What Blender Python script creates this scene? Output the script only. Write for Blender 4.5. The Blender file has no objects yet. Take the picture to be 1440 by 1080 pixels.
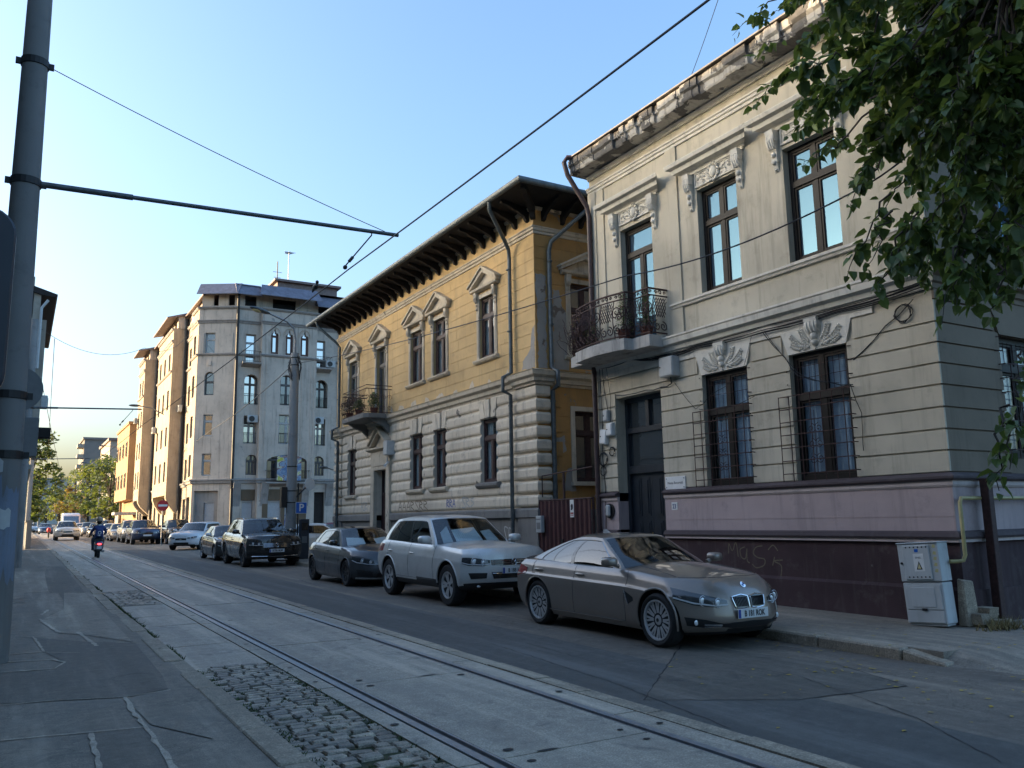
import bpy, bmesh, math, random
from mathutils import Vector as V, Matrix, noise
PI = math.pi
R = math.radians
random.seed(7)
C = bpy.context.scene.collection
GRADE = 0.006                      # the street climbs gently away from the camera


def gz(y, base=0.0):
    return GRADE * y + base


# ------------------------------------------------------------------ objects
def tag(o, label=None, cat=None, group=None, kind=None):
    if label: o['label'] = label
    if cat: o['category'] = cat
    if group: o['group'] = group
    if kind: o['kind'] = kind
    return o


def thing(name, label, cat, loc=(0, 0, 0), rz=0.0, group=None):
    o = bpy.data.objects.new(name, None)
    C.objects.link(o)
    o.empty_display_size = 0.2
    o.location = loc
    o.rotation_euler = (0, 0, rz)
    return tag(o, label, cat, group)


def lin(a, b, t): return a + (b - a) * t


def interp(tab, x):
    if x <= tab[0][0]: return tab[0][1]
    for (x0, y0), (x1, y1) in zip(tab, tab[1:]):
        if x <= x1:
            return y0 + (y1 - y0) * (x - x0) / (x1 - x0) if x1 > x0 else y1
    return tab[-1][1]


def sinterp(tab, x):
    """smooth (monotone cubic) interpolation of a table"""
    n = len(tab)
    if x <= tab[0][0]: return tab[0][1]
    if x >= tab[-1][0]: return tab[-1][1]
    for i in range(n - 1):
        if x <= tab[i + 1][0]: break
    xs = [p[0] for p in tab]; ys = [p[1] for p in tab]
    h = xs[i + 1] - xs[i]
    d = (ys[i + 1] - ys[i]) / h

    def slope(k):
        if k == 0: return (ys[1] - ys[0]) / (xs[1] - xs[0])
        if k == n - 1: return (ys[-1] - ys[-2]) / (xs[-1] - xs[-2])
        a = (ys[k] - ys[k - 1]) / (xs[k] - xs[k - 1]); b = (ys[k + 1] - ys[k]) / (xs[k + 1] - xs[k])
        if a * b <= 0: return 0
        return 2 * a * b / (a + b)
    m0, m1 = slope(i), slope(i + 1)
    t = (x - xs[i]) / h
    return ((2*t**3 - 3*t**2 + 1) * ys[i] + (t**3 - 2*t**2 + t) * h * m0 + (-2*t**3 + 3*t**2) * ys[i+1] + (t**3 - t**2) * h * m1)


class Fr:
    """a local frame: a = along, z = up, o = outwards"""
    def __init__(s, O, A, N):
        s.O = V(O); s.A = V(A).normalized(); s.N = V(N).normalized(); s.Z = V((0, 0, 1))

    def P(s, a, z, o=0.0):
        return s.O + s.A * a + s.N * o + s.Z * z


WF = Fr((0, 0, 0), (1, 0, 0), (0, 1, 0))


class MB:
    def __init__(s):
        s.v = []; s.f = []; s.m = []; s.cur = 0

    def add(s, vs, fs, m=None):
        b = len(s.v)
        s.v += [tuple(p) for p in vs]
        for f in fs:
            s.f.append(tuple(i + b for i in f)); s.m.append(s.cur if m is None else m)

    def hexa(s, p, m=None):
        s.add(p, [(0, 1, 2, 3), (4, 7, 6, 5), (0, 4, 5, 1), (1, 5, 6, 2), (2, 6, 7, 3), (3, 7, 4, 0)], m)

    def box(s, x0, x1, y0, y1, z0, z1, m=None):
        s.hexa([(x0, y0, z0), (x1, y0, z0), (x1, y1, z0), (x0, y1, z0), (x0, y0, z1), (x1, y0, z1), (x1, y1, z1), (x0, y1, z1)], m)

    def fbox(s, fr, a0, a1, z0, z1, o0, o1, m=None):
        P = fr.P
        s.hexa([P(a0, z0, o0), P(a1, z0, o0), P(a1, z0, o1), P(a0, z0, o1), P(a0, z1, o0), P(a1, z1, o0), P(a1, z1, o1), P(a0, z1, o1)], m)

    def quad(s, a, b, c, d, m=None):
        s.add([a, b, c, d], [(0, 1, 2, 3)], m)

    def extr(s, fr, poly, o0, o1, m=None):
        """polygon of (a,z) swept from o0 to o1"""
        n = len(poly)
        vs = [fr.P(a, z, o0) for a, z in poly] + [fr.P(a, z, o1) for a, z in poly]
        fs = [tuple(range(n - 1, -1, -1)), tuple(range(n, 2 * n))]
        fs += [(i, (i + 1) % n, n + (i + 1) % n, n + i) for i in range(n)]
        s.add(vs, fs, m)

    def prof(s, fr, prof, a0, a1, m=None, miter0=0.0, miter1=0.0):
        """profile of (o,z) swept along a; miter shifts the ends by miter*o"""
        n = len(prof)
        vs = [fr.P(a0 + miter0 * o, z, o) for o, z in prof] + [fr.P(a1 + miter1 * o, z, o) for o, z in prof]
        fs = [tuple(range(n - 1, -1, -1)), tuple(range(n, 2 * n))]
        fs += [(i, (i + 1) % n, n + (i + 1) % n, n + i) for i in range(n)]
        s.add(vs, fs, m)

    def cyl(s, p0, p1, r0, r1=None, n=10, m=None, caps=True):
        s.tube([p0, p1], [r0, r0 if r1 is None else r1], n, m, caps)

    def tube(s, pts, r, n=6, m=None, caps=True, closed=False):
        pts = [V(p) for p in pts]
        k = len(pts)
        rs = r if isinstance(r, (list, tuple)) else [r] * k
        vs = []
        prev = None
        for i, p in enumerate(pts):
            if closed: t = pts[(i + 1) % k] - pts[i - 1]
            else: t = (pts[min(i + 1, k - 1)] - pts[max(i - 1, 0)])
            if t.length < 1e-9: t = V((0, 0, 1))
            t.normalize()
            if prev is None:
                ref = V((0, 0, 1)) if abs(t.z) < 0.9 else V((1, 0, 0))
                u = t.cross(ref).normalized()
            else:
                u = prev - t * prev.dot(t)
                u = u.normalized() if u.length > 1e-6 else t.orthogonal().normalized()
            prev = u
            w = t.cross(u)
            for j in range(n):
                a = 2 * PI * j / n
                vs.append(p + (u * math.cos(a) + w * math.sin(a)) * rs[i])
        fs = []
        for i in range(k if closed else k - 1):
            i2 = (i + 1) % k
            for j in range(n):
                j2 = (j + 1) % n
                fs.append((i * n + j, i * n + j2, i2 * n + j2, i2 * n + j))
        if caps and not closed:
            fs.append(tuple(range(n - 1, -1, -1))); fs.append(tuple((k - 1) * n + j for j in range(n)))
        s.add(vs, fs, m)

    def lathe(s, prof, o=(0, 0, 0), ax='Z', n=24, m=None, close=False):
        """profile of (r,h) turned about an axis"""
        vs = []; k = len(prof)
        for r, h in prof:
            for j in range(n):
                a = 2 * PI * j / n
                x, y = r * math.cos(a), r * math.sin(a)
                p = (x, y, h) if ax == 'Z' else ((h, x, y) if ax == 'X' else (x, h, y))
                vs.append((p[0] + o[0], p[1] + o[1], p[2] + o[2]))
        fs = []
        for i in range(k if close else k - 1):
            i2 = (i + 1) % k
            for j in range(n):
                j2 = (j + 1) % n
                fs.append((i * n + j, i * n + j2, i2 * n + j2, i2 * n + j))
        if not close:
            if prof[0][0] > 1e-4: fs.append(tuple(range(n - 1, -1, -1)))
            if prof[-1][0] > 1e-4: fs.append(tuple((k - 1) * n + j for j in range(n)))
        s.add(vs, fs, m)

    def ball(s, c, r, n=10, k=6, m=None):
        rx, ry, rz = r if isinstance(r, (tuple, list)) else (r, r, r)
        vs = []; fs = []
        for i in range(k + 1):
            th = PI * i / k
            for j in range(n):
                a = 2 * PI * j / n
                vs.append((c[0] + rx * math.sin(th) * math.cos(a), c[1] + ry * math.sin(th) * math.sin(a), c[2] + rz * math.cos(th)))
        for i in range(k):
            for j in range(n):
                j2 = (j + 1) % n
                fs.append((i * n + j, (i + 1) * n + j, (i + 1) * n + j2, i * n + j2))
        s.add(vs, fs, m)

    def grid(s, fn, nu, nv, m=None):
        vs = [fn(i / nu, j / nv) for i in range(nu + 1) for j in range(nv + 1)]
        w = nv + 1
        s.add(vs, [(i * w + j, (i + 1) * w + j, (i + 1) * w + j + 1, i * w + j + 1) for i in range(nu) for j in range(nv)], m)

    def build(s, name, mats, parent=None, smooth=None, bevel=0.0, weld=False, fix=True, loc=None):
        me = bpy.data.meshes.new(name)
        me.from_pydata(s.v, [], s.f)
        if not isinstance(mats, (list, tuple)): mats = [mats]
        for mt in mats: me.materials.append(mt)
        if len(mats) > 1:
            me.polygons.foreach_set('material_index', s.m)
        if fix or bevel or weld:
            bm = bmesh.new(); bm.from_mesh(me)
            if weld or bevel: bmesh.ops.remove_doubles(bm, verts=bm.verts, dist=1e-4)
            if fix: bmesh.ops.recalc_face_normals(bm, faces=bm.faces)
            if bevel:
                ed = [e for e in bm.edges if len(e.link_faces) == 2 and e.calc_face_angle(0) > 0.5]
                bmesh.ops.bevel(bm, geom=ed, offset=bevel, segments=1, affect='EDGES', clamp_overlap=True)
            bm.to_mesh(me); bm.free()
        if smooth:
            me.polygons.foreach_set('use_smooth', [True] * len(me.polygons))
            me.set_sharp_from_angle(angle=R(smooth if smooth is not True else 40))
        o = bpy.data.objects.new(name, me)
        C.objects.link(o)
        if parent: o.parent = parent
        if loc: o.location = loc
        return o


def rebase(root, p):
    """move a thing's origin to p, keeping its children where they are"""
    p = V(p)
    root.location = p
    for ch in root.children:
        ch.location = V(ch.location) - p
    return root


def copy_tree(o, parent=None):
    c = o.copy()
    C.objects.link(c)
    if parent: c.parent = parent
    for ch in list(o.children): copy_tree(ch, c)
    return c


def text_mesh(body, size, name, mat, parent=None, extrude=0.0015, sx=1.0, mw=None, bold=0.0, align='CENTER', space=1.0):
    cu = bpy.data.curves.new('t', 'FONT')
    cu.body = body; cu.size = size; cu.extrude = extrude; cu.align_x = align; cu.align_y = 'CENTER'
    cu.offset = bold; cu.space_character = space; cu.resolution_u = 4
    ob = bpy.data.objects.new('t', cu)
    C.objects.link(ob)
    dg = bpy.context.evaluated_depsgraph_get()
    me = bpy.data.meshes.new_from_object(ob.evaluated_get(dg))
    bpy.data.objects.remove(ob); bpy.data.curves.remove(cu)
    me.name = name
    me.transform(Matrix.Diagonal((sx, 1, 1, 1)))
    if mw is not None: me.transform(mw)
    me.materials.clear(); me.materials.append(mat)
    o = bpy.data.objects.new(name, me)
    C.objects.link(o)
    if parent: o.parent = parent
    return o


def face_matrix(origin, right, up):
    r = V(right).normalized(); u = V(up).normalized(); n = r.cross(u)
    m = Matrix.Identity(4)
    for i in range(3):
        m[i][0] = r[i]; m[i][1] = u[i]; m[i][2] = n[i]; m[i][3] = origin[i]
    return m


# ------------------------------------------------------------------ materials
def new_mat(name):
    m = bpy.data.materials.new(name); m.use_nodes = True
    nt = m.node_tree; b = nt.nodes['Principled BSDF']
    return m, nt, b


def N(nt, typ, **kw):
    n = nt.nodes.new(typ)
    for k, v in kw.items():
        if k in n.inputs: n.inputs[k].default_value = v
        else: setattr(n, k, v)
    return n


def ramp(nt, fac, stops):
    r = nt.nodes.new('ShaderNodeValToRGB')
    el = r.color_ramp.elements
    while len(el) < len(stops): el.new(0.5)
    for e, (p, c) in zip(el, stops):
        e.position = p
        e.color = (c, c, c, 1) if isinstance(c, (int, float)) else (c[0], c[1], c[2], 1)
    nt.links.new(fac, r.inputs['Fac'])
    return r.outputs['Color']


def mixc(nt, fac, a, b, mode='MIX'):
    m = nt.nodes.new('ShaderNodeMix'); m.data_type = 'RGBA'; m.blend_type = mode
    for sock, val in ((m.inputs[0], fac), (m.inputs[6], a), (m.inputs[7], b)):
        if hasattr(val, 'is_linked') or hasattr(val, 'links'): nt.links.new(val, sock)
        elif isinstance(val, (int, float)): sock.default_value = val
        else: sock.default_value = (val[0], val[1], val[2], 1)
    return m.outputs[2]


def coords(nt, scale=(1, 1, 1), rot=(0, 0, 0), kind='Object'):
    tc = nt.nodes.new('ShaderNodeTexCoord')
    mp = nt.nodes.new('ShaderNodeMapping')
    mp.inputs['Scale'].default_value = scale; mp.inputs['Rotation'].default_value = rot
    nt.links.new(tc.outputs[kind], mp.inputs['Vector'])
    return mp.outputs['Vector']


def nz(nt, vec, scale, detail=4, rough=0.6, dist=0.0):
    n = nt.nodes.new('ShaderNodeTexNoise')
    n.inputs['Scale'].default_value = scale; n.inputs['Detail'].default_value = detail
    n.inputs['Roughness'].default_value = rough; n.inputs['Distortion'].default_value = dist
    nt.links.new(vec, n.inputs['Vector'])
    return n.outputs['Fac']


def bump(nt, b, h, strength=0.3, dist=0.02):
    bp = nt.nodes.new('ShaderNodeBump')
    bp.inputs['Strength'].default_value = strength; bp.inputs['Distance'].default_value = dist
    nt.links.new(h, bp.inputs['Height'])
    nt.links.new(bp.outputs['Normal'], b.inputs['Normal'])


def flat(name, col, rough=0.6, metal=0.0, spec=0.5, var=0.12, vs=6.0, bmp=0.0, coat=0.0):
    m, nt, b = new_mat(name)
    b.inputs['Roughness'].default_value = rough; b.inputs['Metallic'].default_value = metal
    b.inputs['Specular IOR Level'].default_value = spec; b.inputs['Coat Weight'].default_value = coat
    v = coords(nt)
    f = nz(nt, v, vs, 5, 0.65)
    lo = tuple(c * (1 - var) for c in col); hi = tuple(min(1, c * (1 + var)) for c in col)
    nt.links.new(ramp(nt, f, [(0.3, lo), (0.7, hi)]), b.inputs['Base Color'])
    if bmp: bump(nt, b, f, bmp, 0.01)
    return m


def plaster(name, col, dirt=(0.2, 0.17, 0.13), dirt_amt=0.5, patch=None, patch_lo=0.6, grain=60, rough=0.85, bmp=0.25, streak=0.4, hue=0.12):
    """painted render: broad tone drift, rain streaks and, if asked, flakes where the coat is gone"""
    m, nt, b = new_mat(name)
    b.inputs['Roughness'].default_value = rough; b.inputs['Specular IOR Level'].default_value = 0.25
    v = coords(nt)
    big = nz(nt, v, 0.7, 4, 0.6)
    col2 = tuple(c * (1 - hue * 1.6) for c in col); col3 = tuple(min(1, c * (1 + hue)) for c in col)
    base = ramp(nt, big, [(0.3, col2), (0.5, col), (0.72, col3)])
    sv = coords(nt, (2.6, 2.6, 0.22))
    st = nz(nt, sv, 1.6, 5, 0.7)
    sm = ramp(nt, st, [(0.52, 0.0), (0.75, streak)])
    c1 = mixc(nt, sm, base, dirt)
    md = nz(nt, v, 3.3, 6, 0.7)
    dm = ramp(nt, md, [(0.55, 0.0), (0.78, dirt_amt)])
    c2 = mixc(nt, dm, c1, dirt)
    g = nz(nt, v, grain, 3, 0.6)
    out = c2
    h = g
    if patch:
        pn = nz(nt, v, 1.15, 7, 0.62, 0.3)
        pm = ramp(nt, pn, [(patch_lo, 0.0), (patch_lo + 0.012, 1.0)])
        pc = ramp(nt, nz(nt, v, 14, 5), [(0.3, tuple(c * 0.7 for c in patch)), (0.7, patch)])
        out = mixc(nt, pm, c2, pc)
        mx = N(nt, 'ShaderNodeMath', operation='MULTIPLY_ADD')
        nt.links.new(pm, mx.inputs[0]); mx.inputs[1].default_value = -1.5
        nt.links.new(g, mx.inputs[2]); h = mx.outputs[0]
    nt.links.new(out, b.inputs['Base Color'])
    bump(nt, b, h, bmp, 0.012)
    return m


def two_sided_fresnel(nt, ior):
    """same mirror share whichever way a pane's face looks"""
    fr = N(nt, 'ShaderNodeFresnel'); ge = N(nt, 'ShaderNodeNewGeometry')
    m = N(nt, 'ShaderNodeMath', operation='MULTIPLY_ADD'); m.inputs[1].default_value = 1 / ior - ior; m.inputs[2].default_value = ior
    nt.links.new(ge.outputs['Backfacing'], m.inputs[0]); nt.links.new(m.outputs[0], fr.inputs['IOR'])
    return fr


def glass_mat(name, tint=(0.02, 0.025, 0.03), mirror=0.5, refl=(1, 1, 1), wob=0.03, rough=0.02, fk=1.0):
    """window pane seen from outside: dark room behind, sky and street mirrored in it"""
    m, nt, b = new_mat(name)
    out = nt.nodes['Material Output']
    b.inputs['Base Color'].default_value = (*tint, 1); b.inputs['Roughness'].default_value = 0.12
    g = N(nt, 'ShaderNodeBsdfGlossy'); g.inputs['Roughness'].default_value = rough
    g.inputs['Color'].default_value = (*refl, 1)
    fr = two_sided_fresnel(nt, 1.5)
    if fk != 1.0: b.inputs['Specular IOR Level'].default_value = 0
    ad = N(nt, 'ShaderNodeMath', operation='MULTIPLY_ADD'); ad.use_clamp = True
    nt.links.new(fr.outputs[0], ad.inputs[0]); ad.inputs[1].default_value = fk; ad.inputs[2].default_value = mirror
    mx = N(nt, 'ShaderNodeMixShader')
    nt.links.new(ad.outputs[0], mx.inputs[0]); nt.links.new(b.outputs[0], mx.inputs[1]); nt.links.new(g.outputs[0], mx.inputs[2])
    nt.links.new(mx.outputs[0], out.inputs['Surface'])
    if wob:
        v = coords(nt)
        bp = N(nt, 'ShaderNodeBump'); bp.inputs['Strength'].default_value = wob; bp.inputs['Distance'].default_value = 0.05
        nt.links.new(nz(nt, v, 1.7, 2), bp.inputs['Height'])
        nt.links.new(bp.outputs['Normal'], g.inputs['Normal'])
    return m


def clear_glass(name, tint=(0.5, 0.55, 0.55), mirror=0.05, ior=1.5):
    m, nt, b = new_mat(name)
    out = nt.nodes['Material Output']
    tr = N(nt, 'ShaderNodeBsdfTransparent'); tr.inputs['Color'].default_value = (*tint, 1)
    g = N(nt, 'ShaderNodeBsdfGlossy'); g.inputs['Roughness'].default_value = 0.015
    fr = two_sided_fresnel(nt, ior)
    ad = N(nt, 'ShaderNodeMath', operation='ADD'); ad.use_clamp = True
    nt.links.new(fr.outputs[0], ad.inputs[0]); ad.inputs[1].default_value = mirror
    mx = N(nt, 'ShaderNodeMixShader')
    nt.links.new(ad.outputs[0], mx.inputs[0]); nt.links.new(tr.outputs[0], mx.inputs[1]); nt.links.new(g.outputs[0], mx.inputs[2])
    nt.links.new(mx.outputs[0], out.inputs['Surface'])
    return m


def paint(name, col, metal=0.5, rough=0.35, coat=0.8):
    m, nt, b = new_mat(name)
    v = coords(nt)
    f = nz(nt, v, 350, 2, 0.5)
    lo = tuple(c * 0.85 for c in col); hi = tuple(min(1, c * 1.15) for c in col)
    c1 = ramp(nt, f, [(0.35, lo), (0.65, hi)])
    # road dust thrown up on the lower panels
    d = ramp(nt, nz(nt, v, 5, 5, 0.7), [(0.5, 0.0), (0.8, 0.25)])
    nt.links.new(mixc(nt, d, c1, (0.16, 0.15, 0.14)), b.inputs['Base Color'])
    b.inputs['Metallic'].default_value = metal; b.inputs['Coat Weight'].default_value = coat
    b.inputs['Coat Roughness'].default_value = 0.04
    rr = ramp(nt, nz(nt, v, 4, 5, 0.7), [(0.3, rough * 0.9), (0.75, rough * 1.35)])
    nt.links.new(rr, b.inputs['Roughness'])
    return m


def emit_mat(name, col, s):
    m, nt, b = new_mat(name)
    b.inputs['Base Color'].default_value = (*col, 1)
    b.inputs['Emission Color'].default_value = (*col, 1); b.inputs['Emission Strength'].default_value = s
    return m


M = {}
M['black_metal'] = flat('black_metal', (0.018, 0.017, 0.017), 0.55, 0.2, var=0.3)
M['rust_metal'] = flat('rust_metal', (0.05, 0.022, 0.02), 0.7, 0.1, var=0.4, vs=20)
M['grey_metal'] = flat('grey_metal', (0.22, 0.23, 0.24), 0.5, 0.5)
M['zinc'] = flat('zinc', (0.10, 0.115, 0.12), 0.5, 0.5, var=0.3, vs=8)
M['pipe_brown'] = flat('pipe_brown', (0.05, 0.026, 0.026), 0.5, var=0.2)
M['chrome'] = flat('chrome', (0.75, 0.75, 0.76), 0.08, 1.0, var=0.03)
M['rubber'] = flat('rubber', (0.016, 0.016, 0.017), 0.8, var=0.25, vs=25)
M['black_plastic'] = flat('black_plastic', (0.014, 0.014, 0.015), 0.45, var=0.2)
M['gloss_black'] = flat('gloss_black', (0.008, 0.008, 0.009), 0.12, var=0.1, coat=0.6)
M['interior'] = flat('interior', (0.016, 0.015, 0.014), 0.85)
M['well'] = flat('well', (0.006, 0.006, 0.006), 0.95)
M['white'] = flat('white', (0.72, 0.72, 0.70), 0.5, var=0.06)
M['ink'] = flat('ink', (0.01, 0.01, 0.012), 0.5)
M['wire'] = flat('wire', (0.02, 0.02, 0.022), 0.5, 0.3)
M['wire_far'] = M['wire']
# ------------------------------------------------------------------ camera, sky, sun
CAM_H = 1.68
FPX = 1163.0
def _axes():
    yd = V((25 - 720, 742 - 540, FPX)).normalized()
    p2 = V((1025 - 720, 742 - 17.1 - 540, FPX))
    n = yd.cross(p2).normalized()
    if n.y > 0: n = -n
    xr = yd.cross(n)
    if xr.x < 0: xr = -xr
    return xr, yd, n
AX, AY, AZ = _axes()
def ray(px, py):
    d = V((px - 720, py - 540, FPX))
    return V((AX.dot(d), AY.dot(d), AZ.dot(d)))
def G(px, py, z0=0.0):
    """photo pixel to the point of the street surface seen there"""
    d = ray(px, py)
    t = (z0 - CAM_H) / (d.z - GRADE * d.y)
    return V((0, 0, CAM_H)) + d * t
def atX(px, py, X):
    d = ray(px, py); return V((0, 0, CAM_H)) + d * (X / d.x)
def atY(px, py, Y):
    d = ray(px, py); return V((0, 0, CAM_H)) + d * (Y / d.y)

cam = bpy.data.cameras.new('camera')
cam.sensor_width = 36; cam.lens = FPX * 36 / 1440; cam.clip_end = 3000; cam.clip_start = 0.05
co = bpy.data.objects.new('camera', cam); C.objects.link(co)
right = V((AX.x, AY.x, AZ.x)); up = -V((AX.y, AY.y, AZ.y)); back = -V((AX.z, AY.z, AZ.z))
mw = Matrix.Identity(4)
for i in range(3):
    mw[i][0] = right[i]; mw[i][1] = up[i]; mw[i][2] = back[i]
mw[2][3] = CAM_H
co.matrix_world = mw
sc = bpy.context.scene
sc.camera = co
sc.view_settings.view_transform = 'Standard'; sc.view_settings.look = 'None'; sc.view_settings.gamma = 1
sc.view_settings.exposure = 2.45
try:
    sc.cycles.max_bounces = 8; sc.cycles.transparent_max_bounces = 12
    sc.cycles.caustics_reflective = False; sc.cycles.caustics_refractive = False
    sc.cycles.sample_clamp_indirect = 6
except Exception: pass

SUN_EL, SUN_AZ = R(8.0), R(58)         # low evening sun, beyond the roofs across the street
w = bpy.data.worlds.new('World'); sc.world = w; w.use_nodes = True
nt = w.node_tree
sky = nt.nodes.new('ShaderNodeTexSky'); sky.sky_type = 'NISHITA'; sky.sun_disc = False
sky.sun_elevation = SUN_EL; sky.sun_rotation = -SUN_AZ
sky.altitude = 80; sky.air_density = 1.0; sky.dust_density = 6.0; sky.ozone_density = 2.8
bg = nt.nodes['Background']; bg.inputs['Strength'].default_value = 0.15
nt.links.new(sky.outputs['Color'], bg.inputs['Color'])
sun = bpy.data.lights.new('sun', 'SUN'); sun.energy = 2.2; sun.angle = R(0.5); sun.color = (1.0, 0.72, 0.42)
so = bpy.data.objects.new('sun', sun); C.objects.link(so)
to_sun = V((-math.sin(SUN_AZ) * math.cos(SUN_EL), math.cos(SUN_AZ) * math.cos(SUN_EL), math.sin(SUN_EL)))
so.rotation_euler = to_sun.to_track_quat('Z', 'Y').to_euler()
so.location = (-30, 30, 40)


# ------------------------------------------------------------------ ground
def ground_mat(name, cols, scale=0.5, grit=90, rough=0.85, bmp=0.35, stain=(0.03, 0.03, 0.033), stain_amt=0.6, dust=None, cracks=0.0, spec=0.35, wear=0.35):
    m, nt, b = new_mat(name)
    b.inputs['Specular IOR Level'].default_value = spec
    v = coords(nt)
    a = nz(nt, v, scale, 5, 0.62, 0.4)
    base = ramp(nt, a, [(0.3, cols[0]), (0.52, cols[1]), (0.72, cols[2])])
    g = nz(nt, v, grit, 3, 0.7)
    mo = nz(nt, v, 9.0, 8, 0.75)
    base = mixc(nt, ramp(nt, mo, [(0.34, 0.5), (0.6, 0.0)]), base, tuple(c * 0.55 for c in cols[0]))
    base = mixc(nt, ramp(nt, mo, [(0.56, 0.0), (0.74, 0.45)]), base, tuple(c * 1.35 for c in cols[2]))
    base = mixc(nt, ramp(nt, g, [(0.38, 0.6), (0.6, 0.0)]), base, tuple(c * 0.4 for c in cols[0]))
    base = mixc(nt, ramp(nt, g, [(0.6, 0.0), (0.74, 0.5)]), base, tuple(min(1, c * 1.6) for c in cols[2]))
    if wear:
        wv_ = nz(nt, coords(nt, (1.0, .07, 1.0)), 2.3, 5, 0.65)
        base = mixc(nt, ramp(nt, wv_, [(0.35, wear), (0.5, 0.0)]), base, tuple(c * 0.5 for c in cols[0]))
        base = mixc(nt, ramp(nt, wv_, [(0.52, 0.0), (0.68, wear)]), base, tuple(min(1, c * 1.5) for c in cols[2]))
    s = ramp(nt, nz(nt, v, scale * 3.1, 6, 0.72, 0.8), [(0.56, 0.0), (0.72, stain_amt)])
    base = mixc(nt, s, base, stain)
    if dust:
        d = ramp(nt, nz(nt, v, scale * 1.7, 6, 0.7, 0.5), [(0.5, 0.0), (0.75, 0.6)])
        base = mixc(nt, d, base, dust)
    h = g
    if cracks:
        vo = N(nt, 'ShaderNodeTexVoronoi'); vo.feature = 'DISTANCE_TO_EDGE'; vo.inputs['Scale'].default_value = 0.55
        wv = N(nt, 'ShaderNodeVectorMath', operation='ADD')
        nn = N(nt, 'ShaderNodeTexNoise'); nn.inputs['Scale'].default_value = 2.5; nn.inputs['Detail'].default_value = 5
        nt.links.new(v, nn.inputs['Vector']); nt.links.new(v, wv.inputs[0]); nt.links.new(nn.outputs['Color'], wv.inputs[1])
        nt.links.new(wv.outputs[0], vo.inputs['Vector'])
        cm = ramp(nt, vo.outputs['Distance'], [(0.0, cracks), (0.008, 0.0)])
        base = mixc(nt, cm, base, tuple(c * 0.3 for c in cols[0]))
    nt.links.new(base, b.inputs['Base Color'])
    nt.links.new(ramp(nt, a, [(0.3, rough - 0.12), (0.7, rough)]), b.inputs['Roughness'])
    bump(nt, b, h, bmp, 0.006)
    return m

M['asphalt'] = ground_mat('asphalt', ((0.187, 0.158, 0.130), (0.236, 0.200, 0.162), (0.305, 0.254, 0.195)), 0.45, 130, dust=(0.11, 0.108, 0.10), cracks=0.5)
M['asphalt_patch'] = ground_mat('asphalt_patch', ((0.138, 0.121, 0.102), (0.162, 0.147, 0.122), (0.208, 0.179, 0.147)), 0.8, 150)
M['sidewalk'] = ground_mat('sidewalk', ((0.233, 0.205, 0.167), (0.311, 0.268, 0.214), (0.406, 0.342, 0.267)), 0.55, 110, stain_amt=0.45, dust=(0.15, 0.148, 0.14), cracks=0.4)
M['sidewalk_dark'] = ground_mat('sidewalk_dark', ((0.174, 0.156, 0.131), (0.216, 0.191, 0.158), (0.278, 0.240, 0.193)), 0.9, 150)
M['sidewalk_worn'] = ground_mat('sidewalk_worn', ((0.311, 0.268, 0.214), (0.406, 0.347, 0.273), (0.498, 0.420, 0.320)), 0.9, 80, stain_amt=0.5)
M['concrete'] = ground_mat('concrete', ((0.402, 0.349, 0.282), (0.493, 0.425, 0.339), (0.596, 0.507, 0.394)), 0.9, 70, stain=(0.07, 0.07, 0.075), stain_amt=0.7, rough=0.75, spec=0.45)
M['kerb'] = ground_mat('kerb', ((0.322, 0.269, 0.205), (0.444, 0.371, 0.279), (0.569, 0.469, 0.345)), 1.8, 60, stain=(0.06, 0.058, 0.055))
M['cobble'] = ground_mat('cobble', ((0.214, 0.188, 0.149), (0.365, 0.313, 0.246), (0.537, 0.448, 0.334)), 4.5, 60, rough=0.6, stain_amt=0.5, spec=0.5)
_nt = M['cobble'].node_tree; _b = _nt.nodes['Principled BSDF']; _src = _b.inputs['Base Color'].links[0].from_socket
_g = N(_nt, 'ShaderNodeNewGeometry'); _nt.links.new(mixc(_nt, 1.0, _src, ramp(_nt, _g.outputs['Random Per Island'], [(0, (.55, .55, .56)), (.5, (.9, .9, .9)), (1, (1.35, 1.33, 1.3))]), 'MULTIPLY'), _b.inputs['Base Color'])
M['lane'] = ground_mat('lane', ((0.125, 0.119, 0.109), (0.142, 0.136, 0.125), (0.164, 0.156, 0.144)), 0.5, 160, stain_amt=0.35)
M['soil'] = ground_mat('soil', ((0.035, 0.032, 0.026), (0.05, 0.046, 0.036), (0.075, 0.068, 0.05)), 3.0, 60)
M['seam'] = ground_mat('seam', ((0.451, 0.393, 0.317), (0.564, 0.485, 0.385), (0.705, 0.601, 0.461)), 3, 70)
M['tar'] = flat('tar', (0.012, 0.012, 0.013), 0.7)
M['rail'] = flat('rail', (0.30, 0.31, 0.325), 0.42, 0.55, var=0.2, vs=12)
M['rail_dark'] = flat('rail_dark', (0.10, 0.09, 0.085), 0.5, 0.5, var=0.3, vs=12)
M['moss'] = ground_mat('moss', ((0.02, 0.03, 0.012), (0.045, 0.06, 0.02), (0.07, 0.075, 0.03)), 6, 60)


def sheet(name, poly, off, mat, kind='structure', thick=None, parent=None):
    """flat polygon lying on the climbing street surface"""
    n = len(poly)
    top = [(x, y, gz(y, off)) for x, y in poly]
    mb = MB()
    if thick:
        vs = top + [(x, y, gz(y, off - thick)) for x, y in poly]
        mb.add(vs, [tuple(range(n)), tuple(range(2 * n - 1, n - 1, -1))] + [(i, n + i, n + (i + 1) % n, (i + 1) % n) for i in range(n)])
    else:
        mb.add(top, [tuple(range(n))])
    o = mb.build(name, mat, parent, fix=bool(thick))
    if kind and not parent: o['kind'] = kind
    return o

def rect(x0, x1, y0, y1): return [(x0, y0), (x1, y0), (x1, y1), (x0, y1)]

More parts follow.
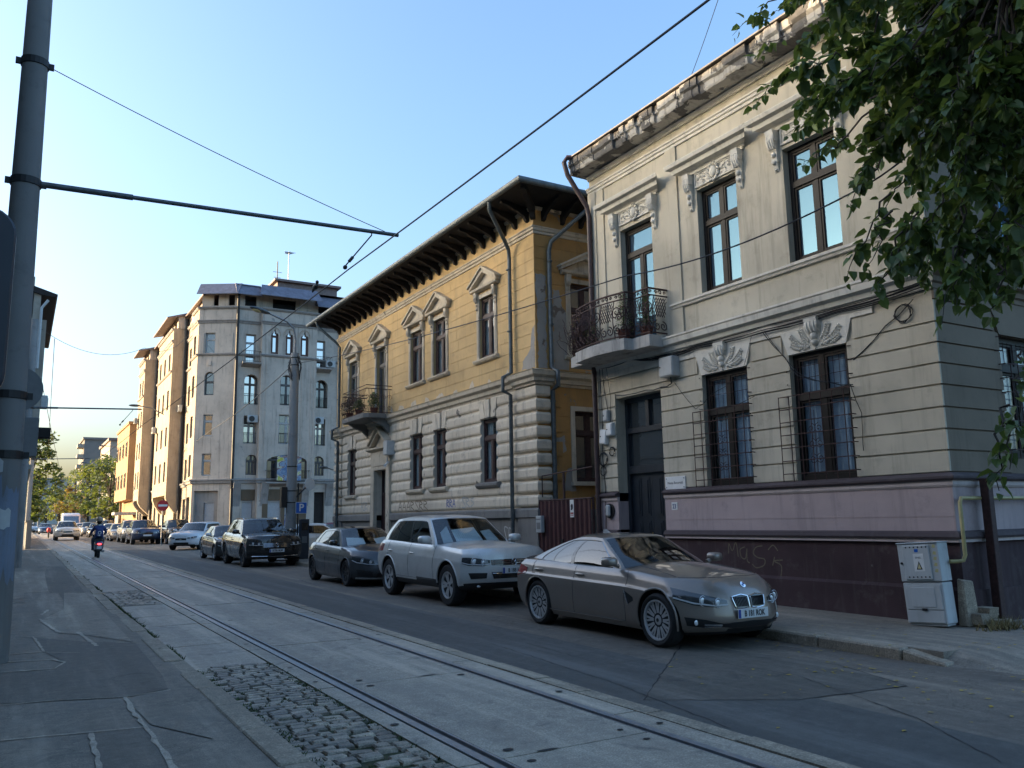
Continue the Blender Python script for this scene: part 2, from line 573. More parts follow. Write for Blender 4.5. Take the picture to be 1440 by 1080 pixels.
sheet('ground', rect(-900, 900, -200, 1500), -0.06, M['soil'])
sheet('road', rect(4.6, 8.9, -25, 420), 0.0, M['asphalt'])
sheet('road_lane', [(4.87, -20), (6.35, -20), (6.3, 4), (6.42, 10), (6.3, 18), (6.4, 30), (6.3, 60), (4.87, 60)], 0.003, M['lane'])
sheet('side_street', rect(8.9, 70, 34.6, 66.5), -0.004, M['asphalt'])
sheet('parking_lane', [(8.9, 66.5), (11.6, 66.5), (11.6, 420), (8.9, 420)], -0.004, M['asphalt'])
sheet('driveway', [(8.9, -25), (40, -25), (40, 6.84), (11.0, 6.84), (8.9, 6.84)], -0.004, M['asphalt'])
sheet('yard', rect(11.62, 40, 2.0, 6.84), 0.014, M['soil'])
sheet('pavement', rect(11.29, 12.6, 5.75, 6.84), 0.121, M['sidewalk'])
sheet('road_patch', [(G(905, 985).x, G(905, 985).y), (G(960, 905).x, G(960, 905).y), (G(1180, 935).x, G(1180, 935).y), (G(1275, 965).x, G(1275, 965).y), (G(1120, 985).x, G(1120, 985).y)], 0.004, M['asphalt_patch'])
# track bed: precast slabs with tight joints, narrow slabs outside each rail
mb = MB()
Y0 = 5.28 - 3.05 * 5
for k in range(48):
    ya = Y0 + 3.05 * k + 0.012; yb = ya + 3.05 - 0.024
    dz = random.uniform(-0.003, 0.003)
    for (x0, x1) in ((3.005, 4.285),):
        p = [(x0, ya), (x1, ya), (x1, yb), (x0, yb)]
        mb.hexa([(x, y, gz(y, -0.05)) for x, y in p] + [(x, y, gz(y, 0.012 + dz)) for x, y in p])
    for (x0, x1, sh) in ((2.655, 2.83, 0.0), (4.42, 4.655, 0.6)):
        p = [(x0, ya + sh), (x1, ya + sh), (x1, yb + sh), (x0, yb + sh)]
        mb.hexa([(x, y, gz(y, -0.05)) for x, y in p] + [(x, y, gz(y, 0.008 - dz)) for x, y in p])
mb.build('track_slabs', M['concrete'], weld=False)['kind'] = 'structure'
# left side strip: concrete slabs where the setts are gone
mb = MB()
for (ya, yb) in ((10.2, 12.1), (12.13, 14.6), (14.63, 16.1), (16.13, 18.3), (22.3, 25.5), (25.53, 29), (29.03, 33), (33.05, 40), (40.05, 60), (60.05, 90), (90.05, 135)):
    p = [(1.83, ya), (2.635, ya), (2.635, yb), (1.83, yb)]
    mb.hexa([(x, y, gz(y, -0.05)) for x, y in p] + [(x, y, gz(y, 0.004 + random.uniform(-.004, .004))) for x, y in p])
mb.build('edge_slabs', M['concrete'])['kind'] = 'structure'
sheet('joint_bed', rect(1.5, 4.66, -12, 140), -0.012, M['moss'])
# lifting holes and broken corners in the slabs
mb = MB()
for k in range(22):
    y = Y0 + 3.05 * k
    for x, dy in ((3.14, 0.16), (3.14, -0.16), (4.15, 0.16), (4.15, -0.16), (2.74, 0.35), (2.74, -0.45), (2.74, 1.3), (4.54, 0.15), (4.54, 1.6)):
        if random.random() < .35: continue
        r = random.uniform(.022, .036)
        cx, cy = x, y + dy
        z = gz(cy, 0.0175)
        pts = [(cx + r * 1.25 * math.cos(2 * PI * i / 9), cy + r * math.sin(2 * PI * i / 9), z) for i in range(9)]
        mb.add(pts, [tuple(range(9))])
    if random.random() < 0.8:
        cx, cy = random.uniform(3.3, 4.0), y
        pts = [(cx + random.uniform(.05, .13) * math.cos(2 * PI * i / 8), cy + random.uniform(.015, .03) * math.sin(2 * PI * i / 8), gz(cy, 0.0178)) for i in range(8)]
        mb.add(pts, [tuple(range(8))])
o = mb.build('lifting_holes', M['tar']); o['kind'] = 'structure'

def rail(xs_head, xs_gr, xs_lip, label):
    t = thing('tram_rail', label, 'tram rail', (0.5 * (xs_head[0] + xs_head[1]), 0, 0), 0, 'tram rails')
    for nm, (x0, x1), top, mt in (('rail_head', xs_head, 0.017, 'rail'), ('groove', xs_gr, -0.008, 'rail_dark'), ('lip', xs_lip, 0.013, 'rail')):
        mb = MB()
        for ya, yb in ((-14, 60), (60, 140)):
            mb.hexa([(x - t.location.x, y, gz(y, -0.06)) for x, y in rect(x0, x1, ya, yb)] + [(x - t.location.x, y, gz(y, top)) for x, y in rect(x0, x1, ya, yb)])
        mb.build(nm, M[mt], t)
rail((2.845, 2.915), (2.915, 2.975), (2.975, 2.998), 'bright tram rail nearer the kerb, running beside the cobbled strip')
rail((4.335, 4.405), (4.295, 4.335), (4.287, 4.295), 'bright tram rail nearer the parked cars, beside a line of flush stones')

# flush stone strip right of the track
mb = MB()
y = -12.0
while y < 110:
    L = 1.02 if random.random() < .8 else 0.75
    j = random.uniform(-.006, .006)
    p = rect(4.675 + j, 4.855 + j, y + .012, y + L - .012)
    mb.hexa([(a, b, gz(b, -0.06)) for a, b in p] + [(a, b, gz(b, 0.014 + j * .6)) for a, b in p])
    y += L
mb.build('edge_stones', M['kerb'])['kind'] = 'structure'

# left kerb: stones that have shifted over the years
def kx(y): return interp([(-14, 1.66), (6, 1.60), (9, 1.575), (17.5, 1.52), (40, 1.6), (140, 1.7)], y)
mb = MB(); y = -13.0
while y < 140:
    L = random.uniform(.85, 1.1) if y < 40 else 4.0
    j = random.uniform(-.012, .012); dz = random.uniform(-.012, .01)
    x0 = kx(y) + j
    p = rect(x0, x0 + 0.215, y + .008, y + L - .008)
    mb.hexa([(a, b, gz(b, -0.1)) for a, b in p] + [(a, b, gz(b, 0.065 + dz)) for a, b in p])
    y += L
mb.build('kerb_stones', M['kerb'], bevel=0.012)['kind'] = 'structure'
sheet('pavement', [(-3, -20), (1.72, -20), (1.65, 6), (1.63, 9), (1.58, 17.5), (1.66, 40), (1.78, 140), (-3, 140)], 0.055, M['sidewalk'])

def gp(px, py): 
    p = G(px, py, 0.055); return (p.x, p.y)
for i, (poly, mt) in enumerate((
        ([(127, 1033), (207, 1024), (222, 1050), (246, 1085), (141, 1085)], 'sidewalk_dark'),
        ([(-30, 948), (75, 944), (92, 932), (62, 917), (52, 897), (120, 903), (190, 905), (228, 950), (236, 969), (175, 981), (-30, 992)], 'sidewalk_dark'),
        ([(66, 797), (90, 797), (112, 824), (136, 857), (90, 862), (89, 845), (82, 834), (69, 834), (62, 812)], 'sidewalk_dark'),
        ([(11, 804), (62, 804), (68, 832), (34, 834), (33, 841), (11, 843)], 'sidewalk_worn'),
        ([(90, 834), (119, 834), (150, 865), (186, 903), (118, 893), (84, 891), (55, 874), (90, 857)], 'sidewalk_worn'),
        ([(176, 983), (236, 972), (262, 998), (300, 1040), (212, 1020)], 'sidewalk'))):
    sheet('pavement_patch', [gp(*p) for p in poly], 0.059 + 0.0006 * i, M[mt])

mb = MB()
def seam(pts, wd):
    pts = [V((*gp(*p), 0)) for p in pts]
    den = []
    for a, b in zip(pts, pts[1:]):
        k = max(2, int((b - a).length / 0.12))
        den += [a.lerp(b, i / k) for i in range(k)]
    den.append(pts[-1])
    L = []; Rr = []
    for i, p in enumerate(den):
        t = (den[min(i + 1, len(den) - 1)] - den[max(i - 1, 0)]).normalized()
        n = V((-t.y, t.x, 0)); q = p + n * random.uniform(-.012, .012)
        ww = wd * random.uniform(.45, 1.25)
        L.append(q + n * ww); Rr.append(q - n * ww)
    vs = [(p.x, p.y, gz(p.y, 0.0632)) for p in L + Rr]
    k = len(den)
    mb.add(vs, [(i, i + 1, k + i + 1, k + i) for i in range(k - 1)])
for pts, wd in (([(-20, 994), (90, 985), (175, 981), (240, 971)], .011), ([(175, 981), (197, 1015), (207, 1027), (230, 1060), (250, 1090)], .024),
                ([(-20, 1044), (125, 1031), (207, 1023)], .012), ([(127, 1032), (144, 1090)], .024), ([(-10, 947), (77, 941), (90, 932), (75, 928), (5, 932)], .02),
                ([(10, 921), (62, 917), (47, 896), (30, 896)], .018), ([(62, 918), (112, 919)], .012), ([(55, 871), (82, 890)], .03), ([(110, 889), (135, 909)], .03), ([(58, 865), (68, 858)], .03), ([(12, 848), (38, 847)], .05)):
    seam(pts, wd)
mb.build('pavement_seams', M['seam'], fix=False)['kind'] = 'structure'

def tar_line(pts, wd, z):
    P_ = [V((G(*p).x, G(*p).y, 0)) for p in pts]; den = []
    for a, b in zip(P_, P_[1:]):
        k = max(2, int((b - a).length / .1)); den += [a.lerp(b, i / k) + V((random.gauss(0, .008), random.gauss(0, .008), 0)) for i in range(k)]
    L = []; Q = []
    for i, p in enumerate(den):
        t = (den[min(i + 1, len(den) - 1)] - den[max(i - 1, 0)]).normalized(); n = V((-t.y, t.x, 0)) * wd * random.uniform(.3, 1.3)
        L.append(p + n); Q.append(p - n)
    k = len(den); mb.add([(p.x, p.y, gz(p.y, z)) for p in L + Q], [(i, i + 1, k + i + 1, k + i) for i in range(k - 1)])
mb = MB()
for pts in ([(905, 985), (960, 905)], [(905, 985), (1120, 985), (1275, 965), (1180, 935)], [(560, 872), (690, 905), (860, 960), (1040, 1030)], [(420, 815), (520, 850), (640, 872)], [(1000, 930), (1120, 950), (1290, 1010), (1420, 1080)], [(740, 905), (850, 935), (930, 925)]):
    tar_line(pts, .007, .0052)
mb.build('road_cracks', M['tar'], fix=False)['kind'] = 'structure'
# setts
mb = MB()
def sett(cx, cy, lx, ly, z):
    h = 0.05
    a = random.uniform(-.08, .08)
    ca, sa = math.cos(a), math.sin(a)
    vs = []
    tx_, ty_ = random.uniform(-.03, .03), random.uniform(-.035, .035)
    for f, zz in ((1.0, -h), (1.0, -0.013), (0.70, 0.0)):
        for sx, sy in ((-1, -1), (1, -1), (1, 1), (-1, 1)):
            x = sx * lx / 2 * (f if f == 1 else 1 - (1 - f) * .06 / lx) ; yy = sy * ly / 2 * (f if f == 1 else 1 - (1 - f) * .05 / ly * 1.3)
            x += random.uniform(-.006, .006); yy += random.uniform(-.006, .006)
            vs.append((cx + x * ca - yy * sa, cy + x * sa + yy * ca, gz(cy, z + zz) + (x * tx_ + yy * ty_ + random.uniform(-.003, .003) if f < 1 else 0)))
    fs = [(8, 9, 10, 11)]
    for L in (0, 4):
        for i in range(4): fs.append((L + i, L + (i + 1) % 4, L + 4 + (i + 1) % 4, L + 4 + i))
    mb.add(vs, fs)
def setts(y0, y1):
    y = y0
    while y < y1:
        ly = random.uniform(.095, .125)
        x = 1.83 + random.uniform(-.05, .0)
        while x < 2.60:
            lx = random.uniform(.13, .2)
            if x + lx > 2.65: lx = 2.645 - x
            if lx > .06 and random.random() < 0.965:
                sett(x + lx / 2, y + ly / 2 + 0.03 * math.sin(x * 4), lx - .018, ly - .019, 0.012 + 0.012 * noise.noise((x * 2, y * 1.2, 0)) )
            x += lx
        y += ly
setts(2.5, 10.12); setts(18.35, 22.2)
mb.build('cobble_paving', M['cobble'], fix=True)['kind'] = 'structure'
# grass tufts in the joints along the kerb
mb = MB()
def tuft(x, y, z, h, n):
    for _ in range(n):
        a = random.uniform(0, 2 * PI); l = random.uniform(.4, 1) * h
        bx, by = x + random.gauss(0, .02), y + random.gauss(0, .02)
        dx, dy = math.cos(a) * .008, math.sin(a) * .008
        tx, ty = bx + random.gauss(0, l * .5), by + random.gauss(0, l * .5)
        mb.add([(bx - dy, by + dx, z), (bx + dy, by - dx, z), (tx, ty, z + l)], [(0, 1, 2)])
for _ in range(330):
    y = random.uniform(4, 24) if random.random() < .8 else random.uniform(24, 60)
    dens = noise.noise((0, y * .45, 3))
    if dens < -0.05: continue
    tuft(kx(y) + .235 + abs(random.gauss(0, .025)), y, gz(y, .0), .05, 9)
for _ in range(260):
    y = random.uniform(3, 10.1); x = random.choice((2.62, 2.6, 1.9, random.uniform(1.85, 2.6)))
    tuft(x, y, gz(y, 0.0), .03, 5)
M['grass'] = flat('grass', (0.05, 0.075, 0.02), 0.8, var=0.5, vs=3)
tag(mb.build('grass', M['grass'], fix=False), 'thin grass growing in the joints along the left kerb and setts', 'grass', kind='stuff')

# right pavement with kerb
sheet('pavement', [(8.86, 5.75), (11.3, 5.75), (11.3, 34.4), (10.6, 34.5), (10.1, 34.2), (9.4, 33.0), (8.92, 31.0)], 0.125, M['sidewalk'], thick=.16)
mb = MB()
def _ramp(u, v):
    x, y = lin(8.70, 11.8, u), lin(4.75, 5.755, v)
    k = max(0, min(1, (y - 4.8) / .95)) * max(0, min(1, (x - 8.74) / .42)); k = k * k * (3 - 2 * k)
    return (x, y, gz(y, -.006 + .130 * k))
mb.grid(_ramp, 24, 10)
mb.build('pavement_ramp', M['sidewalk'])['kind'] = 'structure'
mb = MB()
def kerb_seg(p0, p1, w_, z0, z1):
    d = (V(p1) - V(p0)).normalized(); n = V((-d.y, d.x))
    a0, a1 = V(p0) + d * .008, V(p1) - d * .008
    b0, b1 = a0 - n * w_, a1 - n * w_
    P = [a0, a1, b1, b0]
    mb.hexa([(p.x, p.y, gz(p.y, -.1)) for p in P] + [(P[0].x, P[0].y, gz(P[0].y, z0)), (P[1].x, P[1].y, gz(P[1].y, z1)), (P[2].x, P[2].y, gz(P[2].y, z1)), (P[3].x, P[3].y, gz(P[3].y, z0))])
y = 6.15
kerb_seg((8.7, 5.62), (8.68, 6.14), .2, .03, .12)
while y < 30.5:
    kerb_seg((8.68 + random.uniform(-.008, .008), y), (8.68, y + 1.15), .2, .13 + random.uniform(-.008, .006), .13)
    y += 1.15
for a, b in (((8.68, 30.6), (9.22, 33.0)), ((9.22, 33.0), (9.95, 34.35)), ((9.95, 34.35), (10.6, 34.7)), ((10.6, 34.7), (11.9, 34.75))):
    kerb_seg(a, b, .2, .13, .13)
mb.build('kerb_stones', M['kerb'], bevel=0.02)['kind'] = 'structure'
# fallen leaves
M['leaf_yellow'] = flat('leaf_yellow', (0.38, 0.27, 0.04), 0.7, var=0.5, vs=2)
mb = MB()
def leaf(x, y, z, s):
    a = random.uniform(0, 2 * PI); ca, sa = math.cos(a), math.sin(a)
    pts = [(-s, 0), (-.3 * s, .55 * s), (.5 * s, .4 * s), (s, 0), (.5 * s, -.4 * s), (-.3 * s, -.55 * s)]
    vs = [(x + px * ca - py * sa, y + px * sa + py * ca, z + .006 + abs(py) * .35 * random.random()) for px, py in pts]
    mb.add(vs, [(0, 1, 2, 3), (0, 3, 4, 5)])
for cx, cy, n, sp in ((8.45, 6.6, 14, .35), (8.5, 7.6, 10, .3), (7.7, 6.2, 20, .28), (7.9, 5.2, 26, .6), (7.2, 4.2, 22, .7), (6.6, 6.2, 10, .8), (9.4, 5.2, 24, .6), (10.2, 5.4, 14, .5), (9.5, 7.5, 6, .6), (8.2, 8.3, 6, .3)):
    for _ in range(n):
        x, y = random.gauss(cx, sp), random.gauss(cy, sp)
        z = gz(y, .13) if (x > 8.7 and y > 5.5) else gz(y, 0.022 if x > 8.7 else .004)
        leaf(x, y, z, random.uniform(.016, .034))
tag(mb.build('fallen_leaves', M['leaf_yellow'], fix=False), 'yellow leaves fallen on the road and kerb under the tree', 'leaves', kind='stuff')
# ------------------------------------------------------------------ helpers for facades
def cut(lo, hi, holes):
    """interval minus holes"""
    segs = [(lo, hi)]
    for a, b in holes:
        nxt = []
        for s, e in segs:
            if b <= s or a >= e: nxt.append((s, e)); continue
            if a > s: nxt.append((s, a))
            if b < e: nxt.append((b, e))
        segs = nxt
    return segs

def wall(mb, fr, a0, a1, z0, z1, ops, o=0.0, depth=0.3, m=None, mrev=None):
    """front skin with rectangular openings and their reveals"""
    xs = sorted({a0, a1} | {x for op in ops for x in op[:2] if a0 < x < a1})
    zs = sorted({z0, z1} | {z for op in ops for z in op[2:4] if z0 < z < z1})
    P = fr.P
    for xa, xb in zip(xs, xs[1:]):
        for za, zb in zip(zs, zs[1:]):
            cx, cz = (xa + xb) / 2, (za + zb) / 2
            if any(q[0] < cx < q[1] and q[2] < cz < q[3] for q in ops): continue
            mb.quad(P(xa, za, o), P(xb, za, o), P(xb, zb, o), P(xa, zb, o), m)
    for q in ops:
        xa, xb, za, zb = q[:4]
        d = o - depth
        r = mrev if mrev is not None else m
        if za > z0: mb.quad(P(xa, za, o), P(xb, za, o), P(xb, za, d), P(xa, za, d), r)
        mb.quad(P(xa, zb, o), P(xb, zb, o), P(xb, zb, d), P(xa, zb, d), r)
        mb.quad(P(xa, za, o), P(xa, zb, o), P(xa, zb, d), P(xa, za, d), r)
        mb.quad(P(xb, za, o), P(xb, zb, o), P(xb, zb, d), P(xb, za, d), r)

def window(parent, fr, a0, a1, z0, z1, o, fm, gm, trans=None, mull=(0.5,), mull_top=(0.5,), fw=0.065, dp=0.06, bars=(), name='window', curtain=None, cl=(0.04, 0.42)):
    """frame mesh with one pane mesh as its child; trans = height of the transom"""
    mb = MB(); pb = MB()
    def leafset(za, zb, mulls):
        xs = [a0 + fw] + [lin(a0 + fw, a1 - fw, t) for t in mulls] + [a1 - fw]
        for t in mulls:
            x = lin(a0 + fw, a1 - fw, t)
            mb.fbox(fr, x - .045, x + .045, za, zb, o - .01, o + dp - .008)
        for xa, xb in zip(xs, xs[1:]):
            ia = xa + (.045 if xa > a0 + fw + 1e-3 else 0); ib = xb - (.045 if xb < a1 - fw - 1e-3 else 0)
            f2 = .04
            mb.fbox(fr, ia + .003, ia + f2, za + .003, zb - .003, o, o + dp - .02); mb.fbox(fr, ib - f2, ib - .003, za + .003, zb - .003, o, o + dp - .02)
            mb.fbox(fr, ia + f2, ib - f2, za + .003, za + f2, o, o + dp - .02); mb.fbox(fr, ia + f2, ib - f2, zb - f2, zb - .003, o, o + dp - .02)
            for bz in bars:
                if za < bz < zb: mb.fbox(fr, ia + f2, ib - f2, bz - .015, bz + .015, o, o + dp - .025)
            pb.fbox(fr, ia + f2 - .01, ib - f2 + .01, za + f2 - .01, zb - f2 + .01, o + .005, o + .013)
    mb.fbox(fr, a0, a0 + fw, z0, z1, o - .02, o + dp); mb.fbox(fr, a1 - fw, a1, z0, z1, o - .02, o + dp)
    mb.fbox(fr, a0 + fw, a1 - fw, z0, z0 + fw, o - .02, o + dp); mb.fbox(fr, a0 + fw, a1 - fw, z1 - fw, z1, o - .02, o + dp)
    if trans:
        mb.fbox(fr, a0 + fw, a1 - fw, trans - .05, trans + .05, o - .02, o + dp + .012)
        leafset(z0 + fw, trans - .05, mull); leafset(trans + .05, z1 - fw, mull_top)
    else:
        leafset(z0 + fw, z1 - fw, mull)
    w_ = mb.build(name, fm, parent)
    pb.build('pane', gm, w_)
    if curtain is not None:
        cb = MB()
        rnd = random.Random(int(a0 * 977 + z0 * 31))
        for s in (0, 1):
            wdt = (a1 - a0) * rnd.uniform(*cl)
            xa = a0 + fw if s == 0 else a1 - fw - wdt
            n = max(6, int(wdt / .035))
            vs = []
            for i in range(n + 1):
                x = xa + wdt * i / n
                oo = o - .05 + .025 * math.sin(i * 1.7 + rnd.random())
                vs += [fr.P(x, z0 + .03, oo), fr.P(x, z1 - .03, oo)]
            cb.add(vs, [(2 * i, 2 * i + 2, 2 * i + 3, 2 * i + 1) for i in range(n)])
        cb.build('curtain', curtain, w_, smooth=True, fix=False)
    return w_

def scroll(mb, fr, c, r0, turns, a0, sgn, o, th, n=26, grow=1.0):
    """flat iron spiral in the plane of the frame"""
    pts = []
    for i in range(n + 1):
        t = i / n
        a = a0 + sgn * turns * 2 * PI * t
        r = r0 * (1 - .85 * t)
        pts.append(fr.P(c[0] + r * math.cos(a), c[1] + r * math.sin(a), o))
    mb.tube(pts, th, 4)

def relief(mb, fr, a0, a1, z0, z1, o, n, seed, size=0.03):
    """modelled leaves and buds in a stucco panel"""
    rnd = random.Random(seed)
    for i in range(n):
        t = (i + .5) / n
        a = lin(a0, a1, t); z = (z0 + z1) / 2 + (z1 - z0) * .22 * math.sin(t * 21)
        for k in range(3):
            ang = rnd.uniform(0, 2 * PI)
            p = fr.P(a + math.cos(ang) * size * .7, z + math.sin(ang) * (z1 - z0) * .25, o)
            q = fr.P(a + math.cos(ang) * size * 1.7, z + math.sin(ang) * (z1 - z0) * .42, o + .012)
            mb.tube([p, q], [size * .42, size * .16], 5)
        mb.ball(fr.P(a, z, o + .006), (size * .55,) * 3, 6, 4)

def console(mb, fr, a, z0, z1, wd, out):
    """scrolled bracket: volute on top, tapering leaf drop below"""
    h = z1 - z0
    prof = [(0, z1), (out, z1), (out, z1 - .07 * h), (out * .92, z1 - .12 * h)]
    for i in range(9):
        t = i / 8
        prof.append((out * (.95 - .3 * t + .18 * math.sin(t * PI)), z1 - h * (.14 + .3 * t)))
    prof += [(out * .42, z1 - h * .5), (out * .36, z1 - h * .62), (out * .46, z1 - h * .74), (out * .25, z1 - h * .9), (out * .05, z0), (0, z0)]
    k = len(prof)
    n = k
    vs = []
    for s in (-1, 1):
        for o_, z in prof:
            t = (z1 - z) / h
            w_ = wd / 2 * (1 - .12 * max(0, t - .1)) if t < .5 else wd / 2 * (.82 - .55 * (t - .5))
            vs.append(fr.P(a + s * w_, z, o_))
    mb.add(vs, [tuple(range(n - 1, -1, -1)), tuple(range(n, 2 * n))] + [(i, (i + 1) % n, n + (i + 1) % n, n + i) for i in range(n)])
    for s in (-1, 1):
        c = fr.P(a + s * wd * .5, z1 - .22 * h, out * .62)
        mb.tube([c - fr.A * .012, c + fr.A * .012], [out * .33] * 2, 10)
        c = fr.P(a + s * wd * .36, z1 - .74 * h, out * .22)
        mb.tube([c - fr.A * .012, c + fr.A * .012], [out * .2] * 2, 8)
    for s in (-.28, 0, .28):
        mb.tube([fr.P(a + s * wd, z1 - .13 * h, out * .93), fr.P(a + s * wd, z1 - .3 * h, out * .97), fr.P(a + s * wd, z1 - .45 * h, out * .72)], wd * .1, 5)
    mb.ball(fr.P(a, z1 - .6 * h, out * .45), wd * .3, 7, 5); mb.ball(fr.P(a, z1 - .78 * h, out * .42), wd * .26, 7, 5)
    mb.ball(fr.P(a, z1 - .95 * h, out * .2), wd * .16, 6, 4)

def branch_wire(pts, r=0.006, sag=0.0, n=14):
    out = []
    for a, b in zip(pts, pts[1:]):
        a, b = V(a), V(b)
        for i in range(n):
            t = i / n
            p = a.lerp(b, t); p.z -= sag * 4 * t * (1 - t)
            out.append(p)
    out.append(V(pts[-1]))
    return out
# ------------------------------------------------------------------ pale two-storey house
XB = 11.1
FB = Fr((XB, 0, 0), (0, 1, 0), (-1, 0, 0))
FS = Fr((XB, 6.85, 0), (1, 0, 0), (0, -1, 0))
M['beige'] = plaster('beige', (0.506, 0.458, 0.362), dirt=(0.20, 0.175, 0.135), dirt_amt=0.5, streak=0.6, hue=0.13)
M['beige_side_shaded'] = plaster('beige_side_shaded', (0.22, 0.175, 0.13), dirt=(0.10, 0.08, 0.06), dirt_amt=0.5, streak=0.5)  # tree shade put into the brown of the dirty side wall and its mouldings
M['stucco'] = plaster('stucco', (0.629, 0.598, 0.525), dirt=(0.18, 0.165, 0.15), dirt_amt=0.5, streak=0.55, hue=0.07)
M['old_cornice'] = plaster('old_cornice', (0.44, 0.42, 0.385), dirt=(0.10, 0.095, 0.088), dirt_amt=0.7, patch=(0.15, 0.145, 0.14), patch_lo=0.49, streak=0.9, bmp=0.8)
M['pink'] = plaster('pink', (0.449, 0.355, 0.348), dirt=(0.20, 0.17, 0.17), dirt_amt=0.5, streak=0.55, hue=0.1, patch=(0.33, 0.30, 0.28), patch_lo=0.715)
M['pink_pale'] = plaster('pink_pale', (0.536, 0.452, 0.428), dirt=(0.2, 0.17, 0.17), dirt_amt=0.35, hue=0.06)
M['aubergine'] = plaster('aubergine', (0.068, 0.042, 0.046), dirt=(0.15, 0.13, 0.12), dirt_amt=0.55, streak=0.4, hue=0.2, patch=(0.16, 0.14, 0.13), patch_lo=0.70)
M['aubergine_trim'] = plaster('aubergine_trim', (0.085, 0.066, 0.07), dirt=(0.16, 0.14, 0.13), dirt_amt=0.35, hue=0.1)
M['dark_frame'] = flat('dark_frame', (0.012, 0.010, 0.0095), 0.5, spec=.25, var=0.25)
M['door_paint'] = flat('door_paint', (0.020, 0.026, 0.034), 0.35, var=0.25, vs=4)
M['sky_glass'] = glass_mat('sky_glass', (0.05, 0.08, 0.11), 0.01, refl=(.33, .66, 1.0), wob=0.02, fk=1.3)
M['dim_glass'] = clear_glass('dim_glass', (0.93, 0.97, 1.0), 0.03)
M['door_glass'] = glass_mat('door_glass', (0.03, 0.035, 0.04), 0.04)
M['curtain'] = flat('curtain', (0.31, 0.38, 0.44), 0.9, var=0.15)
M['room'] = flat('room', (0.02, 0.022, 0.026), 0.95)
M['balcony_slab'] = plaster('balcony_slab', (0.450, 0.431, 0.400), dirt=(0.09, 0.085, 0.08), dirt_amt=0.75, streak=1.0, bmp=0.4)

bh = thing('stucco_house', 'pale beige two-storey stucco house with a pink band and dark plinth, nearest on the right', 'house', (XB, 6.85, 0.16))
_B0 = V(bh.location)
def bld(mb, name, mat, par=None, **k):
    return mb.build(name, mat, par or bh, **k)
Aend = 15.0
LW = [(10.41, 11.56, 2.22, 4.33), (8.31, 9.46, 2.22, 4.34)]
DOOR = (12.76, 14.27, 0.1, 4.24)
UW = [(12.84, 13.90, 5.30, 7.96), (10.42, 11.46, 5.93, 8.02), (8.24, 9.31, 5.93, 7.99)]
SW = [(1.55, 2.75, 2.45, 4.32), (4.6, 5.8, 2.45, 4.32)]
SU = [(1.75, 2.8, 5.95, 8.0), (4.7, 5.7, 5.95, 8.0)]
# wall skins
mb = MB()
wall(mb, FB, 6.85, Aend, 2.2, 5.0, LW + [(DOOR[0], DOOR[1], 2.2, DOOR[3])], 0, .36, 0)
wall(mb, FB, 6.85, Aend, 5.0, 9.62, UW, 0, .26, 0)
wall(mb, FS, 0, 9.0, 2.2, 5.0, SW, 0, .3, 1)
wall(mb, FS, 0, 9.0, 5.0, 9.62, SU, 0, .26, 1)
# rusticated courses
zc = [2.225, 2.53, 2.83, 3.14, 3.46, 3.77, 4.07, 4.37, 4.70]
for z0, z1 in zip(zc, zc[1:]):
    za, zb = z0 + .014, z1 - .014
    holes = [(a, b) for a, b, c, d in LW + [DOOR] if c < zb and d > za]
    if za > 4.3: holes += [(10.30, 11.68), (8.18, 9.60)]
    for s, e in cut(6.85 - .03, Aend, holes):
        if e - s > .05: mb.fbox(FB, s, e, za, zb, .0005, .032, 0)
    holes = [(a, b) for a, b, c, d in SW if c < zb and d > za]
    if za > 4.3: holes += [(1.45, 2.85)]
    for s, e in cut(0.0, 9.0, holes):
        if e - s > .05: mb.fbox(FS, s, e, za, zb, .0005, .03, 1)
# piers and recessed field between storeys
for a, b in ((6.85 - .04, 7.75), (11.98, 12.5), (14.2, Aend)):
    mb.fbox(FB, a, b, 5.24, 5.78, .0005, .04, 0)
mb.fbox(FB, 11.98, 12.3, 5.9, 9.18, .0005, .035, 0); mb.fbox(FB, 14.45, Aend, 5.3, 9.18, .0005, .03, 0)
mb.fbox(FB, 14.72, Aend, 5.3, 9.18, .03, .055, 0)
mb.fbox(FB, 6.85 - .03, 7.35, 5.9, 9.18, .0005, .03, 0)
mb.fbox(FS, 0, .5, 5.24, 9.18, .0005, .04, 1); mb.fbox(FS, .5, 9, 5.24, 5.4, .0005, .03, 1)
bld(mb, 'wall', [M['beige'], M['beige_side_shaded']])
# dark rooms behind the openings and the body of the house
mb = MB()
mb.box(XB + .42, 20.1, 7.3, Aend - .02, 0.0, 9.6)
bld(mb, 'room_core', M['room'])
mb = MB()
mb.box(XB + .02, 20.1, Aend - .02, Aend, 0, 9.6); mb.box(20.1, 20.3, 6.9, Aend, 0, 9.6)
bld(mb, 'party_wall', M['beige'])
